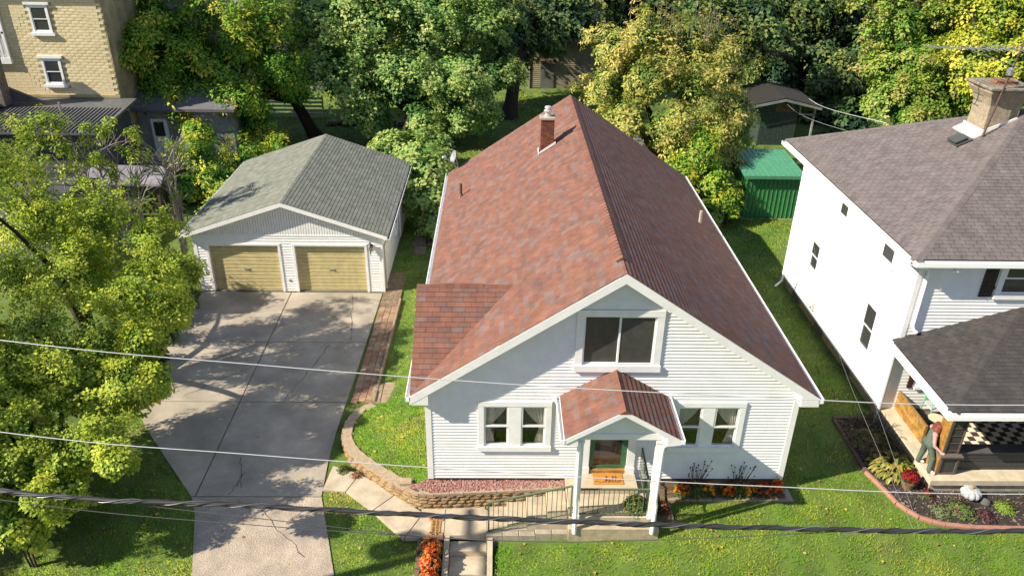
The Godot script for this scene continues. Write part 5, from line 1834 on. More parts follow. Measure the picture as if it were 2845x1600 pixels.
# ---------------------------------------------------------------- houses on the left
func make_left_houses() -> void:
	var o := thing("yellow_block_house", "two storey house of yellow rock faced blocks with white sash windows", "house", Vector3(-25.5, -1.2, -29))
	var z := -26.0
	var q := MB.new()
	q.box(Vector3(-30.5, -1.3, -35.0), Vector3(-22.85, 9.6, z - 0.008))
	var mortar := rough_mat(lin(0.62, 0.51, 0.29), 0.95)
	part("wall_core", q.build(), mortar, o)
	var w := group_part("wall", o)
	var bm := []
	for k in 4:
		bm.append(rough_mat([lin(0.78, 0.66, 0.4), lin(0.73, 0.61, 0.36), lin(0.82, 0.7, 0.44), lin(0.76, 0.63, 0.36)][k], 0.9, 3, 0.86, 0.5, 0.92))
	var blocks := []
	var shapes := []
	for v in 4:
		var b := MB.new()
		var g := []
		for i in 5:
			for j in 4:
				var e := i == 0 or i == 4 or j == 0 or j == 3
				g.append(Vector3(0.005 + i * 0.0975, 0.005 + j * 0.0535, 0.0 if e else rng.randf_range(0.003, 0.008)))
		for i in 4:
			for j in 3:
				b.quad(g[i * 4 + j], g[(i + 1) * 4 + j], g[(i + 1) * 4 + j + 1], g[i * 4 + j + 1])
		b.box(Vector3(0.006, 0.006, -0.03), Vector3(0.394, 0.164, -0.001))
		shapes.append(b.build())
	var holes := [[-26.55, -25.5, 3.55, 5.05], [-26.55, -25.5, 6.2, 7.7]]
	for row in 74:
		var y := -1.25 + row * 0.147
		for k in 20:
			var x := -30.5 + k * 0.4 - (0.2 if row % 2 else 0.0)
			if x > -23.1 or y > 9.5:
				continue
			var skip := false
			for h in holes:
				if x + 0.33 > h[0] and x < h[1] and y + 0.1 > h[2] and y < h[3]:
					skip = true
			if not skip:
				var mid := Vector3(x + 0.2, y, z)
				blocks.append([x, y, absf(x + 25.5) + absf(y - 5.2) * 0.8])
	blocks.sort_custom(func(a, b): return a[2] < b[2])
	var rest := MB.new()
	for i in blocks.size():
		if i < 300:
			var s := part("block", shapes[rng.randi() % 4], bm[rng.randi() % 4], w, true)
			s.transform = Transform3D(Basis.from_scale(Vector3(1, 0.86, 1)), Vector3(blocks[i][0], blocks[i][1], z) - o.position)
		else:
			var p := Vector3(blocks[i][0], blocks[i][1], z)
			rest.box(p + Vector3(0.005, 0.005, -0.1), p + Vector3(0.395, 0.142, 0.012))
	var rs := part("block_field", rest.build(), bm[0], w)
	rs.set_meta("kind", "stuff")
	for yy in [3.7, 6.32]:
		window(o, Transform3D(Basis.IDENTITY, Vector3(-26.02, yy + 0.6, z + 0.02)), 0.98, 1.36, 0.1, "hung", false, null, mats.dark_glass)
		q = MB.new()
		q.box(Vector3(-26.62, yy - 0.2, z), Vector3(-25.42, yy - 0.06, z + 0.14)); q.box(Vector3(-26.65, yy + 1.29, z), Vector3(-25.4, yy + 1.42, z + 0.12))
		for k in 3:
			q.box(Vector3(-26.28 + k * 0.2, yy + 0.62, z - 0.005), Vector3(-26.25 + k * 0.2, yy + 1.16, z + 0.012))
		q.box(Vector3(-26.4, yy + 0.88, z - 0.005), Vector3(-25.64, yy + 0.905, z + 0.012))
		part("window_trim", q.build(), mats.trim, o)
	q = MB.new()
	q.box(Vector3(-30.5, 2.98, z), Vector3(-22.82, 3.12, z + 0.1))
	part("base_trim", q.build(), rough_mat(lin(0.62, 0.52, 0.27), 0.7), o)
	q = MB.new()
	q.box(Vector3(-31.0, 9.4, -35.5), Vector3(-22.2, 9.6, z + 0.75))
	poly(q, [Vector3(-31.0, 9.6, -35.5), Vector3(-22.2, 9.6, -35.5), Vector3(-26.6, 12.4, -35.5)], Vector3(0, 0, 10.2))
	part("roof", q.build(), rough_mat(lin(0.12, 0.12, 0.13), 0.9), o)
	# rear wing with grey roof and door
	var wing := group_part("rear_wing", o)
	q = MB.new()
	q.box(Vector3(-22.8, -1.3, -34.0), Vector3(-17.6, 2.1, -27.3))
	part("wall", q.build(), rough_mat(lin(0.42, 0.42, 0.45), 0.8), wing)
	q = MB.new()
	poly(q, [Vector3(-22.84, 2.05, -26.75), Vector3(-22.84, 2.2, -26.75), Vector3(-22.84, 3.9, -30.5), Vector3(-22.84, 3.75, -30.5)], Vector3(5.6, 0, 0))
	part("roof", q.build(), rough_mat(lin(0.2, 0.2, 0.225), 0.9, 3, 0.6, 0.4, 0.8), wing)
	q = MB.new()
	q.box(Vector3(-22.4, 3.7, -34.0), Vector3(-17.2, 7.5, -30.6))
	part("upper_wall", q.build(), rough_mat(lin(0.62, 0.6, 0.56), 0.8), wing)
	q = MB.new()
	q.box(Vector3(-22.1, -0.9, -27.3), Vector3(-21.2, 1.5, -27.22)); q.box(Vector3(-20.5, -0.9, -27.3), Vector3(-20.35, 2.1, -27.15))
	part("door", q.build(), mats.trim, wing)
	q = MB.new()
	q.box(Vector3(-21.95, 0.55, -27.22), Vector3(-21.4, 1.35, -27.2)); q.box(Vector3(-20.3, 0.2, -27.3), Vector3(-19.2, 1.4, -27.26))
	part("pane", q.build(), mats.dark_glass, wing)
	# low dark ribbed roof before it
	var d := thing("ribbed_roof_annex", "low annex with dark ribbed roof before the yellow block house", "annex", Vector3(-26, -1.2, -23.8))
	q = MB.new()
	q.box(Vector3(-30.0, -1.3, -25.9), Vector3(-22.5, 2.3, -21.9))
	part("wall", q.build(), rough_mat(lin(0.12, 0.13, 0.14), 0.8), d)
	q = MB.new()
	poly(q, [Vector3(-31.0, 2.35, -21.3), Vector3(-31.0, 2.5, -21.3), Vector3(-31.0, 2.96, -25.95), Vector3(-31.0, 2.8, -25.95)], Vector3(9.0, 0, 0))
	part("roof", q.build(), rough_mat(lin(0.14, 0.145, 0.15), 0.6, 2, 0.8, 0.3, 0.8), d)
	for k in 44:
		var b := MB.new()
		poly(b, [Vector3(-30.9 + k * 0.2, 2.5, -21.28), Vector3(-30.9 + k * 0.2, 2.56, -21.28), Vector3(-30.9 + k * 0.2, 2.86, -24.5), Vector3(-30.9 + k * 0.2, 2.8, -24.5)], Vector3(0.06, 0, 0))
		part("rib", b.build(), rough_mat_once("rib", lin(0.13, 0.135, 0.14)), d)
	q = MB.new()
	q.tube([Vector3(-25.0, 2.6, -23.9), Vector3(-25.0, 3.25, -23.9)], [0.06, 0.06], 8)
	part("vent_pipe", q.build(), mats.metal, d)
	q = MB.new()
	poly(q, [Vector3(-29.6, 2.9, -24.9), Vector3(-26.3, 2.95, -24.9), Vector3(-29.6, 4.4, -24.9)], Vector3(0, 0, -0.2))
	q.box(Vector3(-30.8, 2.6, -24.8), Vector3(-29.6, 4.0, -24.2))
	part("parapet", q.build(), rough_mat(lin(0.16, 0.16, 0.165), 0.95), d)
	# grey chimney house at the very edge
	var c := thing("chimney_house", "small grey roofed house with stout rendered chimney by the yellow blocks", "house", Vector3(-30.0, -1.2, -22.5))
	q = MB.new()
	q.box(Vector3(-34.0, -1.3, -25.0), Vector3(-29.0, 3.0, -20.0))
	part("wall", q.build(), rough_mat(lin(0.3, 0.3, 0.3), 0.9), c)
	q = MB.new()
	poly(q, [Vector3(-34.2, 3.0, -24.0), Vector3(-28.0, 3.0, -24.0), Vector3(-31.0, 5.3, -24.0)], Vector3(0, 0, 3.0))
	part("roof", q.build(), rough_mat(lin(0.22, 0.23, 0.25), 0.9), c)
	q = MB.new()
	q.bevel_box(Vector3(-28.6, 2.9, -24.9), Vector3(-27.9, 6.3, -24.2), 0.03)
	q.box(Vector3(-28.7, 6.1, -25.0), Vector3(-27.8, 6.25, -24.1))
	part("chimney", q.build(), rough_mat(lin(0.4, 0.34, 0.27), 0.95, 2, 0.6, 0.6, 0.6), c)
	# white balcony at the far left
	var b2 := thing("white_balcony", "white clapboard balcony bay on the left end of the yellow house", "balcony", Vector3(-29.5, 6, -25.2))
	q = MB.new()
	q.box(Vector3(-31.5, 4.7, -25.98), Vector3(-27.95, 5.0, -25.8)); q.box(Vector3(-31.5, 6.2, -25.9), Vector3(-27.95, 6.3, -25.82)); q.box(Vector3(-31.5, 5.0, -25.98), Vector3(-28.1, 9.0, -25.93))
	q.box(Vector3(-28.1, 5.0, -25.95), Vector3(-27.97, 9.0, -25.82))
	part("frame", q.build(), mats.trim, b2)
	for k in 14:
		var b := MB.new()
		b.box(Vector3(-31.4 + k * 0.235, 5.0, -25.89), Vector3(-31.34 + k * 0.235, 6.2, -25.84))
		part("baluster", b.build(), mats.trim, b2)
	# lavender flat roof in the yard
	var sh := thing("flat_roof_shelter", "pale grey flat roof shelter among bare branches below the annex", "shelter", Vector3(-20.5, -1.2, -20.5))
	q = MB.new()
	poly(q, [Vector3(-22.8, 0.6, -21.9), Vector3(-19.2, 0.6, -21.7), Vector3(-18.8, 0.42, -19.6), Vector3(-23.4, 0.42, -19.8)], Vector3(0, 0.1, 0))
	part("roof", q.build(), rough_mat(lin(0.34, 0.32, 0.36), 0.85), sh)
	for p in [Vector3(-22.9, 0, -20.0), Vector3(-19.1, 0, -19.9), Vector3(-22.5, 0, -21.6), Vector3(-19.5, 0, -21.5)]:
		var b := MB.new()
		b.box(Vector3(p.x - 0.06, -1.3, p.z - 0.06), Vector3(p.x + 0.06, 0.42, p.z + 0.06))
		part("post", b.build(), mats.brown, sh)
	# grey shed wall behind the bare shrub
	var gs := thing("grey_side_house", "grey boarded house side behind the bare branched tree", "house", Vector3(-27, -1.2, -16.5))
	q = MB.new()
	q.box(Vector3(-32.0, -1.3, -19.0), Vector3(-21.5, 0.9, -14.6))
	part("wall", q.build(), rough_mat(lin(0.2, 0.21, 0.23), 0.85), gs)
	for k in 18:
		var b := MB.new()
		poly(b, [Vector3(-31.9, -1.0 + k * 0.1, -14.58), Vector3(-31.9, -1.0 + k * 0.1, -14.55), Vector3(-31.9, -0.91 + k * 0.1, -14.575)], Vector3(10.4, 0, 0))
		part("board", b.build(), rough_mat_once("greyboard", lin(0.24, 0.25, 0.27)), gs)
	q = MB.new()
	poly(q, [Vector3(-32.3, 0.85, -14.2), Vector3(-32.3, 0.95, -14.2), Vector3(-32.3, 1.75, -17.0), Vector3(-32.3, 0.9, -19.4)], Vector3(11.2, 0, 0))
	part("roof", q.build(), rough_mat(lin(0.075, 0.078, 0.085), 0.9), gs)

func rough_mat_once(k: String, c: Color) -> StandardMaterial3D:
	if not mats.has(k):
		mats[k] = rough_mat(c, 0.7, 2, 0.8, 0.4, 0.8)
	return mats[k]

# ---------------------------------------------------------------- sheds and far buildings
func make_sheds() -> void:
	var green := rough_mat(lin(0.05, 0.235, 0.085), 0.4, 2, 0.9, 0.4, 0.85)
	var roofg := rough_mat(lin(0.085, 0.3, 0.165), 0.4, 2, 0.9, 0.4, 0.85)
	var o := thing("green_metal_shed", "bright green metal shed with ribbed front and flat roof by white wall", "shed", Vector3(9.9, -0.5, -20))
	var q := MB.new()
	q.box(Vector3(8.72, -0.6, -21.5), Vector3(11.15, 1.62, -18.65))
	part("body", q.build(), green, o)
	for k in 12:
		var b := MB.new()
		var x0 := 8.7 + k * 0.206
		b.box(Vector3(x0 + 0.03, -0.52, -18.65), Vector3(x0 + 0.206, 1.6, -18.64))
		poly(b, [Vector3(x0, -0.52, -18.645), Vector3(x0 + 0.012, -0.52, -18.61), Vector3(x0 + 0.03, -0.52, -18.61), Vector3(x0 + 0.045, -0.52, -18.645)], Vector3(0, 2.12, 0))
		part("rib_panel", b.build(), green, o)
	for k in 12:
		var b := MB.new()
		var z0 := -21.4 + k * 0.23
		b.box(Vector3(8.685, -0.52, z0), Vector3(8.72, 1.6, z0 + 0.03))
		part("side_rib", b.build(), green, o)
	for k in 12:
		var b := MB.new()
		var x0 := 8.5 + k * 0.235
		poly(b, [Vector3(x0, 1.6, -18.42), Vector3(x0, 1.68, -18.42), Vector3(x0, 1.9, -21.75), Vector3(x0, 1.82, -21.75)], Vector3(0.229, 0, 0))
		poly(b, [Vector3(x0 + 0.2, 1.68, -18.42), Vector3(x0 + 0.2, 1.705, -18.42), Vector3(x0 + 0.2, 1.925, -21.75), Vector3(x0 + 0.2, 1.9, -21.75)], Vector3(0.029, 0, 0))
		part("roof_panel", b.build(), roofg, o)
	q = MB.new()
	q.box(Vector3(8.48, 1.54, -18.42), Vector3(11.33, 1.69, -18.39))
	part("fascia", q.build(), roofg, o)
	q = MB.new()
	q.box(Vector3(8.65, -0.62, -18.7), Vector3(11.2, -0.5, -18.58))
	part("sill", q.build(), rough_mat(lin(0.5, 0.42, 0.28), 0.9), o)
	# old shed in the shade
	var s := thing("old_green_shed", "weathered dark green board shed in deep shade under the trees", "shed", Vector3(14.6, -1.1, -33))
	q = MB.new()
	q.box(Vector3(13.45, -1.3, -35), Vector3(15.65, 1.55, -32.02))
	part("body", q.build(), rough_mat(lin(0.04, 0.07, 0.055), 0.8), s)
	var bm := [rough_mat(lin(0.05, 0.115, 0.08), 0.7, 3, 0.6, 0.8, 0.5), rough_mat(lin(0.06, 0.1, 0.085), 0.7, 3, 0.6, 0.8, 0.5)]
	var ply := rough_mat(lin(0.3, 0.19, 0.09), 0.8, 3, 0.6, 0.8, 0.5)
	for k in 16:
		var b := MB.new()
		var x0 := 13.42 + k * 0.141
		b.box(Vector3(x0, -1.2, -32.02), Vector3(x0 + 0.13, 1.05, -31.99))
		part("board", b.build(), bm[k % 2], s)
		b = MB.new()
		b.box(Vector3(x0, 1.06, -32.02), Vector3(x0 + 0.13, 1.62, -31.985))
		part("board", b.build(), ply if k > 5 and k < 14 else bm[k % 2], s)
	q = MB.new()
	for sd in [-1, 1]:
		poly(q, [Vector3(14.6, 1.95, -31.5), Vector3(14.6, 2.05, -31.5), Vector3(14.6 + sd * 2.3, 1.52, -31.5), Vector3(14.6 + sd * 2.3, 1.42, -31.5)], Vector3(0, 0, -4.5))
	part("roof", q.build(), rough_mat(lin(0.04, 0.035, 0.032), 0.95, 3, 0.5, 0.6, 0.6), s)
	q = MB.new()
	for sd in [-1, 1]:
		poly(q, [Vector3(14.6, 1.83, -31.48), Vector3(14.6, 1.97, -31.48), Vector3(14.6 + sd * 2.3, 1.46, -31.48), Vector3(14.6 + sd * 2.3, 1.32, -31.48)], Vector3(0, 0, 0.04))
	part("fascia", q.build(), rough_mat(lin(0.3, 0.36, 0.33), 0.7), s)
	q = MB.new()
	q.box(Vector3(15.75, 0.9, -32.0), Vector3(16.7, 0.97, -31.9)); q.box(Vector3(15.72, 0.9, -32.0), Vector3(15.8, 1.6, -31.9)); q.box(Vector3(16.62, -1.2, -32.0), Vector3(16.72, 1.6, -31.9))
	part("lean_to_frame", q.build(), rough_mat(lin(0.5, 0.5, 0.47), 0.7), s)

func make_far_buildings() -> void:
	var o := thing("cream_garage_behind", "cream boarded outbuilding with grey door behind the trees", "outbuilding", Vector3(2.0, -1.3, -49))
	var q := MB.new()
	q.box(Vector3(-0.45, -1.4, -53), Vector3(5.2, 2.3, -47.02))
	var cream := rough_mat(lin(0.4, 0.36, 0.25), 0.8)  # cream darkened evenly: shade of the trees is put into the paint
	part("body", q.build(), cream, o)
	for k in 22:
		var b := MB.new()
		poly(b, [Vector3(-0.5, -1.2 + k * 0.16, -47.02), Vector3(-0.5, -1.2 + k * 0.16, -46.97), Vector3(-0.5, -1.05 + k * 0.16, -47.0)], Vector3(5.7, 0, 0))
		part("siding_board", b.build(), cream, o)
	q = MB.new()
	q.box(Vector3(0.45, -1.3, -46.97), Vector3(1.5, 0.75, -46.9))
	part("door", q.build(), rough_mat(lin(0.2, 0.2, 0.2), 0.7), o)
	q = MB.new()
	q.box(Vector3(0.35, 0.75, -46.97), Vector3(1.6, 0.95, -46.6))
	part("door_hood", q.build(), mats.brown, o)
	q = MB.new()
	q.box(Vector3(-0.55, -1.3, -47.0), Vector3(-0.4, 2.3, -46.9))
	part("corner_board", q.build(), rough_mat(lin(0.66, 0.62, 0.5), 0.7), o)
	q = MB.new()
	poly(q, [Vector3(-0.9, 2.3, -46.5), Vector3(-0.9, 2.42, -46.5), Vector3(-0.9, 4.2, -50.0), Vector3(-0.9, 2.3, -53.4)], Vector3(6.5, 0, 0))
	part("roof", q.build(), rough_mat(lin(0.2, 0.18, 0.18), 0.9), o)
	# pale houses glimpsed through the crowns
	for h in [["far_pale_house", "pale house glimpsed through dark crowns above the cream outbuilding", Vector3(0.5, -1.3, -74), lin(0.6, 0.52, 0.46)], ["far_white_house", "white house glimpsed at the top above the yellow maple", Vector3(42.0, -1.3, -78), lin(0.66, 0.66, 0.66)], ["far_grey_house", "light grey house behind the leftmost maple and the locust", Vector3(-20.5, -1.3, -46), lin(0.55, 0.55, 0.56)]]:
		var f := thing(h[0], h[1], "house", h[2])
		var p: Vector3 = h[2]
		q = MB.new()
		q.box(p + Vector3(-4.5, -0.1, -6), p + Vector3(4.5, 5.0, 0))
		part("wall", q.build(), rough_mat(h[3], 0.8), f)
		q = MB.new()
		poly(q, [p + Vector3(-5, 5.0, 0.5), p + Vector3(5, 5.0, 0.5), p + Vector3(0, 7.6, 0.5)], Vector3(0, 0, -7))
		part("roof", q.build(), rough_mat(lin(0.22, 0.2, 0.2), 0.9), f)
		for k in 6:
			var b := MB.new()
			var x0 := -3.4 + (k % 3) * 2.9
			var y0 := 0.9 if k < 3 else 3.2
			b.box(p + Vector3(x0, y0, 0), p + Vector3(x0 + 0.9, y0 + 1.3, 0.03))
			part("window", b.build(), mats.dark_glass, f)
	# white fence under the locust
	var fe := thing("white_rail_fence", "white slatted fence glimpsed under the locust tree", "fence", Vector3(-18.5, -1.3, -38))
	for k in 5:
		var b := MB.new()
		b.box(Vector3(-21.0, -1.15 + k * 0.27, -38.0), Vector3(-15.0, -1.0 + k * 0.27, -37.96))
		part("slat", b.build(), mats.trim, fe)
	for k in 4:
		var b := MB.new()
		b.box(Vector3(-21.0 + k * 2.0, -1.4, -38.06), Vector3(-20.9 + k * 2.0, 0.2, -38.0))
		part("post", b.build(), mats.trim, fe)
	# boulder in the shade behind the red roof
	var bo := thing("tarp_covered_pile", "grey tarp covered pile in shade right behind the red roof", "pile", Vector3(5.6, -1.0, -30))
	q = MB.new()
	q.lathe(Vector3(5.6, -1.2, -30), [Vector2(1.0, 0.0), Vector2(0.95, 0.5), Vector2(0.7, 0.9), Vector2(0.3, 1.15), Vector2(0.0, 1.2)], 9)
	part("tarp", q.build(), rough_mat(lin(0.2, 0.19, 0.18), 0.8), bo)
	# stones and pots beyond the garage
	var sw := thing("rubble_border", "low border of brown stones behind the garage lawn", "stone border", Vector3(-12.0, -1.3, -36))
	for k in 16:
		var b := MB.new()
		var c := Vector3(-14.2 + k * 0.36, -1.3, -36.2 + rng.randf_range(-0.3, 0.3))
		b.lathe(c, [Vector2(0.24, 0.0), Vector2(0.27, 0.14), Vector2(0.16, 0.28), Vector2(0.0, 0.32)], 7)
		part("stone", b.build(), rough_mat_once("rubble%d" % (k % 3), [lin(0.3, 0.22, 0.16), lin(0.4, 0.32, 0.25), lin(0.2, 0.13, 0.1)][k % 3]), sw)

# ---------------------------------------------------------------- trees
func up_lobes(l: Array, dy: float, r: float) -> Array:      # the upper crown, most of it above the picture
	var c := Vector3.ZERO
	var lo := Vector3(1e6, 0, 1e6)
	var hi := Vector3(-1e6, 0, -1e6)
	var top := -100.0
	for p in l:
		lo = lo.min(Vector3(p[0], 0, p[2]))
		hi = hi.max(Vector3(p[0], 0, p[2]))
		top = maxf(top, p[1])
	var out := []
	var w := (hi.x - lo.x) * 0.28
	var m := (lo + hi) / 2
	for k in 4:
		out.append([m.x + [-1.0, 0.1, 1.0, 0.0][k] * w, top + dy * [0.6, 1.0, 0.6, 1.9][k], lo.z - [0.9, 0.6, 0.9, 1.0][k] * r, r])
	return out

func make_trees() -> void:
	var locust := [[-24.0, 6.7, -30.0, 1.75], [-21.7, 6.3, -30.0, 2.2], [-19.2, 6.4, -31.0, 2.47], [-16.3, 6.0, -31.0, 2.26], [-23.6, 4.8, -29.0, 1.54], [-21.1, 3.9, -29.0, 1.99], [-18.6, 3.7, -30.0, 2.38], [-15.9, 3.8, -30.0, 1.82], [-22.0, 2.7, -28.5, 1.11], [-19.5, 1.5, -29.0, 1.71], [-16.9, 1.3, -29.0, 1.6]]
	var maple := [[-14.3, 5.6, -35.0, 2.33], [-10.8, 5.9, -35.0, 2.94], [-7.2, 5.7, -35.0, 2.95], [-4.0, 5.3, -35.0, 2.22], [-14.8, 3.2, -34.0, 1.73], [-12.2, 2.7, -33.0, 2.56], [-8.7, 2.9, -32.5, 2.77], [-5.4, 2.8, -33.0, 2.56], [-3.2, 2.6, -34.0, 1.49], [-10.4, 0.9, -31.5, 1.6], [-7.6, 0.7, -31.5, 1.6], [-4.9, 1.1, -32.0, 1.6], [-8.6, -0.3, -27.5, 1.13], [-6.8, -0.5, -27.5, 1.25]]
	var yellow := [[2.8, 6.3, -24.0, 1.47], [4.6, 6.9, -24.0, 1.65], [6.7, 6.8, -24.5, 1.68], [8.6, 5.4, -24.0, 1.49], [2.5, 4.7, -23.0, 1.46], [4.3, 5.2, -22.0, 1.89], [6.7, 4.9, -22.5, 1.83], [8.8, 3.8, -22.5, 1.17], [3.3, 3.7, -21.0, 1.32], [5.3, 3.5, -20.5, 1.59], [7.6, 2.8, -21.0, 1.43], [5.8, 2.1, -19.5, 1.21], [7.7, 1.6, -20.0, 0.95], [6.5, 1.1, -18.5, 0.73]]
	var rightmaple := [[21.3, 6.2, -33.0, 2.14], [24.3, 6.7, -33.0, 2.37], [21.1, 4.3, -31.0, 2.10], [23.8, 4.8, -32.0, 2.02], [19.9, 2.7, -29.0, 1.60], [21.9, 3.0, -29.5, 2.07], [24.2, 3.1, -30.0, 1.86], [20.4, 1.8, -28.0, 1.13]]
	var rightyellow := [[25.3, 7.2, -30.0, 2.01], [23.8, 5.4, -28.0, 1.85], [25.0, 5.6, -27.0, 1.49], [24.3, 3.4, -27.0, 1.31]]
	var darktree := [[17.1, 4.6, -46.0, 2.70], [20.3, 5.0, -46.0, 3.00], [23.8, 4.1, -46.0, 3.02], [17.7, 2.4, -44.0, 2.37], [21.1, 2.1, -44.0, 2.97], [23.7, 1.8, -43.0, 2.65], [20.8, 1.1, -41.0, 1.72], [17.6, 1.1, -42.0, 1.74]]
	var left_upper := [[-16.8, 4.0, -6.9, 1.22], [-14.8, 4.4, -6.4, 1.25], [-13.3, 3.8, -5.9, 1.07], [-12.4, 3.2, -5.4, 0.73], [-14.7, 3.6, -4.4, 1.40], [-16.7, 3.1, -4.9, 1.27], [-13.1, 3.1, -3.9, 1.17], [-12.2, 2.6, -3.9, 0.62], [-14.6, 3.1, -1.9, 1.18], [-13.2, 2.8, -1.9, 1.13], [-11.8, 3.1, -1.4, 0.55]]
	var left_lower := [[-15.1, 1.8, -1.2, 1.02], [-13.2, 2.2, -0.7, 1.09], [-12.0, 2.3, -0.7, 0.64], [-13.4, 1.8, 0.8, 0.98], [-12.2, 1.9, 1.0, 0.78], [-13.6, 1.6, 1.6, 0.76], [-12.6, 1.3, 1.8, 0.58], [-14.1, 1.9, 0.8, 0.84], [-15.5, 2.4, -1.7, 0.82], [-11.0, 2.4, 2.2, 0.43], [-12.9, 1.4, 2.3, 0.48], [-11.5, 2.4, -0.9, 0.45]]
	var shade1 := [[-3.3, 4.9, -42.0, 2.65], [-0.5, 5.1, -43.0, 2.70], [2.4, 4.9, -43.0, 2.42], [-1.9, 3.0, -41.0, 1.96], [1.0, 3.7, -42.0, 1.70]]
	var far1 := [[-16.7, 5.0, -58.0, 4.20], [-10.3, 5.6, -60.0, 4.66], [-3.1, 5.7, -60.0, 4.31]]
	var far2 := [[5.8, 4.0, -58.0, 3.90], [10.3, 4.8, -60.0, 4.34], [15.4, 4.6, -60.0, 4.36], [19.4, 3.5, -58.0, 2.86]]
	var far3 := [[34.0, 2.0, -60.0, 2.97], [38.0, 3.6, -62.0, 3.39], [41.9, 4.3, -62.0, 3.75], [29.3, 1.0, -52.0, 2.02]]
	var behindgarage := [[-18.1, 0.7, -23.0, 1.22], [-16.7, -0.2, -22.0, 1.10], [-18.6, -0.5, -22.0, 1.10], [-16.3, 0.0, -25.0, 1.28], [-16.2, -0.7, -19.0, 0.75], [-18.7, 1.3, -25.0, 1.26], [-15.2, -0.6, -27.0, 1.12]]
	var midshrub := [[-6.4, 0.8, -21.0, 1.07], [-6.4, 0.2, -19.0, 0.93], [-5.6, -0.4, -17.5, 0.64], [-7.2, 0.8, -23.0, 0.81]]
	var ivy := [[-9.3, -1.2, -26.0, 0.84], [-9.1, -0.4, -26.5, 0.89], [-8.7, -1.7, -25.0, 0.65]]
	var understory := [[19.5, -1.0, -38.0, 1.67], [21.0, -1.0, -36.0, 1.88], [23.5, -0.1, -40.0, 1.71], [17.9, -0.7, -42.0, 1.47], [18.9, -1.7, -33.0, 1.28], [14.1, 0.0, -36.0, 1.33]]
	var rightyard := [[7.9, 0.7, -19.0, 0.75], [6.9, 0.3, -17.5, 0.63], [10.1, 0.6, -24.0, 1.05], [10.4, 1.3, -27.0, 1.11]]
	var bareleaf := [[-20.4, 5.0, -13.0, 0.81], [-20.7, 4.0, -12.0, 0.65], [-19.8, 5.3, -13.5, 0.59], [-18.1, 5.2, -13.0, 0.23], [-17.6, 5.1, -13.0, 0.24], [-16.4, 5.1, -13.0, 0.21], [-17.0, 4.4, -13.0, 0.21], [-18.0, 4.1, -13.0, 0.21], [-19.2, 4.4, -13.0, 0.45], [-16.0, 4.3, -13.0, 0.18]]
	var lowleft := [[-14.2, 0.6, 1.5, 0.65], [-13.7, 0.4, 2.2, 0.54], [-15.0, 1.0, 0.0, 0.69]]
	var yg := [lin(0.075, 0.13, 0.012), lin(0.14, 0.2, 0.018), lin(0.21, 0.265, 0.025), lin(0.29, 0.305, 0.035)]
	var yg2 := [lin(0.07, 0.125, 0.012), lin(0.13, 0.195, 0.018), lin(0.205, 0.26, 0.025), lin(0.29, 0.3, 0.035)]
	var gr := [lin(0.055, 0.12, 0.032), lin(0.11, 0.19, 0.048), lin(0.165, 0.24, 0.065), lin(0.26, 0.29, 0.09)]
	var lo := [lin(0.045, 0.11, 0.012), lin(0.085, 0.175, 0.018), lin(0.13, 0.22, 0.022), lin(0.32, 0.28, 0.03)]
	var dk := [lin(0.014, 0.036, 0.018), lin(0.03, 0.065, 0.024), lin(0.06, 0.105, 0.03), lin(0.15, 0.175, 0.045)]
	var ye := [lin(0.07, 0.115, 0.022), lin(0.15, 0.185, 0.035), lin(0.24, 0.235, 0.055), lin(0.36, 0.29, 0.09)]
	var ry := [lin(0.075, 0.125, 0.015), lin(0.14, 0.19, 0.02), lin(0.23, 0.245, 0.028), lin(0.34, 0.3, 0.035)]
	var rg := [lin(0.045, 0.1, 0.015), lin(0.09, 0.16, 0.022), lin(0.14, 0.2, 0.03), lin(0.22, 0.19, 0.06)]
	for p in [yg, yg2, gr, lo, dk, ye, ry, rg]:
		for i in 4:
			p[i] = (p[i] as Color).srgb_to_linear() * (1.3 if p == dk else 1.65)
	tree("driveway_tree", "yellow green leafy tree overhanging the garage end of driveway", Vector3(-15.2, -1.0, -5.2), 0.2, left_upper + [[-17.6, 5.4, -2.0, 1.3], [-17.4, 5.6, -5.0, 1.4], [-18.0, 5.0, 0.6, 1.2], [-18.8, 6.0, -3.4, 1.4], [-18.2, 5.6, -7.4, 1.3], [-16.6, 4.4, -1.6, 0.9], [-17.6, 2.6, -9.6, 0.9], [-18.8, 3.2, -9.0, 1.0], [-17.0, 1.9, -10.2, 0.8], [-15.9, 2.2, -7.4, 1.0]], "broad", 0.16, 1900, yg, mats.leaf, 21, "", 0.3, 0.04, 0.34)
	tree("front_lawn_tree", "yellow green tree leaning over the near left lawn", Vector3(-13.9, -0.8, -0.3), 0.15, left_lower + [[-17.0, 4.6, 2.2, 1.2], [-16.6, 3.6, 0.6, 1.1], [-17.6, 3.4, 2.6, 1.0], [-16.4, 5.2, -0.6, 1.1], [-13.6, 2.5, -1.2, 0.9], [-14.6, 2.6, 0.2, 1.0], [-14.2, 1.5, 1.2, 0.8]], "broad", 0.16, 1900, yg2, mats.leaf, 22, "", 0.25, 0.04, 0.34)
	tree("side_street_tree", "green tree rising from the lawn farthest left beside the utility pole", Vector3(-22.0, -1.1, 5.0), 0.25, [[-22.0, 4.0, 5.0, 1.9], [-20.6, 3.2, 6.2, 1.6], [-20.9, 3.7, 3.6, 1.6], [-23.0, 4.6, 5.6, 1.8], [-20.2, 2.4, 4.6, 1.3], [-23.0, 3.0, 3.2, 1.6]], "broad", 0.3, 420, yg2, mats.leaf, 23)
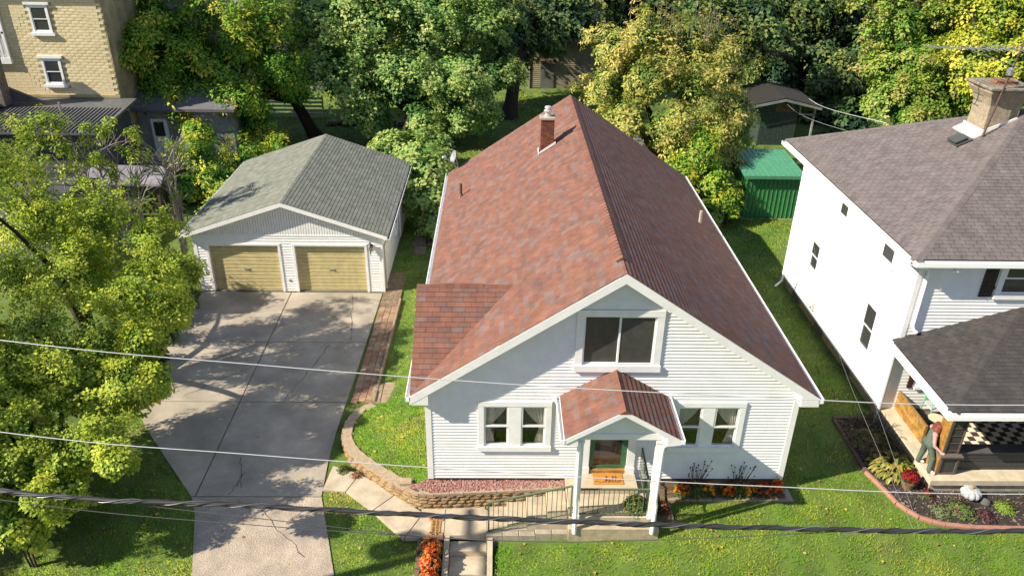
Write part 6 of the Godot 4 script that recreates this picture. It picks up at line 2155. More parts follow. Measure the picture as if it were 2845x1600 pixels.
	tree("locust_tree", "tall locust with fine drooping green and gold foliage before yellow house", Vector3(-14.5, -1.3, -33.3), 0.36, locust + [[-25.2, 6.6, -29.5, 1.5], [-24.6, 5.4, -29.0, 1.5], [-22.6, 5.2, -28.6, 1.6], [-20.2, 5.2, -29.5, 1.9], [-17.4, 5.0, -29.6, 1.9], [-20.4, 2.6, -28.6, 1.5], [-17.6, 2.4, -28.8, 1.7], [-14.8, 2.4, -30.5, 1.2]] + up_lobes(locust, 1.4, 2.4), "narrow", 0.34, 1500, lo, mats.leaf, 31, "", 0.45, 0.12, 0.4)
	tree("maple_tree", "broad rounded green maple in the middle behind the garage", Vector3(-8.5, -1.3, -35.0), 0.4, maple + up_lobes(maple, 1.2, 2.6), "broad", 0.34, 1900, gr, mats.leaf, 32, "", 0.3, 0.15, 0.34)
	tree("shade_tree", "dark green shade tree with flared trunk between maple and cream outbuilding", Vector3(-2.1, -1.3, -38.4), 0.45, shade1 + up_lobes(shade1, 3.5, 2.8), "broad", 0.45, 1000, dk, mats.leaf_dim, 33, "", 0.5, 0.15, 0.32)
	tree("yellowing_tree", "wide yellowing tree with bare twig tips behind red roof", Vector3(5.9, -0.9, -23.6), 0.3, yellow, "narrow", 0.25, 1700, ye, mats.leaf, 34, "", 0.3, 0.15, 0.4)
	tree("golden_green_maple", "layered green maple with rusty tips left of the roof antenna", Vector3(22.5, -0.9, -31.5), 0.35, rightmaple + up_lobes(rightmaple, 3.0, 2.4), "broad", 0.32, 1700, rg, mats.leaf, 35, "", 0.35, 0.15, 0.34)
	tree("golden_maple", "bright golden yellow maple behind the stone chimney and antenna", Vector3(24.8, -0.9, -28.5), 0.3, rightyellow + [[27.5, 4.0, -28.0, 2.0], [27.0, 7.0, -29.5, 2.2]] + up_lobes(rightyellow, 2.5, 2.0), "broad", 0.32, 1600, ry, mats.leaf, 36, "", 0.35, 0.15, 0.36)
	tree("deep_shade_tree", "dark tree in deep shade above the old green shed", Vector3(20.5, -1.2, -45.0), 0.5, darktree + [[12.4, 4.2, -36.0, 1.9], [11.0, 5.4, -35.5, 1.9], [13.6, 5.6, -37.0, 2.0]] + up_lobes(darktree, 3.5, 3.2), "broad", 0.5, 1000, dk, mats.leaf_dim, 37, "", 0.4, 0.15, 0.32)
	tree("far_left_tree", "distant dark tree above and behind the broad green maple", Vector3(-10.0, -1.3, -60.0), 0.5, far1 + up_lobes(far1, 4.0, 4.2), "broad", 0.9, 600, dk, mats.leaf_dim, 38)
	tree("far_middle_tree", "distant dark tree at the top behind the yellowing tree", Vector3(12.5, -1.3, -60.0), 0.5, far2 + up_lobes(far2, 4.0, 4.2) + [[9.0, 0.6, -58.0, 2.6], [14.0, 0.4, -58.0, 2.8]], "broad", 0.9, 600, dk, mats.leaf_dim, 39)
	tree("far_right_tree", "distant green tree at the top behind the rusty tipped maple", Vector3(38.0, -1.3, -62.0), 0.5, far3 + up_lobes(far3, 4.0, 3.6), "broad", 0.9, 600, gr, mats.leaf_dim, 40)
	tree("far_edge_tree", "distant dark tree at the top left behind the locust", Vector3(-24.0, -1.3, -62.0), 0.5, [[-26.0, 4.0, -62.0, 4.0], [-20.0, 4.5, -61.0, 3.6], [-31.0, 5.0, -62.0, 4.0], [-23.0, 8.5, -62.0, 4.5]], "broad", 0.9, 600, gr, mats.leaf_dim, 41)
	# far woods that close the view
	var wl := []
	rng.seed = 8
	for i in 46:
		var a := -72.0 + i * 3.6
		wl.append([a + rng.randf_range(-2, 2), rng.randf_range(1.0, 9.0), -92.0 + rng.randf_range(-8, 8), rng.randf_range(4.0, 6.0)])
	crown(self, wl, "broad", 1.6, 260, dk, mats.leaf_dim, 42, 0.15, 0.4, "far_woods")
	tag(get_node("far_woods"), "dark woods closing the view behind all the houses", "woods", "", "stuff")
	# shrubs
	shrub("garage_shrub", "tangle of bright green shrubs between bare branches and garage roof", behindgarage, "narrow", 0.3, 660, lo, mats.leaf, 51)
	shrub("corner_shrub", "green shrub growing between garage and the red roof's back corner", midshrub, "broad", 0.3, 760, gr, mats.leaf, 52)
	shrub("ivy_covered_post", "ivy covered stump standing under the green maple", ivy, "broad", 0.26, 760, gr, mats.leaf, 53)
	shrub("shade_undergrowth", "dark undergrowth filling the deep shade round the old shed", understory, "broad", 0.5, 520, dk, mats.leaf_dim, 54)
	shrub("shed_side_shrub", "leafy shrub squeezed between red roof and green metal shed", rightyard, "broad", 0.28, 760, rg, mats.leaf, 55)
	shrub("vine_mound", "bright green vine climbing the lower front of the yellowing tree", [[5.4, 1.9, -18.6, 0.75], [6.3, 2.3, -18.8, 0.8], [7.0, 1.4, -18.2, 0.7], [7.6, 0.7, -17.8, 0.6], [5.0, 0.9, -18.0, 0.6], [4.4, 0.7, -17.4, 0.45], [5.9, 0.4, -17.8, 0.7], [6.6, 3.0, -19.4, 0.6]], "narrow", 0.3, 840, lo, mats.leaf, 56)
	shrub("lawn_edge_shrub", "dark shrub at the foot of the near left tree", lowleft, "broad", 0.2, 900, yg2, mats.leaf_dim, 57)
	shrub("driveway_edge_weeds", "low dark weeds along left driveway edge before the garage", [[-14.6, -0.8, -9.6, 0.5], [-14.9, -0.8, -10.8, 0.6], [-14.5, -0.7, -8.2, 0.5], [-14.2, -0.7, -6.6, 0.4], [-15.4, -0.5, -9.0, 0.8], [-15.6, -0.5, -11.4, 0.8]], "narrow", 0.22, 520, dk, mats.leaf_dim, 58)
	bare_tree(bareleaf, yg)
	# twig tips of the yellowing tree
	var tw := MB.new()
	rng.seed = 77
	for k in 70:
		var a := Vector3(rng.randf_range(2.2, 7.6), rng.randf_range(6.4, 7.6), rng.randf_range(-24.5, -22.6))
		if a.x < 3.4:
			a.y -= 1.2
		tw.tube([a, a + Vector3(rng.randf_range(-0.15, 0.1), rng.randf_range(0.6, 1.3), 0)], [0.02, 0.008], 4, false)
	part("bare_twigs", tw.build(), rough_mat(lin(0.3, 0.25, 0.2), 0.9), get_thing("yellowing_tree")).set_meta("kind", "stuff")

func shrub(called: String, label: String, lobes: Array, kind: String, size: float, per: int, pal: Array, lm: Material, sd: int) -> Node3D:
	var p := Vector3(lobes[0][0], ground(lobes[0][0], lobes[0][2]), lobes[0][2])
	var o := thing(called, label, "shrub", p)
	var q := MB.new()
	for l in lobes:
		var f := Vector3(l[0], ground(l[0], l[2]) - 0.1, l[2])
		for k in 3:
			q.tube([f + Vector3(k * 0.06, 0, 0), Vector3(l[0] + (k - 1) * 0.3 * l[3], l[1] + 0.4 * l[3], l[2])], [0.03, 0.01], 5, false)
	part("stem", q.build(), mats.bark, o).set_meta("kind", "stuff")
	crown(o, lobes, kind, size, per, pal, lm, sd, 0.3, 0.42, "foliage")
	return o

func bare_tree(lobes: Array, pal: Array) -> void:
	var o := thing("bare_branched_tree", "half bare tree with pale grey branches and yellow leaf tips at left", "tree", Vector3(-18.5, -1.2, -13.5))
	rng.seed = 64
	var pale := rough_mat(lin(0.52, 0.45, 0.38), 0.9, 4, 0.6, 0.8, 0.7)
	var tips := []
	var twigs := MB.new()
	for base in [Vector3(-20.2, -1.2, -13.2), Vector3(-18.6, -1.2, -13.6), Vector3(-17.2, -1.2, -13.4), Vector3(-15.9, -1.2, -14.2)]:
		for k in 4:
			var b := MB.new()
			var e: Vector3 = base + Vector3(rng.randf_range(-1.6, 1.6), rng.randf_range(3.6, 5.6), rng.randf_range(-1.0, 1.2))
			var m: Vector3 = base.lerp(e, 0.45) + Vector3(rng.randf_range(-0.3, 0.3), 0.4, 0)
			b.tube([base, base.lerp(m, 0.5), m, m.lerp(e, 0.5), e], [0.09, 0.075, 0.055, 0.035, 0.015], 6)
			part("limb", b.build(), pale, o)
			for j in 13:
				var t := rng.randf_range(0.25, 1.0)
				var a: Vector3 = m.lerp(e, t) if t > 0.45 else base.lerp(m, t / 0.45)
				var d := Vector3(rng.randf_range(-1, 1), rng.randf_range(0.2, 1.3), rng.randf_range(-0.8, 0.8)).normalized() * rng.randf_range(0.7, 1.6)
				var mid: Vector3 = a + d * 0.5 + Vector3(rng.randf_range(-0.12, 0.12), 0.05, 0)
				twigs.tube([a, mid, a + d], [0.028, 0.02, 0.01], 5, false)
				for i in 2:
					var d2 := (d + Vector3(rng.randf_range(-1, 1), rng.randf_range(-0.2, 0.8), rng.randf_range(-1, 1))).normalized() * rng.randf_range(0.3, 0.8)
					twigs.tube([mid, mid + d2], [0.017, 0.008], 4, false)
					if rng.randf() < 0.12:
						tips.append(mid + d2)
	part("twigs", twigs.build(), pale, o).set_meta("kind", "stuff")
	for t in tips:
		lobes.append([t.x, t.y, t.z, 0.16])
	crown(o, lobes, "narrow", 0.26, 130, pal, mats.leaf, 65, 0.1, 0.5)

# ---------------------------------------------------------------- grass
func lawn_height(x: float, z: float) -> float:       # NAN where no grass grows
	if x > -4.62 and x < 4.62 and z > -15.1 and z < 0.02:
		return NAN
	if x > 8.3 and z < 0.2 and z > -12.0:
		return NAN
	if x > -14.7 and x < -7.3 and z < -11.9 and z > -20.4:
		return NAN
	if x < -4.6 and z > -18.0 and z < 0.3:                      # raised lawn and strip
		var r := terrace_rim()
		for i in r.size() - 1:
			var a: Vector3 = r[i]
			var b: Vector3 = r[i + 1]
			if z <= a.z and z > b.z:
				var t := (a.z - z) / (a.z - b.z)
				var rx := lerpf(a.x, b.x, t)
				if x < rx + 0.12:
					break
				if z > -5.4 and z < -4.2 and x < -6.0:
					return NAN
				return mound(Vector3(rx, lerpf(a.y, b.y, t), z), Vector3(-4.56, house_side(z), z), (x - rx) / (-4.56 - rx)).y
	var edge := ramp(z, [[9.0, -9.3], [2.6, -9.84], [0.3, -10.5], [-2.27, -12.56], [-4.13, -14.0], [-12.15, -14.6]])
	var right := ramp(z, [[9.0, -5.2], [2.42, -6.6], [0.67, -7.15], [-0.13, -7.41]])
	if z > -12.2 and x > edge - 0.03 and x < (right + 0.02 if z > -0.2 else -4.62):
		return NAN
	if z > -0.3 and z < 6 and x >= right and x < -2.9:        # triangle before the walk
		if x > -2.95:
			return NAN
		if x < -5.06 and z > 0.58 + (x + 5.96) * 1.0 and z > -0.09 + (x + 6.73) * 0.87:
			return ground(x, z)
		if x >= -5.06 and x < -4.62 and z > 1.5:
			return ground(x, z)
		return NAN
	if x >= -2.9 and x < 1.15 and z < 1.6 and z > -0.1:
		return NAN
	if x >= 1.0 and x < 1.6 and z < 1.35 and z > 0:
		return NAN
	if x >= 1.0 and x < 4.85 and z < 0.47 and z > -0.1:
		return NAN
	if x > 6.9 and z > -0.7 and z < bed_edge(x) + 0.06:
		return NAN
	if x > 6.95 and z > -3.0 and z <= -0.7:
		return NAN
	return ground(x, z)

func bed_edge(x: float) -> float:
	return ramp(-x, [[-7.1, -0.55], [-7.3, 0.1], [-7.42, 0.55], [-7.75, 0.95], [-8.2, 1.17], [-9.0, 1.27], [-10.3, 1.3], [-14.0, 1.3]])

func make_grass() -> void:
	var q := MB.new()
	rng.seed = 4
	for i in 18:
		var a := Vector3(rng.randf_range(-0.13, 0.13), -0.01, rng.randf_range(-0.13, 0.13))
		var d := Vector3(rng.randf_range(-1, 1), 0, rng.randf_range(-1, 1)) * 0.05
		var h := rng.randf_range(0.03, 0.07)
		var s := Vector3(-d.z, 0, d.x).normalized() * rng.randf_range(0.004, 0.008)
		var n := (Vector3.UP + d * 6.0).normalized()
		q.tri_n(a - s, a + s, a + d + Vector3(0, h, 0), n, n, n)
		q.c[q.c.size() - 1] = Color(1, 1, 1)
	var tuft := q.build()
	var f := FastNoiseLite.new()
	f.seed = 3
	f.frequency = 0.5
	var f2 := FastNoiseLite.new()
	f2.seed = 9
	f2.frequency = 0.12
	var at := []
	var far := []
	for r in [[-14.5, -2.9, -4.6, 3.6, 75.0], [-7.2, -4.55, -16.0, 0.3, 55.0], [-2.95, 13.0, -0.6, 3.6, 80.0], [4.6, 9.2, -16.5, -0.6, 50.0], [-16.0, 14.0, -30.0, -15.0, 12.0], [-18.0, 6.0, -46.0, -30.0, 7.0]]:
		var area: float = (r[1] - r[0]) * (r[3] - r[2])
		for i in int(area * r[4]):
			var x := rng.randf_range(r[0], r[1])
			var z := rng.randf_range(r[2], r[3])
			var y := lawn_height(x, z)
			if is_nan(y):
				continue
			var k := f.get_noise_2d(x, z) + f2.get_noise_2d(x, z) * 0.7
			var c := lin(0.14, 0.33, 0.016).srgb_to_linear().lerp(lin(0.44, 0.49, 0.05).srgb_to_linear(), clampf(0.35 + k * 1.1 + rng.randf_range(-0.3, 0.3), 0, 1))
			if f.get_noise_2d(x * 0.8 + 40.0, z * 0.8) + f2.get_noise_2d(x + 90.0, z) * 0.5 > 0.42 + rng.randf_range(-0.06, 0.2):
				c = c.lerp(Color(0.42, 0.34, 0.13), 0.65)
			if rng.randf() < 0.03:
				c = lin(0.5, 0.4, 0.18).srgb_to_linear()
			var s := rng.randf_range(0.8, 1.3)
			var b := Basis(Vector3.UP, rng.randf() * TAU).scaled(Vector3(s, s, s))
			if r[4] < 20.0:
				b = b.scaled(Vector3(2.2, 1.5, 2.2))
				far.append([Transform3D(b, Vector3(x, y, z)), c * 0.9])
			else:
				at.append([Transform3D(b, Vector3(x, y, z)), c])
	scatter("grass", self, at, tuft, mats.grass)
	tag(get_node("grass"), "short mown grass of the lawns round the white house", "grass", "", "stuff")
	scatter("back_yard_grass", self, far, tuft, mats.grass)
	tag(get_node("back_yard_grass"), "grass of the back yards beyond garage and red roof", "grass", "", "stuff")
	# fallen leaves
	var lf := MB.new()
	lf.quad(Vector3(-0.03, 0.004, -0.02), Vector3(-0.02, 0.012, 0.03), Vector3(0.035, 0.004, 0.02), Vector3(0.02, 0.014, -0.03))
	var fl := []
	for i in 700:
		var x := rng.randf_range(-14.5, 9.0)
		var z := rng.randf_range(-12.0, 3.4) if i < 500 else rng.randf_range(-34.0, -16.0)
		var y := lawn_height(x, z)
		if is_nan(y):
			if x > -14.0 and x < -7.5 and z > -11.8 and rng.randf() < 0.35:
				y = ramp(z, [[9.0, -1.46], [2.6, -0.83], [0.5, -0.63], [0.0, -0.62], [-12.0, -1.17]]) + 0.002
			else:
				continue
		else:
			y += 0.045
		fl.append([Transform3D(Basis(Vector3.UP, rng.randf() * TAU).scaled(Vector3.ONE * rng.randf_range(0.7, 1.5)), Vector3(x, y, z)), [lin(0.4, 0.28, 0.06), lin(0.3, 0.16, 0.06), lin(0.5, 0.4, 0.1)][i % 3].srgb_to_linear()])
	scatter("fallen_leaves", self, fl, lf.build(), mats.leaf)
	tag(get_node("fallen_leaves"), "small fallen leaves scattered over lawns and driveway", "leaves", "", "stuff")

# ---------------------------------------------------------------- gardens
func flower_mesh(r: float) -> ArrayMesh:
	var q := MB.new()
	for ring in 2:
		for k in 7:
			var a := TAU * (k + ring * 0.5) / 7
			var d := Vector3(cos(a), 0.25 + ring * 0.5, sin(a)).normalized()
			var s := Vector3(-sin(a), 0, cos(a)) * r * 0.36
			var e := d * r * (1.0 - ring * 0.3) + Vector3(0, ring * r * 0.2, 0)
			q.tri(Vector3.ZERO, e * 0.6 + s, e); q.tri(Vector3.ZERO, e, e * 0.6 - s)
	return q.build()

func flowering_plant(called: String, label: String, at: Vector3, rad: float, h: float, leaves: int, blooms: int, leaf_pal: Array, bloom_pal: Array, size: float, bloom: float, group := "", kind := "narrow") -> Node3D:
	var o := thing(called, label, "plant", at, group)
	var seed_here := int(absf(at.x * 131 + at.z * 57)) + 3
	var mesh := spray(kind, size, 10, seed_here)
	rng.seed = seed_here
	var st := MB.new()
	var ls := []
	for i in leaves:
		var a := rng.randf() * TAU
		var r := sqrt(rng.randf()) * rad
		var y := h * rng.randf() * (1.0 - 0.5 * r / rad)
		var p := at + Vector3(cos(a) * r, y, sin(a) * r)
		ls.append([Transform3D(toward(Vector3(cos(a) * 0.6, 1, sin(a) * 0.6), rng.randf() * TAU, rng.randf_range(0.7, 1.2)), p), (leaf_pal[rng.randi() % leaf_pal.size()] as Color) * rng.randf_range(0.8, 1.2)])
		if i % 6 == 0:
			st.tube([at + Vector3(cos(a) * r * 0.3, -0.03, sin(a) * r * 0.3), p], [0.006, 0.004], 4, false)
	var bs := []
	for i in blooms:
		var a := rng.randf() * TAU
		var r := sqrt(rng.randf()) * rad
		var p := at + Vector3(cos(a) * r, h * (1.02 - 0.55 * pow(r / rad, 2)) + rng.randf_range(-0.05, 0.03), sin(a) * r)
		bs.append([Transform3D(toward(Vector3(cos(a) * 0.8, 1, sin(a) * 0.8), rng.randf() * TAU, rng.randf_range(0.7, 1.25)), p), (bloom_pal[rng.randi() % bloom_pal.size()] as Color) * rng.randf_range(0.85, 1.15)])
	part("stems", st.build(), mats.bark, o).set_meta("kind", "stuff")
	scatter("foliage", o, ls, mesh, mats.leaf)
	if not bs.is_empty():
		scatter("blossoms", o, bs, flower_mesh(bloom), mats.leaf)
	return o

func make_front_garden() -> void:
	var or_p := [Color(0.62, 0.12, 0.012), Color(0.7, 0.2, 0.015), Color(0.5, 0.06, 0.012), Color(0.75, 0.3, 0.02)]
	var ye_p := [Color(0.75, 0.36, 0.02), Color(0.7, 0.25, 0.015)]
	var gl := [Color(0.05, 0.11, 0.02), Color(0.08, 0.14, 0.03), Color(0.12, 0.15, 0.04)]
	var dry := [Color(0.2, 0.11, 0.05), Color(0.14, 0.1, 0.04), Color(0.1, 0.12, 0.03), Color(0.28, 0.14, 0.06)]
	# bed along the right of the porch
	var q := MB.new()
	q.slab(PackedVector2Array([Vector2(1.14, 0.03), Vector2(4.62, 0.03), Vector2(4.62, 0.34), Vector2(1.52, 0.36), Vector2(1.5, 1.2), Vector2(1.14, 1.2)]), func(_x, _z): return -0.34, 0.3)
	single("flower_bed", q.build(), rough_mat(lin(0.3, 0.2, 0.11), 0.97, 2.5, 0.5, 0.6, 0.7), "tan mulch flower bed along the front wall right of porch", "flower bed", "", "structure")
	var e := thing("bed_edging", "low tan stone edging round the orange flower bed", "edging", Vector3(3.0, -0.4, 0.4))
	var em := rough_mat(lin(0.5, 0.37, 0.25), 0.93, 3, 0.65, 0.7, 0.7)
	for k in 8:
		q = MB.new()
		q.bevel_box(Vector3(1.56 + k * 0.385, -0.5, 0.34 + rng.randf_range(-0.01, 0.01)), Vector3(1.935 + k * 0.385, -0.335, 0.45), 0.015)
		part("edging_stone", q.build(), em, e)
	for k in 3:
		q = MB.new()
		q.bevel_box(Vector3(1.49, -0.55, 0.47 + k * 0.27), Vector3(1.6, -0.37, 0.73 + k * 0.27), 0.015)
		part("edging_stone", q.build(), em, e)
	q = MB.new()
	q.bevel_box(Vector3(4.56, -0.55, -0.02), Vector3(4.8, -0.36, 0.44), 0.012)
	part("corner_slab", q.build(), rough_mat(lin(0.52, 0.47, 0.4), 0.9), e)
	var spots := [[1.95, 0.22, 0.2, 0.34, or_p, "orange marigold clump nearest to the porch post"], [2.62, 0.2, 0.2, 0.3, ye_p, "yellow orange flower clump under the left sash of right window"], [3.15, 0.22, 0.2, 0.33, or_p, "red orange flower clump in the middle of the bed"], [3.62, 0.2, 0.18, 0.32, ye_p, "orange and green flower clump right of the tall dark stems"], [4.05, 0.22, 0.22, 0.34, or_p, "rusty orange flower clump near the right end of bed"], [4.4, 0.2, 0.16, 0.42, or_p, "drying rust coloured flower clump in bed's right corner"]]
	for s in spots:
		flowering_plant("marigold", s[5], Vector3(s[0], -0.34, s[1]), s[2], s[3], 70, 34, gl if s[0] < 3.9 else dry, s[4], 0.1, 0.05, "orange flowers along the front wall")
	flowering_plant("red_leafed_plant", "dark red leafed plant in shade beside the right downspout", Vector3(1.32, -0.34, 0.8), 0.17, 0.3, 90, 16, [Color(0.12, 0.03, 0.02), Color(0.18, 0.06, 0.03), Color(0.08, 0.05, 0.02)], [Color(0.5, 0.14, 0.06), Color(0.6, 0.3, 0.12)], 0.1, 0.03)
	for s in [[2.3, "left", "tall dark seed heads rising before the left sash of right window"], [3.4, "right", "tall dark seed heads rising before the bed's middle"]]:
		var o := flowering_plant("coneflower", s[2], Vector3(s[0], -0.34, 0.18), 0.19, 0.42, 80, 4, gl, [Color(0.6, 0.2, 0.1)], 0.14, 0.04, "dark seed headed stems by the front wall")
		var st := MB.new()
		var hd := MB.new()
		rng.seed = int(s[0] * 10)
		for k in 22:
			var a: Vector3 = Vector3(s[0] + rng.randf_range(-0.12, 0.12), -0.3, 0.18 + rng.randf_range(-0.08, 0.08))
			var b := a + Vector3(rng.randf_range(-0.35, 0.35), rng.randf_range(0.55, 0.95), rng.randf_range(-0.08, 0.2))
			st.tube([a, a.lerp(b, 0.5) + Vector3(0, 0.05, 0), b], [0.006, 0.005, 0.004], 4, false)
			hd.lathe(b, [Vector2(0.0, -0.015), Vector2(0.022, 0.0), Vector2(0.016, 0.022), Vector2(0.0, 0.028)], 6)
		part("stems", st.build(), mats.bark, o).set_meta("kind", "stuff")
		part("seed_heads", hd.build(), flat(lin(0.05, 0.018, 0.02), 0.9), o).set_meta("kind", "stuff")
	# low shrub on the landing
	flowering_plant("variegated_shrub", "rounded green and yellow shrub behind the porch handrail", Vector3(0.6, 0.0, 1.08), 0.24, 0.42, 260, 0, [Color(0.06, 0.12, 0.02), Color(0.14, 0.2, 0.04), Color(0.34, 0.34, 0.1)], [Color(1, 1, 1)], 0.13, 0.02)
	# brick planter by the street steps
	var p := thing("brick_planter", "narrow brick edged planter beside the street steps", "planter", Vector3(-4.35, -0.9, 2.0))
	var bm := rough_mat(lin(0.34, 0.2, 0.16), 0.92, 4, 0.6, 0.8, 0.7)
	var planter := func(z: float) -> float: return ramp(z, [[6.0, -1.28], [1.46, -0.6]])
	for k in 12:
		var z := 1.5 + k * 0.21
		q = MB.new()
		var y: float = planter.call(z + 0.2)
		q.bevel_box(Vector3(-4.72, y - 0.3, z), Vector3(-4.6, y + 0.03, z + 0.202), 0.01)
		part("brick", q.build(), bm, p)
	for k in 3:
		q = MB.new()
		q.bevel_box(Vector3(-4.6 + k * 0.17, -0.8, 1.44), Vector3(-4.435 + k * 0.17, -0.54, 1.56), 0.01)
		part("brick", q.build(), bm, p)
	q = MB.new()
	q.slab(PackedVector2Array([Vector2(-4.6, 1.56), Vector2(-4.09, 1.56), Vector2(-4.09, 5.0), Vector2(-4.6, 5.0)]), func(_x, z): return planter.call(z) - 0.05, 0.4)
	part("soil", q.build(), mats.soil, p)
	var k2 := 0
	var mum_labels := ["bright orange bush of mums topmost in the brick planter", "orange red bush of mums in the middle of brick planter", "rusty orange bush of mums lowest in the brick planter"]
	for z in [1.86, 2.28, 2.72]:
		flowering_plant("orange_mum", mum_labels[k2], Vector3(-4.36, planter.call(z) - 0.05, z), 0.25, 0.4, 150, 130, [Color(0.1, 0.1, 0.02), Color(0.16, 0.1, 0.03), Color(0.22, 0.1, 0.03)], [Color(0.62, 0.13, 0.02), Color(0.7, 0.28, 0.06), Color(0.55, 0.05, 0.015), Color(0.72, 0.36, 0.12)], 0.1, 0.042, "orange mums in the brick planter")
		k2 += 1
	# weeds at the foot of the wall
	flowering_plant("wall_foot_weed", "small green weeds and red leaves at the curved wall's foot", Vector3(-6.95, -0.62, -0.95), 0.16, 0.16, 50, 10, gl, [Color(0.4, 0.1, 0.06)], 0.1, 0.03)
	flowering_plant("wall_corner_leaves", "reddish ground plant between the walk and the curved wall", Vector3(-6.55, -0.62, -0.72), 0.17, 0.08, 40, 20, dry, [Color(0.4, 0.12, 0.08), Color(0.5, 0.3, 0.2)], 0.09, 0.03)

func make_neighbour_garden() -> void:
	# mulch
	var q := MB.new()
	var pts := PackedVector2Array([Vector2(8.44, -0.9), Vector2(8.44, 0.1), Vector2(14.0, 0.1), Vector2(14.0, 1.24), Vector2(10.3, 1.24), Vector2(9.0, 1.2), Vector2(8.25, 1.1), Vector2(7.82, 0.9), Vector2(7.5, 0.52), Vector2(7.38, 0.08), Vector2(7.18, -0.55), Vector2(7.15, -2.95), Vector2(8.4, -2.95)])
	q.slab(pts, func(_x, z): return ground(8, z) + 0.04, 0.3)
	single("mulch_bed", q.build(), rough_mat(lin(0.13, 0.1, 0.085), 0.98, 3, 0.35, 0.7, 0.6, false, 2.0), "dark brown mulch bed round the corner of neighbour's porch", "garden bed", "", "structure")
	var chips := MB.new()
	chips.box(Vector3(-0.035, 0, -0.01), Vector3(0.035, 0.012, 0.01))
	var at := []
	rng.seed = 15
	for i in 2600:
		var x := rng.randf_range(7.2, 13.0)
		var z := rng.randf_range(-2.9, 1.24)
		if Geometry2D.is_point_in_polygon(Vector2(x, z), pts):
			var s := rng.randf_range(0.6, 1.4)
			at.append([Transform3D(Basis.from_euler(Vector3(rng.randf_range(-0.4, 0.4), rng.randf() * TAU, rng.randf_range(-0.4, 0.4))).scaled(Vector3(s, s, s)), Vector3(x, ground(8, z) + 0.045, z)), [Color(0.12, 0.09, 0.07), Color(0.2, 0.15, 0.12), Color(0.07, 0.05, 0.04), Color(0.28, 0.22, 0.18)][rng.randi() % 4]])
	scatter("mulch_chips", self, at, chips.build(), rough_mat(Color(1, 1, 1), 0.95, 3, 0.8, 1, 0.9, true))
	tag(get_node("mulch_chips"), "wood chips lying on the neighbour's mulch bed", "mulch", "", "stuff")
	# pink kerb
	var ed := thing("pink_bed_edging", "curved salmon pink concrete edging round the neighbour's mulch bed", "edging", Vector3(7.6, -0.4, 0.8))
	var path := [Vector3(7.1, 0, -0.62), Vector3(7.3, 0, 0.05), Vector3(7.44, 0, 0.55), Vector3(7.78, 0, 0.95), Vector3(8.22, 0, 1.16), Vector3(9.0, 0, 1.27), Vector3(10.3, 0, 1.3), Vector3(14.0, 0, 1.32)]
	var em := rough_mat(lin(0.5, 0.24, 0.17), 0.9, 3, 0.75, 0.6, 0.8)
	var s2 := 0.0
	while s2 < length_of(path):
		var a := along(path, s2)
		var b := along(path, minf(s2 + 0.29, length_of(path)))
		a.y = ground(8, a.z) - 0.1
		b.y = ground(8, b.z) - 0.1
		var d := (b - a)
		var n := Vector3(d.z, 0, -d.x).normalized() * 0.055
		var w := MB.new()
		poly(w, [a - n, a - n + Vector3(0, 0.16, 0), a - n * 0.6 + Vector3(0, 0.19, 0), a + n * 0.6 + Vector3(0, 0.19, 0), a + n + Vector3(0, 0.16, 0), a + n], d)
		part("edging_segment", w.build(), em, ed)
		s2 += 0.295
	var rb := thing("red_brick_border", "dull red timber border at back of neighbour's side bed", "border", Vector3(7.2, -0.4, -2.8))
	for k in 2:
		q = MB.new()
		if k == 0:
			q.bevel_box(Vector3(7.12, -0.5, -3.05), Vector3(8.3, -0.3, -2.94), 0.01)
		else:
			q.bevel_box(Vector3(7.06, -0.5, -2.94), Vector3(7.17, -0.3, -0.65), 0.01)
		part("timber", q.build(), rough_mat(lin(0.2, 0.11, 0.085), 0.9), rb)
	# hosta: large leaves, each a part
	var ho := thing("hosta", "large hosta with broad yellowing leaves at the porch corner", "plant", Vector3(7.85, -0.4, -0.75))
	rng.seed = 31
	var shapes := []
	var lm := []
	for v in 3:
		var b := MB.new()
		for i in 5:
			var w0: float = [0.01, 0.06, 0.085, 0.07, 0.035][i]
			var w1: float = [0.06, 0.085, 0.07, 0.035, 0.0][i]
			var y0: float = [0.0, 0.06, 0.08, 0.06, 0.0][i] * (0.8 + v * 0.3)
			var y1: float = [0.06, 0.08, 0.06, 0.0, -0.08][i] * (0.8 + v * 0.3)
			var z0 := i * 0.075
			var z1 := z0 + 0.075
			b.quad(Vector3(0, y0 - 0.012, z0), Vector3(0, y1 - 0.012, z1), Vector3(w1, y1, z1), Vector3(w0, y0, z0))
			b.quad(Vector3(-w0, y0, z0), Vector3(-w1, y1, z1), Vector3(0, y1 - 0.012, z1), Vector3(0, y0 - 0.012, z0))
		shapes.append(b.build())
	for c in [lin(0.3, 0.34, 0.04), lin(0.42, 0.4, 0.05), lin(0.52, 0.42, 0.06), lin(0.2, 0.29, 0.04), lin(0.44, 0.32, 0.1)]:
		var m := rough_mat(c, 0.5, 6, 0.7, 1, 0.8)
		m.backlight_enabled = true
		m.backlight = lin(0.25, 0.28, 0.05)
		lm.append(m)
	for i in 280:
		var a := rng.randf() * TAU
		var r := sqrt(rng.randf()) * 0.42
		var t := MeshInstance3D.new()
		var o := part("leaf", shapes[i % 3], lm[rng.randi() % 5], ho, true)
		var s := rng.randf_range(0.42, 0.8)
		o.transform = Transform3D(Basis.from_euler(Vector3(rng.randf_range(-0.5, 0.25), a, rng.randf_range(-0.3, 0.3))).scaled(Vector3(s, s, s)), Vector3(sin(a) * r * 1.05, 0.08 + (0.42 - r) * 0.75 + rng.randf() * 0.08, cos(a) * r * 1.25))
		t.free()
	# other plants
	var dryg := [Color(0.16, 0.15, 0.05), Color(0.24, 0.18, 0.08), Color(0.12, 0.15, 0.05), Color(0.3, 0.22, 0.1)]
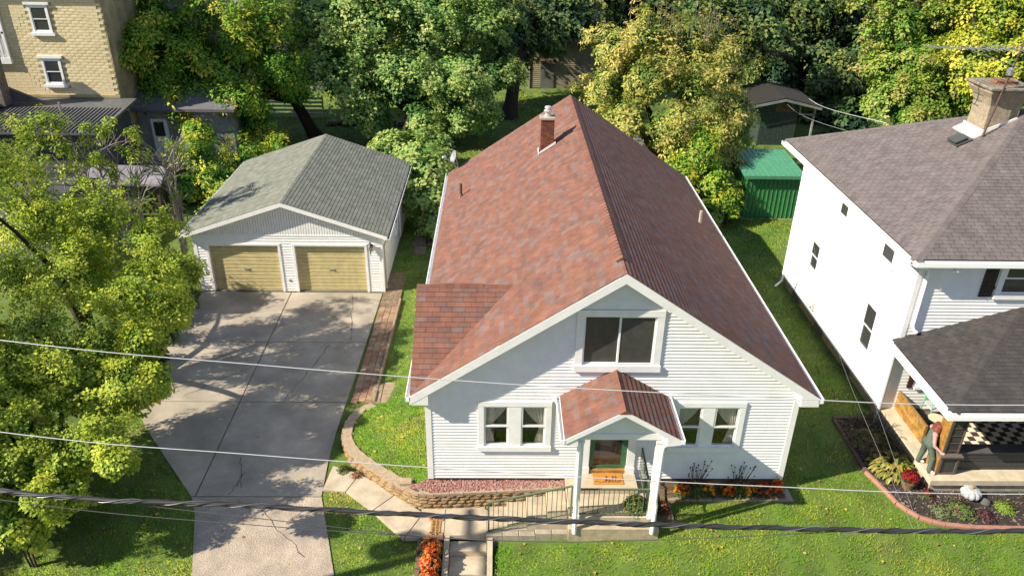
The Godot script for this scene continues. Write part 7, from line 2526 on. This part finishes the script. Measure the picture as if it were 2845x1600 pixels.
	var tall := flowering_plant("dried_daylily", "brown drying daylily clump in the shade beside porch slab", Vector3(7.75, -0.36, -1.9), 0.5, 0.3, 200, 0, dryg, [Color(1, 1, 1)], 0.24, 0.02)
	var bl := MB.new()
	rng.seed = 61
	for i in 160:
		var a := rng.randf() * TAU
		var r := sqrt(rng.randf()) * 0.5
		var p := Vector3(7.75 + cos(a) * r, -0.38, -1.85 + sin(a) * r * 1.7)
		var d := Vector3(cos(a) * 0.4 + rng.randf_range(-0.2, 0.2), 0, sin(a) * 0.4 + rng.randf_range(-0.2, 0.2))
		var h := rng.randf_range(0.25, 0.55)
		var s := Vector3(-d.z, 0, d.x).normalized() * 0.012
		var m := p + d * 0.5 + Vector3(0, h, 0)
		bl.quad(p - s, p + s, m + s, m - s); bl.tri(m - s, m + s, p + d * 1.3 + Vector3(0, h * 0.75, 0))
	part("blades", bl.build(), rough_mat(lin(0.3, 0.23, 0.1), 0.8, 5, 0.5, 1.2, 0.5), tall).set_meta("kind", "stuff")
	flowering_plant("red_mum", "round dark red mum in a pot at the porch corner", Vector3(7.95, -0.08, -0.05), 0.21, 0.24, 90, 150, [Color(0.05, 0.07, 0.02)], [Color(0.25, 0.008, 0.015), Color(0.33, 0.015, 0.02), Color(0.18, 0.005, 0.01)], 0.08, 0.035)
	var pot := thing("mum_pot", "brown pot holding the round dark red mum", "flower pot", Vector3(7.95, -0.38, -0.05))
	q = MB.new()
	q.lathe(Vector3(7.95, -0.4, -0.05), [Vector2(0.12, 0.0), Vector2(0.17, 0.26), Vector2(0.19, 0.26), Vector2(0.19, 0.31), Vector2(0.16, 0.31)], 18)
	part("bowl", q.build(), rough_mat(lin(0.3, 0.16, 0.08), 0.8), pot)
	flowering_plant("red_stemmed_plant", "small plant with deep red leaves under the porch slab corner", Vector3(8.35, -0.37, 0.22), 0.16, 0.2, 50, 30, [Color(0.06, 0.12, 0.02), Color(0.12, 0.05, 0.03)], [Color(0.24, 0.02, 0.03)], 0.1, 0.03)
	flowering_plant("sedum", "green and purple sedum in the middle of the mulch bed", Vector3(9.0, -0.4, 0.75), 0.3, 0.2, 130, 60, [Color(0.08, 0.17, 0.03), Color(0.13, 0.2, 0.05)], [Color(0.16, 0.05, 0.08), Color(0.12, 0.04, 0.06)], 0.11, 0.035)
	flowering_plant("grey_green_plant", "sparse grey green plant in mulch near the pink edging", Vector3(8.45, -0.4, 0.75), 0.26, 0.12, 70, 0, [Color(0.12, 0.16, 0.06), Color(0.16, 0.18, 0.09)], [Color(1, 1, 1)], 0.11, 0.03)
	flowering_plant("dark_purple_plant", "dark purple leaved plant right of the sedum", Vector3(9.5, -0.41, 0.95), 0.2, 0.15, 70, 30, [Color(0.07, 0.03, 0.035), Color(0.1, 0.05, 0.05)], [Color(0.14, 0.05, 0.07)], 0.1, 0.03)
	flowering_plant("lime_plant", "bright lime green mound plant right of the grey stone", Vector3(10.15, -0.4, 0.65), 0.24, 0.18, 140, 0, [Color(0.16, 0.26, 0.03), Color(0.22, 0.3, 0.05)], [Color(1, 1, 1)], 0.1, 0.03)
	# pumpkin and stone
	var pk := thing("white_pumpkin", "white ribbed pumpkin resting on mulch before the porch", "pumpkin", Vector3(9.42, -0.36, 0.3))
	q = MB.new()
	for k in 48:
		for i in 8:
			var f := func(kk: int, ii: int) -> Vector3:
				var a := TAU * kk / 48
				var th := PI * ii / 8
				var r := 0.25 * (0.86 + 0.14 * absf(cos(a * 5.0)))
				return Vector3(9.42 + cos(a) * sin(th) * r * 1.05, -0.2 - cos(th) * 0.17 * (1.0 - 0.15 * pow(absf(cos(th)), 6.0)), 0.3 + sin(a) * sin(th) * r)
			q.quad(f.call(k, i), f.call(k, i + 1), f.call(k + 1, i + 1), f.call(k + 1, i))
	part("shell", q.build(), rough_mat(lin(0.5, 0.52, 0.52), 0.6, 3, 0.85, 0.8, 0.8), pk)
	q = MB.new()
	q.tube([Vector3(9.42, -0.05, 0.3), Vector3(9.43, 0.0, 0.3), Vector3(9.47, 0.05, 0.28)], [0.03, 0.02, 0.018], 7)
	part("stalk", q.build(), rough_mat(lin(0.4, 0.27, 0.1), 0.9), pk)
	var gst := thing("round_grey_stone", "small round grey stone right of the white pumpkin", "stone", Vector3(9.72, -0.38, 0.5))
	q = MB.new()
	q.lathe(Vector3(9.72, -0.4, 0.5), [Vector2(0.1, 0.0), Vector2(0.13, 0.06), Vector2(0.1, 0.13), Vector2(0.04, 0.17), Vector2(0.0, 0.175)], 12)
	part("stone", q.build(), rough_mat(lin(0.2, 0.21, 0.17), 0.9, 4, 0.5, 1, 0.7), gst)

# ---------------------------------------------------------------- the person on the porch
func body_mesh(bones: Array, cell: float, blend: float) -> ArrayMesh:   # bones: [a, b, ra, rb, colour]; one skin over tapered limbs
	var lo := Vector3(1e6, 1e6, 1e6)
	var hi := -lo
	for b in bones:
		var r: float = maxf(b[2], b[3]) + blend + cell * 2
		lo = lo.min((b[0] as Vector3).min(b[1]) - Vector3.ONE * r)
		hi = hi.max((b[0] as Vector3).max(b[1]) + Vector3.ONE * r)
	var nx := int((hi.x - lo.x) / cell) + 2
	var ny := int((hi.y - lo.y) / cell) + 2
	var nz := int((hi.z - lo.z) / cell) + 2
	var f := PackedFloat32Array()
	f.resize(nx * ny * nz)
	f.fill(9.0)
	var who := PackedInt32Array()
	who.resize(f.size())
	var best := PackedFloat32Array()
	best.resize(f.size())
	best.fill(9.0)
	for bi in bones.size():
		var a: Vector3 = bones[bi][0]
		var d: Vector3 = bones[bi][1] - a
		var ra: float = bones[bi][2]
		var rb: float = bones[bi][3]
		var ll := maxf(d.length_squared(), 1e-8)
		var pad := maxf(ra, rb) + blend + cell * 2
		var p0 := ((a.min(a + d) - Vector3.ONE * pad - lo) / cell).floor()
		var p1 := ((a.max(a + d) + Vector3.ONE * pad - lo) / cell).ceil()
		for k in range(maxi(0, int(p0.z)), mini(nz, int(p1.z) + 1)):
			for j in range(maxi(0, int(p0.y)), mini(ny, int(p1.y) + 1)):
				for i in range(maxi(0, int(p0.x)), mini(nx, int(p1.x) + 1)):
					var p := lo + Vector3(i, j, k) * cell
					var t := clampf((p - a).dot(d) / ll, 0, 1)
					var v := (p - a - d * t).length() - lerpf(ra, rb, t)
					var n := (k * ny + j) * nx + i
					if v < best[n]:
						best[n] = v
						who[n] = bi
					var o := f[n]
					var h := maxf(blend - absf(o - v), 0.0) / blend
					f[n] = minf(o, v) - h * h * blend * 0.25
	var vert := {}
	var pos := PackedVector3Array()
	var col := PackedColorArray()
	for k in nz - 1:
		for j in ny - 1:
			for i in nx - 1:
				var s := Vector3.ZERO
				var c := 0
				var n0 := (k * ny + j) * nx + i
				if f[n0] > 1.0 :
					continue
				for e in 12:
					var ax := e / 4
					var u := e % 2
					var w := (e / 2) % 2
					var q0 := Vector3i(0, u, w) if ax == 0 else (Vector3i(u, 0, w) if ax == 1 else Vector3i(u, w, 0))
					var q1 := q0
					q1[ax] = 1
					var fa := f[n0 + (q0.z * ny + q0.y) * nx + q0.x]
					var fb := f[n0 + (q1.z * ny + q1.y) * nx + q1.x]
					if (fa < 0) != (fb < 0):
						s += Vector3(q0).lerp(Vector3(q1), fa / (fa - fb))
						c += 1
				if c > 0:
					vert[n0] = pos.size()
					pos.append(lo + (Vector3(i, j, k) + s / c) * cell)
					col.append(bones[who[n0]][4])
	var nrm := PackedVector3Array()
	nrm.resize(pos.size())
	var quads := []
	var stride := [1, nx, nx * ny]
	for k in range(1, nz - 1):
		for j in range(1, ny - 1):
			for i in range(1, nx - 1):
				var n0 := (k * ny + j) * nx + i
				for ax in 3:
					var n1: int = n0 + stride[ax]
					if (f[n0] < 0) == (f[n1] < 0):
						continue
					var b: int = stride[(ax + 1) % 3]
					var c: int = stride[(ax + 2) % 3]
					var ids := [n0 - b - c, n0 - c, n0, n0 - b]
					if not (vert.has(ids[0]) and vert.has(ids[1]) and vert.has(ids[2]) and vert.has(ids[3])):
						continue
					var v := [vert[ids[0]], vert[ids[1]], vert[ids[2]], vert[ids[3]]]
					if f[n0] >= 0:
						v.reverse()
					quads.append(v)
					var m := (pos[v[1]] - pos[v[0]]).cross(pos[v[2]] - pos[v[0]])
					for x in v:
						nrm[x] += m
	var out := MB.new()
	for v in quads:
		for t in [[v[0], v[1], v[2]], [v[0], v[2], v[3]]]:
			out.tri_n(pos[t[0]], pos[t[1]], pos[t[2]], nrm[t[0]].normalized(), nrm[t[1]].normalized(), nrm[t[2]].normalized())
			out.c[-3] = col[t[0]]; out.c[-2] = col[t[2]]; out.c[-1] = col[t[1]]
	return out.build()

func make_person() -> void:
	var o := thing("person", "person with auburn hair in mauve top and green overalls leaning on porch pedestal", "person", Vector3(8.44, 0.05, -0.42))
	var green := Color(0.055, 0.085, 0.065)
	var mauve := Color(0.36, 0.2, 0.21)
	var skin := Color(0.5, 0.28, 0.2)
	var white := Color(0.62, 0.58, 0.57)
	var hr := Vector3(8.47, 0.76, -0.42)
	var hl := Vector3(8.45, 0.76, -0.6)
	var chest := Vector3(8.58, 1.03, -0.62)
	var sr := Vector3(8.54, 1.04, -0.47)
	var sl := Vector3(8.62, 1.06, -0.8)
	var neck := Vector3(8.64, 1.13, -0.63)
	var head := Vector3(8.7, 1.21, -0.61)
	var kr := Vector3(8.52, 0.43, -0.27)
	var kl := Vector3(8.46, 0.42, -0.63)
	var ar := Vector3(8.46, 0.13, -0.17)
	var al := Vector3(8.38, 0.13, -0.6)
	var er := Vector3(8.5, 0.8, -0.33)
	var wr := Vector3(8.62, 0.72, -0.21)
	var el := Vector3(8.78, 1.0, -0.78)
	var wl := Vector3(8.86, 1.19, -0.66)
	var bones := [
		[hr, hl, 0.115, 0.115, green], [(hr + hl) / 2, chest, 0.125, 0.12, green], [sr, sl, 0.062, 0.062, mauve], [chest, neck, 0.11, 0.05, mauve],
		[hr, kr, 0.095, 0.072, green], [kr, ar, 0.075, 0.06, green], [hl, kl, 0.095, 0.072, green], [kl, al, 0.075, 0.06, green],
		[ar, Vector3(8.56, 0.095, -0.1), 0.045, 0.04, white], [ar, Vector3(8.44, 0.095, -0.19), 0.045, 0.045, white], [al, Vector3(8.5, 0.095, -0.56), 0.045, 0.04, white],
		[sr, er, 0.055, 0.043, mauve], [er, wr, 0.043, 0.03, mauve], [sl, el, 0.055, 0.043, mauve], [el, wl, 0.043, 0.03, mauve],
		[neck, head, 0.05, 0.06, skin], [head, head + Vector3(0.02, 0.02, 0), 0.095, 0.09, skin], [head + Vector3(0.04, -0.06, 0.01), head + Vector3(0.06, -0.08, 0.01), 0.055, 0.045, skin]]
	# hands: a palm, four unequal fingers and a thumb from the side of the palm
	for h in [[wr, Vector3(0.75, -0.45, 0.45), Vector3(0.1, 0.65, 0.7)], [wl, Vector3(0.55, 0.8, 0.15), Vector3(0.75, -0.5, 0.2)]]:
		var w: Vector3 = h[0]
		var d: Vector3 = (h[1] as Vector3).normalized()
		var side := d.cross(h[2]).normalized()
		var pal := side.cross(d)
		var k := w + d * 0.075
		bones.append([w, k, 0.024, 0.026, skin])
		for i in 4:
			var b := k + side * (i - 1.5) * 0.019
			var l: float = [0.06, 0.075, 0.07, 0.052][i]
			var m := b + (d + side * (i - 1.5) * 0.08) * l * 0.55
			bones.append([b, m, 0.0095, 0.009, skin])
			bones.append([m, m + (d - pal * 0.7).normalized() * l * 0.5, 0.009, 0.007, skin])
		bones.append([w + d * 0.025 + side * 0.024, w + d * 0.06 + side * 0.055 - pal * 0.012, 0.011, 0.009, skin])
		bones.append([w + d * 0.06 + side * 0.055 - pal * 0.012, w + d * 0.09 + side * 0.058 - pal * 0.025, 0.009, 0.0075, skin])
	var m := flat(Color(1, 1, 1), 0.8)
	m.vertex_color_use_as_albedo = true
	part("body", body_mesh(bones, 0.0125, 0.03), m, o)
	# face: nose, eyes, mouth and ears, then hair, headband and straps
	var fx := Vector3(0.93, -0.28, 0.16).normalized()
	var fs := fx.cross(Vector3.UP).normalized()
	var fu := fs.cross(fx)
	var q := MB.new()
	q.tube([head + fx * 0.09 + fu * 0.02, head + fx * 0.118 - fu * 0.018, head + fx * 0.098 - fu * 0.03], [0.009, 0.014, 0.009], 6)
	for s in [-1, 1]:
		q.tube([head + fs * s * 0.088 + fu * 0.025, head + fs * s * 0.098, head + fs * s * 0.086 - fu * 0.03], [0.012, 0.016, 0.01], 6)
	part("nose_and_ears", q.build(), flat(lin(0.5, 0.28, 0.2), 0.6), o)
	q = MB.new()
	for s in [-1, 1]:
		var c: Vector3 = head + fx * 0.085 + fs * s * 0.034 + fu * 0.012
		q.tube([c - fx * 0.004, c + fx * 0.009], [0.011, 0.006], 8)
	part("eyes", q.build(), flat(lin(0.03, 0.02, 0.015), 0.3), o)
	q = MB.new()
	q.tube([head + fx * 0.088 - fu * 0.058 - fs * 0.024, head + fx * 0.1 - fu * 0.06, head + fx * 0.088 - fu * 0.058 + fs * 0.024], [0.004, 0.007, 0.004], 6)
	part("mouth", q.build(), flat(lin(0.4, 0.1, 0.1), 0.5), o)
	var hair := []
	var hc := [Color(0.13, 0.03, 0.018), Color(0.17, 0.045, 0.022), Color(0.1, 0.02, 0.015)]
	for k in 9:
		var a := -1.3 + k * 0.33
		var t := head + fu * 0.075 - fx * 0.02
		var s1 := head + fs * sin(a) * 0.1 - fx * (0.02 + 0.08 * cos(a)) + fu * 0.03
		var s2 := head + fs * sin(a) * 0.125 - fx * (0.02 + 0.1 * cos(a)) - fu * 0.1
		var s3 := s2 - fu * 0.1 + Vector3(0.0, -0.03, 0.03)
		hair.append([t, s1, 0.04, 0.042, hc[k % 3]])
		hair.append([s1, s2, 0.042, 0.04, hc[(k + 1) % 3]])
		hair.append([s2, s3, 0.038, 0.018, hc[k % 3]])
	part("hair", body_mesh(hair, 0.011, 0.018), m, o)
	q = MB.new()
	for k in 10:
		var a0 := -1.5 + k * 0.3
		var p0 := head + fx * cos(a0) * 0.108 + fs * sin(a0) * 0.104 + fu * 0.052
		var p1 := head + fx * cos(a0 + 0.3) * 0.108 + fs * sin(a0 + 0.3) * 0.104 + fu * 0.052
		q.bar(p0, p1, 0.006, 0.034)
	part("headband", q.build(), flat(lin(0.7, 0.68, 0.68), 0.8), o)
	q = MB.new()
	for s in [[sr, 0.03], [sl, -0.03]]:
		var top: Vector3 = (s[0] as Vector3).lerp(neck, 0.45) + Vector3(0, 0.035, 0)
		q.tube([chest.lerp(s[0], 0.4) + Vector3(-0.1, 0.02, 0), top, chest.lerp(s[0], 0.35) + Vector3(0.1, -0.06, 0)], [0.014, 0.014, 0.014], 6)
	part("overall_straps", q.build(), flat(lin(0.05, 0.08, 0.06), 0.85), o)

# ---------------------------------------------------------------- wires
func wire(called: String, label: String, pts: Array, r: float, m: Material) -> Node3D:
	var c := Curve3D.new()
	for i in pts.size():
		var p: Vector3 = pts[i]
		var t: Vector3 = ((pts[mini(i + 1, pts.size() - 1)] as Vector3) - (pts[maxi(i - 1, 0)] as Vector3)) / 6.0
		c.add_point(p, -t, t)
	var q := MB.new()
	var rs := []
	var bp := Array(c.tessellate_even_length(6, 0.5))
	for i in bp.size():
		rs.append(r)
	q.tube(bp, rs, 7)
	var o := thing(called, label, "cable", pts[0])
	part("strand", q.build(), m, o)
	return o

func make_wires() -> void:
	var black := flat(lin(0.025, 0.024, 0.026), 0.5)
	var grey := flat(lin(0.55, 0.55, 0.57), 0.4, 0.3)
	var thin := flat(lin(0.06, 0.06, 0.06), 0.6)
	var bundle_pts := [Vector3(-16, 6.55, 6.4), Vector3(-9.79, 5.9, 7), Vector3(-6.31, 5.64, 7), Vector3(-2.71, 5.4, 7), Vector3(0.99, 5.24, 7), Vector3(5.0, 5.18, 7), Vector3(12, 5.4, 7), Vector3(26, 6.6, 7)]
	var o := wire("telephone_cable_bundle", "thick black lashed cable bundle crossing before the porch", bundle_pts, 0.031, black)
	# lashing strands wound round it
	var c := Curve3D.new()
	for i in bundle_pts.size():
		var t: Vector3 = ((bundle_pts[mini(i + 1, 7)] as Vector3) - (bundle_pts[maxi(i - 1, 0)] as Vector3)) / 6.0
		c.add_point(bundle_pts[i], -t, t)
	var len := c.get_baked_length()
	for s in 3:
		var p := []
		var r := []
		var d := 0.0
		while d < len:
			var at := c.sample_baked(d)
			var a := d * (7.0 if s < 2 else 5.0) + s * 2.1
			p.append(at + Vector3(0, sin(a), cos(a)) * (0.034 if s < 2 else 0.029))
			r.append([0.012, 0.009, 0.018][s])
			d += 0.1
		var q := MB.new()
		q.tube(p, r, 5, false)
		part("lashing_strand", q.build(), [black, flat(lin(0.2, 0.2, 0.22), 0.35, 0.6), black][s], o)
	wire("upper_service_wire", "bright thin wire crossing highest before the gable", [Vector3(-16, 9.2, 6.6), Vector3(-9.08, 8.39, 7), Vector3(-5.98, 8.05, 7), Vector3(-2.74, 7.77, 7), Vector3(0.61, 7.58, 7), Vector3(4.26, 7.47, 7), Vector3(12, 7.7, 7), Vector3(26, 9.0, 7)], 0.0065, grey)
	wire("middle_service_wire", "bright thin wire crossing below the gable window and doormat", [Vector3(-16, 7.8, 6.6), Vector3(-9.49, 6.94, 7), Vector3(-6.18, 6.57, 7), Vector3(-2.72, 6.27, 7), Vector3(0.86, 6.04, 7), Vector3(4.77, 5.9, 7), Vector3(12, 6.1, 7), Vector3(26, 7.4, 7)], 0.0065, grey)
	wire("lower_thin_wire", "thin dark wire sagging just under the thick cable bundle", [Vector3(-16, 6.7, 6.6), Vector3(-9.83, 5.77, 7.03), Vector3(-6.36, 5.27, 7), Vector3(-2.71, 4.97, 7), Vector3(-0.84, 4.97, 7), Vector3(1.68, 5.12, 7), Vector3(2.6, 5.2, 7.0)], 0.006, thin)
	wire("second_thin_wire", "thin dark wire leaving the bundle over left lawn and joining the lower wire", [Vector3(-8.8, 5.83, 7.04), Vector3(-6.34, 5.43, 7.02), Vector3(-3.86, 5.07, 7.02), Vector3(-2.6, 4.98, 7.02)], 0.006, thin)
	wire("left_house_drop", "pale drop wire from the bundle over side lawn to neighbour's back corner", [Vector3(3.36, 5.19, 7), Vector3(5.0, 4.1, 0.5), Vector3(6.7, 3.7, -5.5), Vector3(8.38, 4.0, -11.3)], 0.003, flat(lin(0.2, 0.2, 0.2), 0.6))
	wire("right_house_drop", "second pale drop wire running beside the first to neighbour's wall", [Vector3(3.46, 5.17, 7), Vector3(5.4, 4.15, 0.5), Vector3(7.0, 3.75, -5.5), Vector3(8.38, 4.05, -11.1)], 0.003, flat(lin(0.2, 0.2, 0.2), 0.6))
	wire("back_power_wire", "pale wire from the dark trees to the mauve grey hip roof", [Vector3(19.77, -0.2, -45), Vector3(15.6, 2.3, -29), Vector3(11.6, 5.75, -12.9)], 0.011, flat(lin(0.62, 0.62, 0.62), 0.5))
	wire("back_phone_wire", "fainter wire below the pale one reaching the hip roof edge", [Vector3(18.4, -0.4, -45), Vector3(13.6, 2.4, -27), Vector3(10.6, 5.3, -13.0)], 0.006, flat(lin(0.4, 0.4, 0.4), 0.5))
	# the pole they hang from, left of the picture
	var p := thing("utility_pole", "brown wooden utility pole with grey transformer beyond the left lawn", "utility pole", Vector3(-16.2, -1.3, 5.6))
	var q := MB.new()
	q.tube([Vector3(-16.2, -1.5, 5.6), Vector3(-16.2, 10.2, 5.6)], [0.17, 0.12], 12)
	part("pole", q.build(), mats.bark, p)
	q = MB.new()
	q.box(Vector3(-16.3, 9.5, 4.6), Vector3(-16.18, 9.62, 6.7))
	part("crossarm", q.build(), mats.bark, p)
	q = MB.new()
	q.lathe(Vector3(-16.2, 7.6, 5.15), [Vector2(0.0, 0.0), Vector2(0.28, 0.02), Vector2(0.28, 0.85), Vector2(0.2, 0.95), Vector2(0.0, 0.97)], 16)
	part("transformer", q.build(), mats.metal, p)
	var bm := MB.new()
	bm.bar(Vector3(-16.1, 6.6, 5.6), Vector3(-16.0, 6.6, 6.6), 0.06, 0.06)
	part("bracket", bm.build(), mats.metal, p)
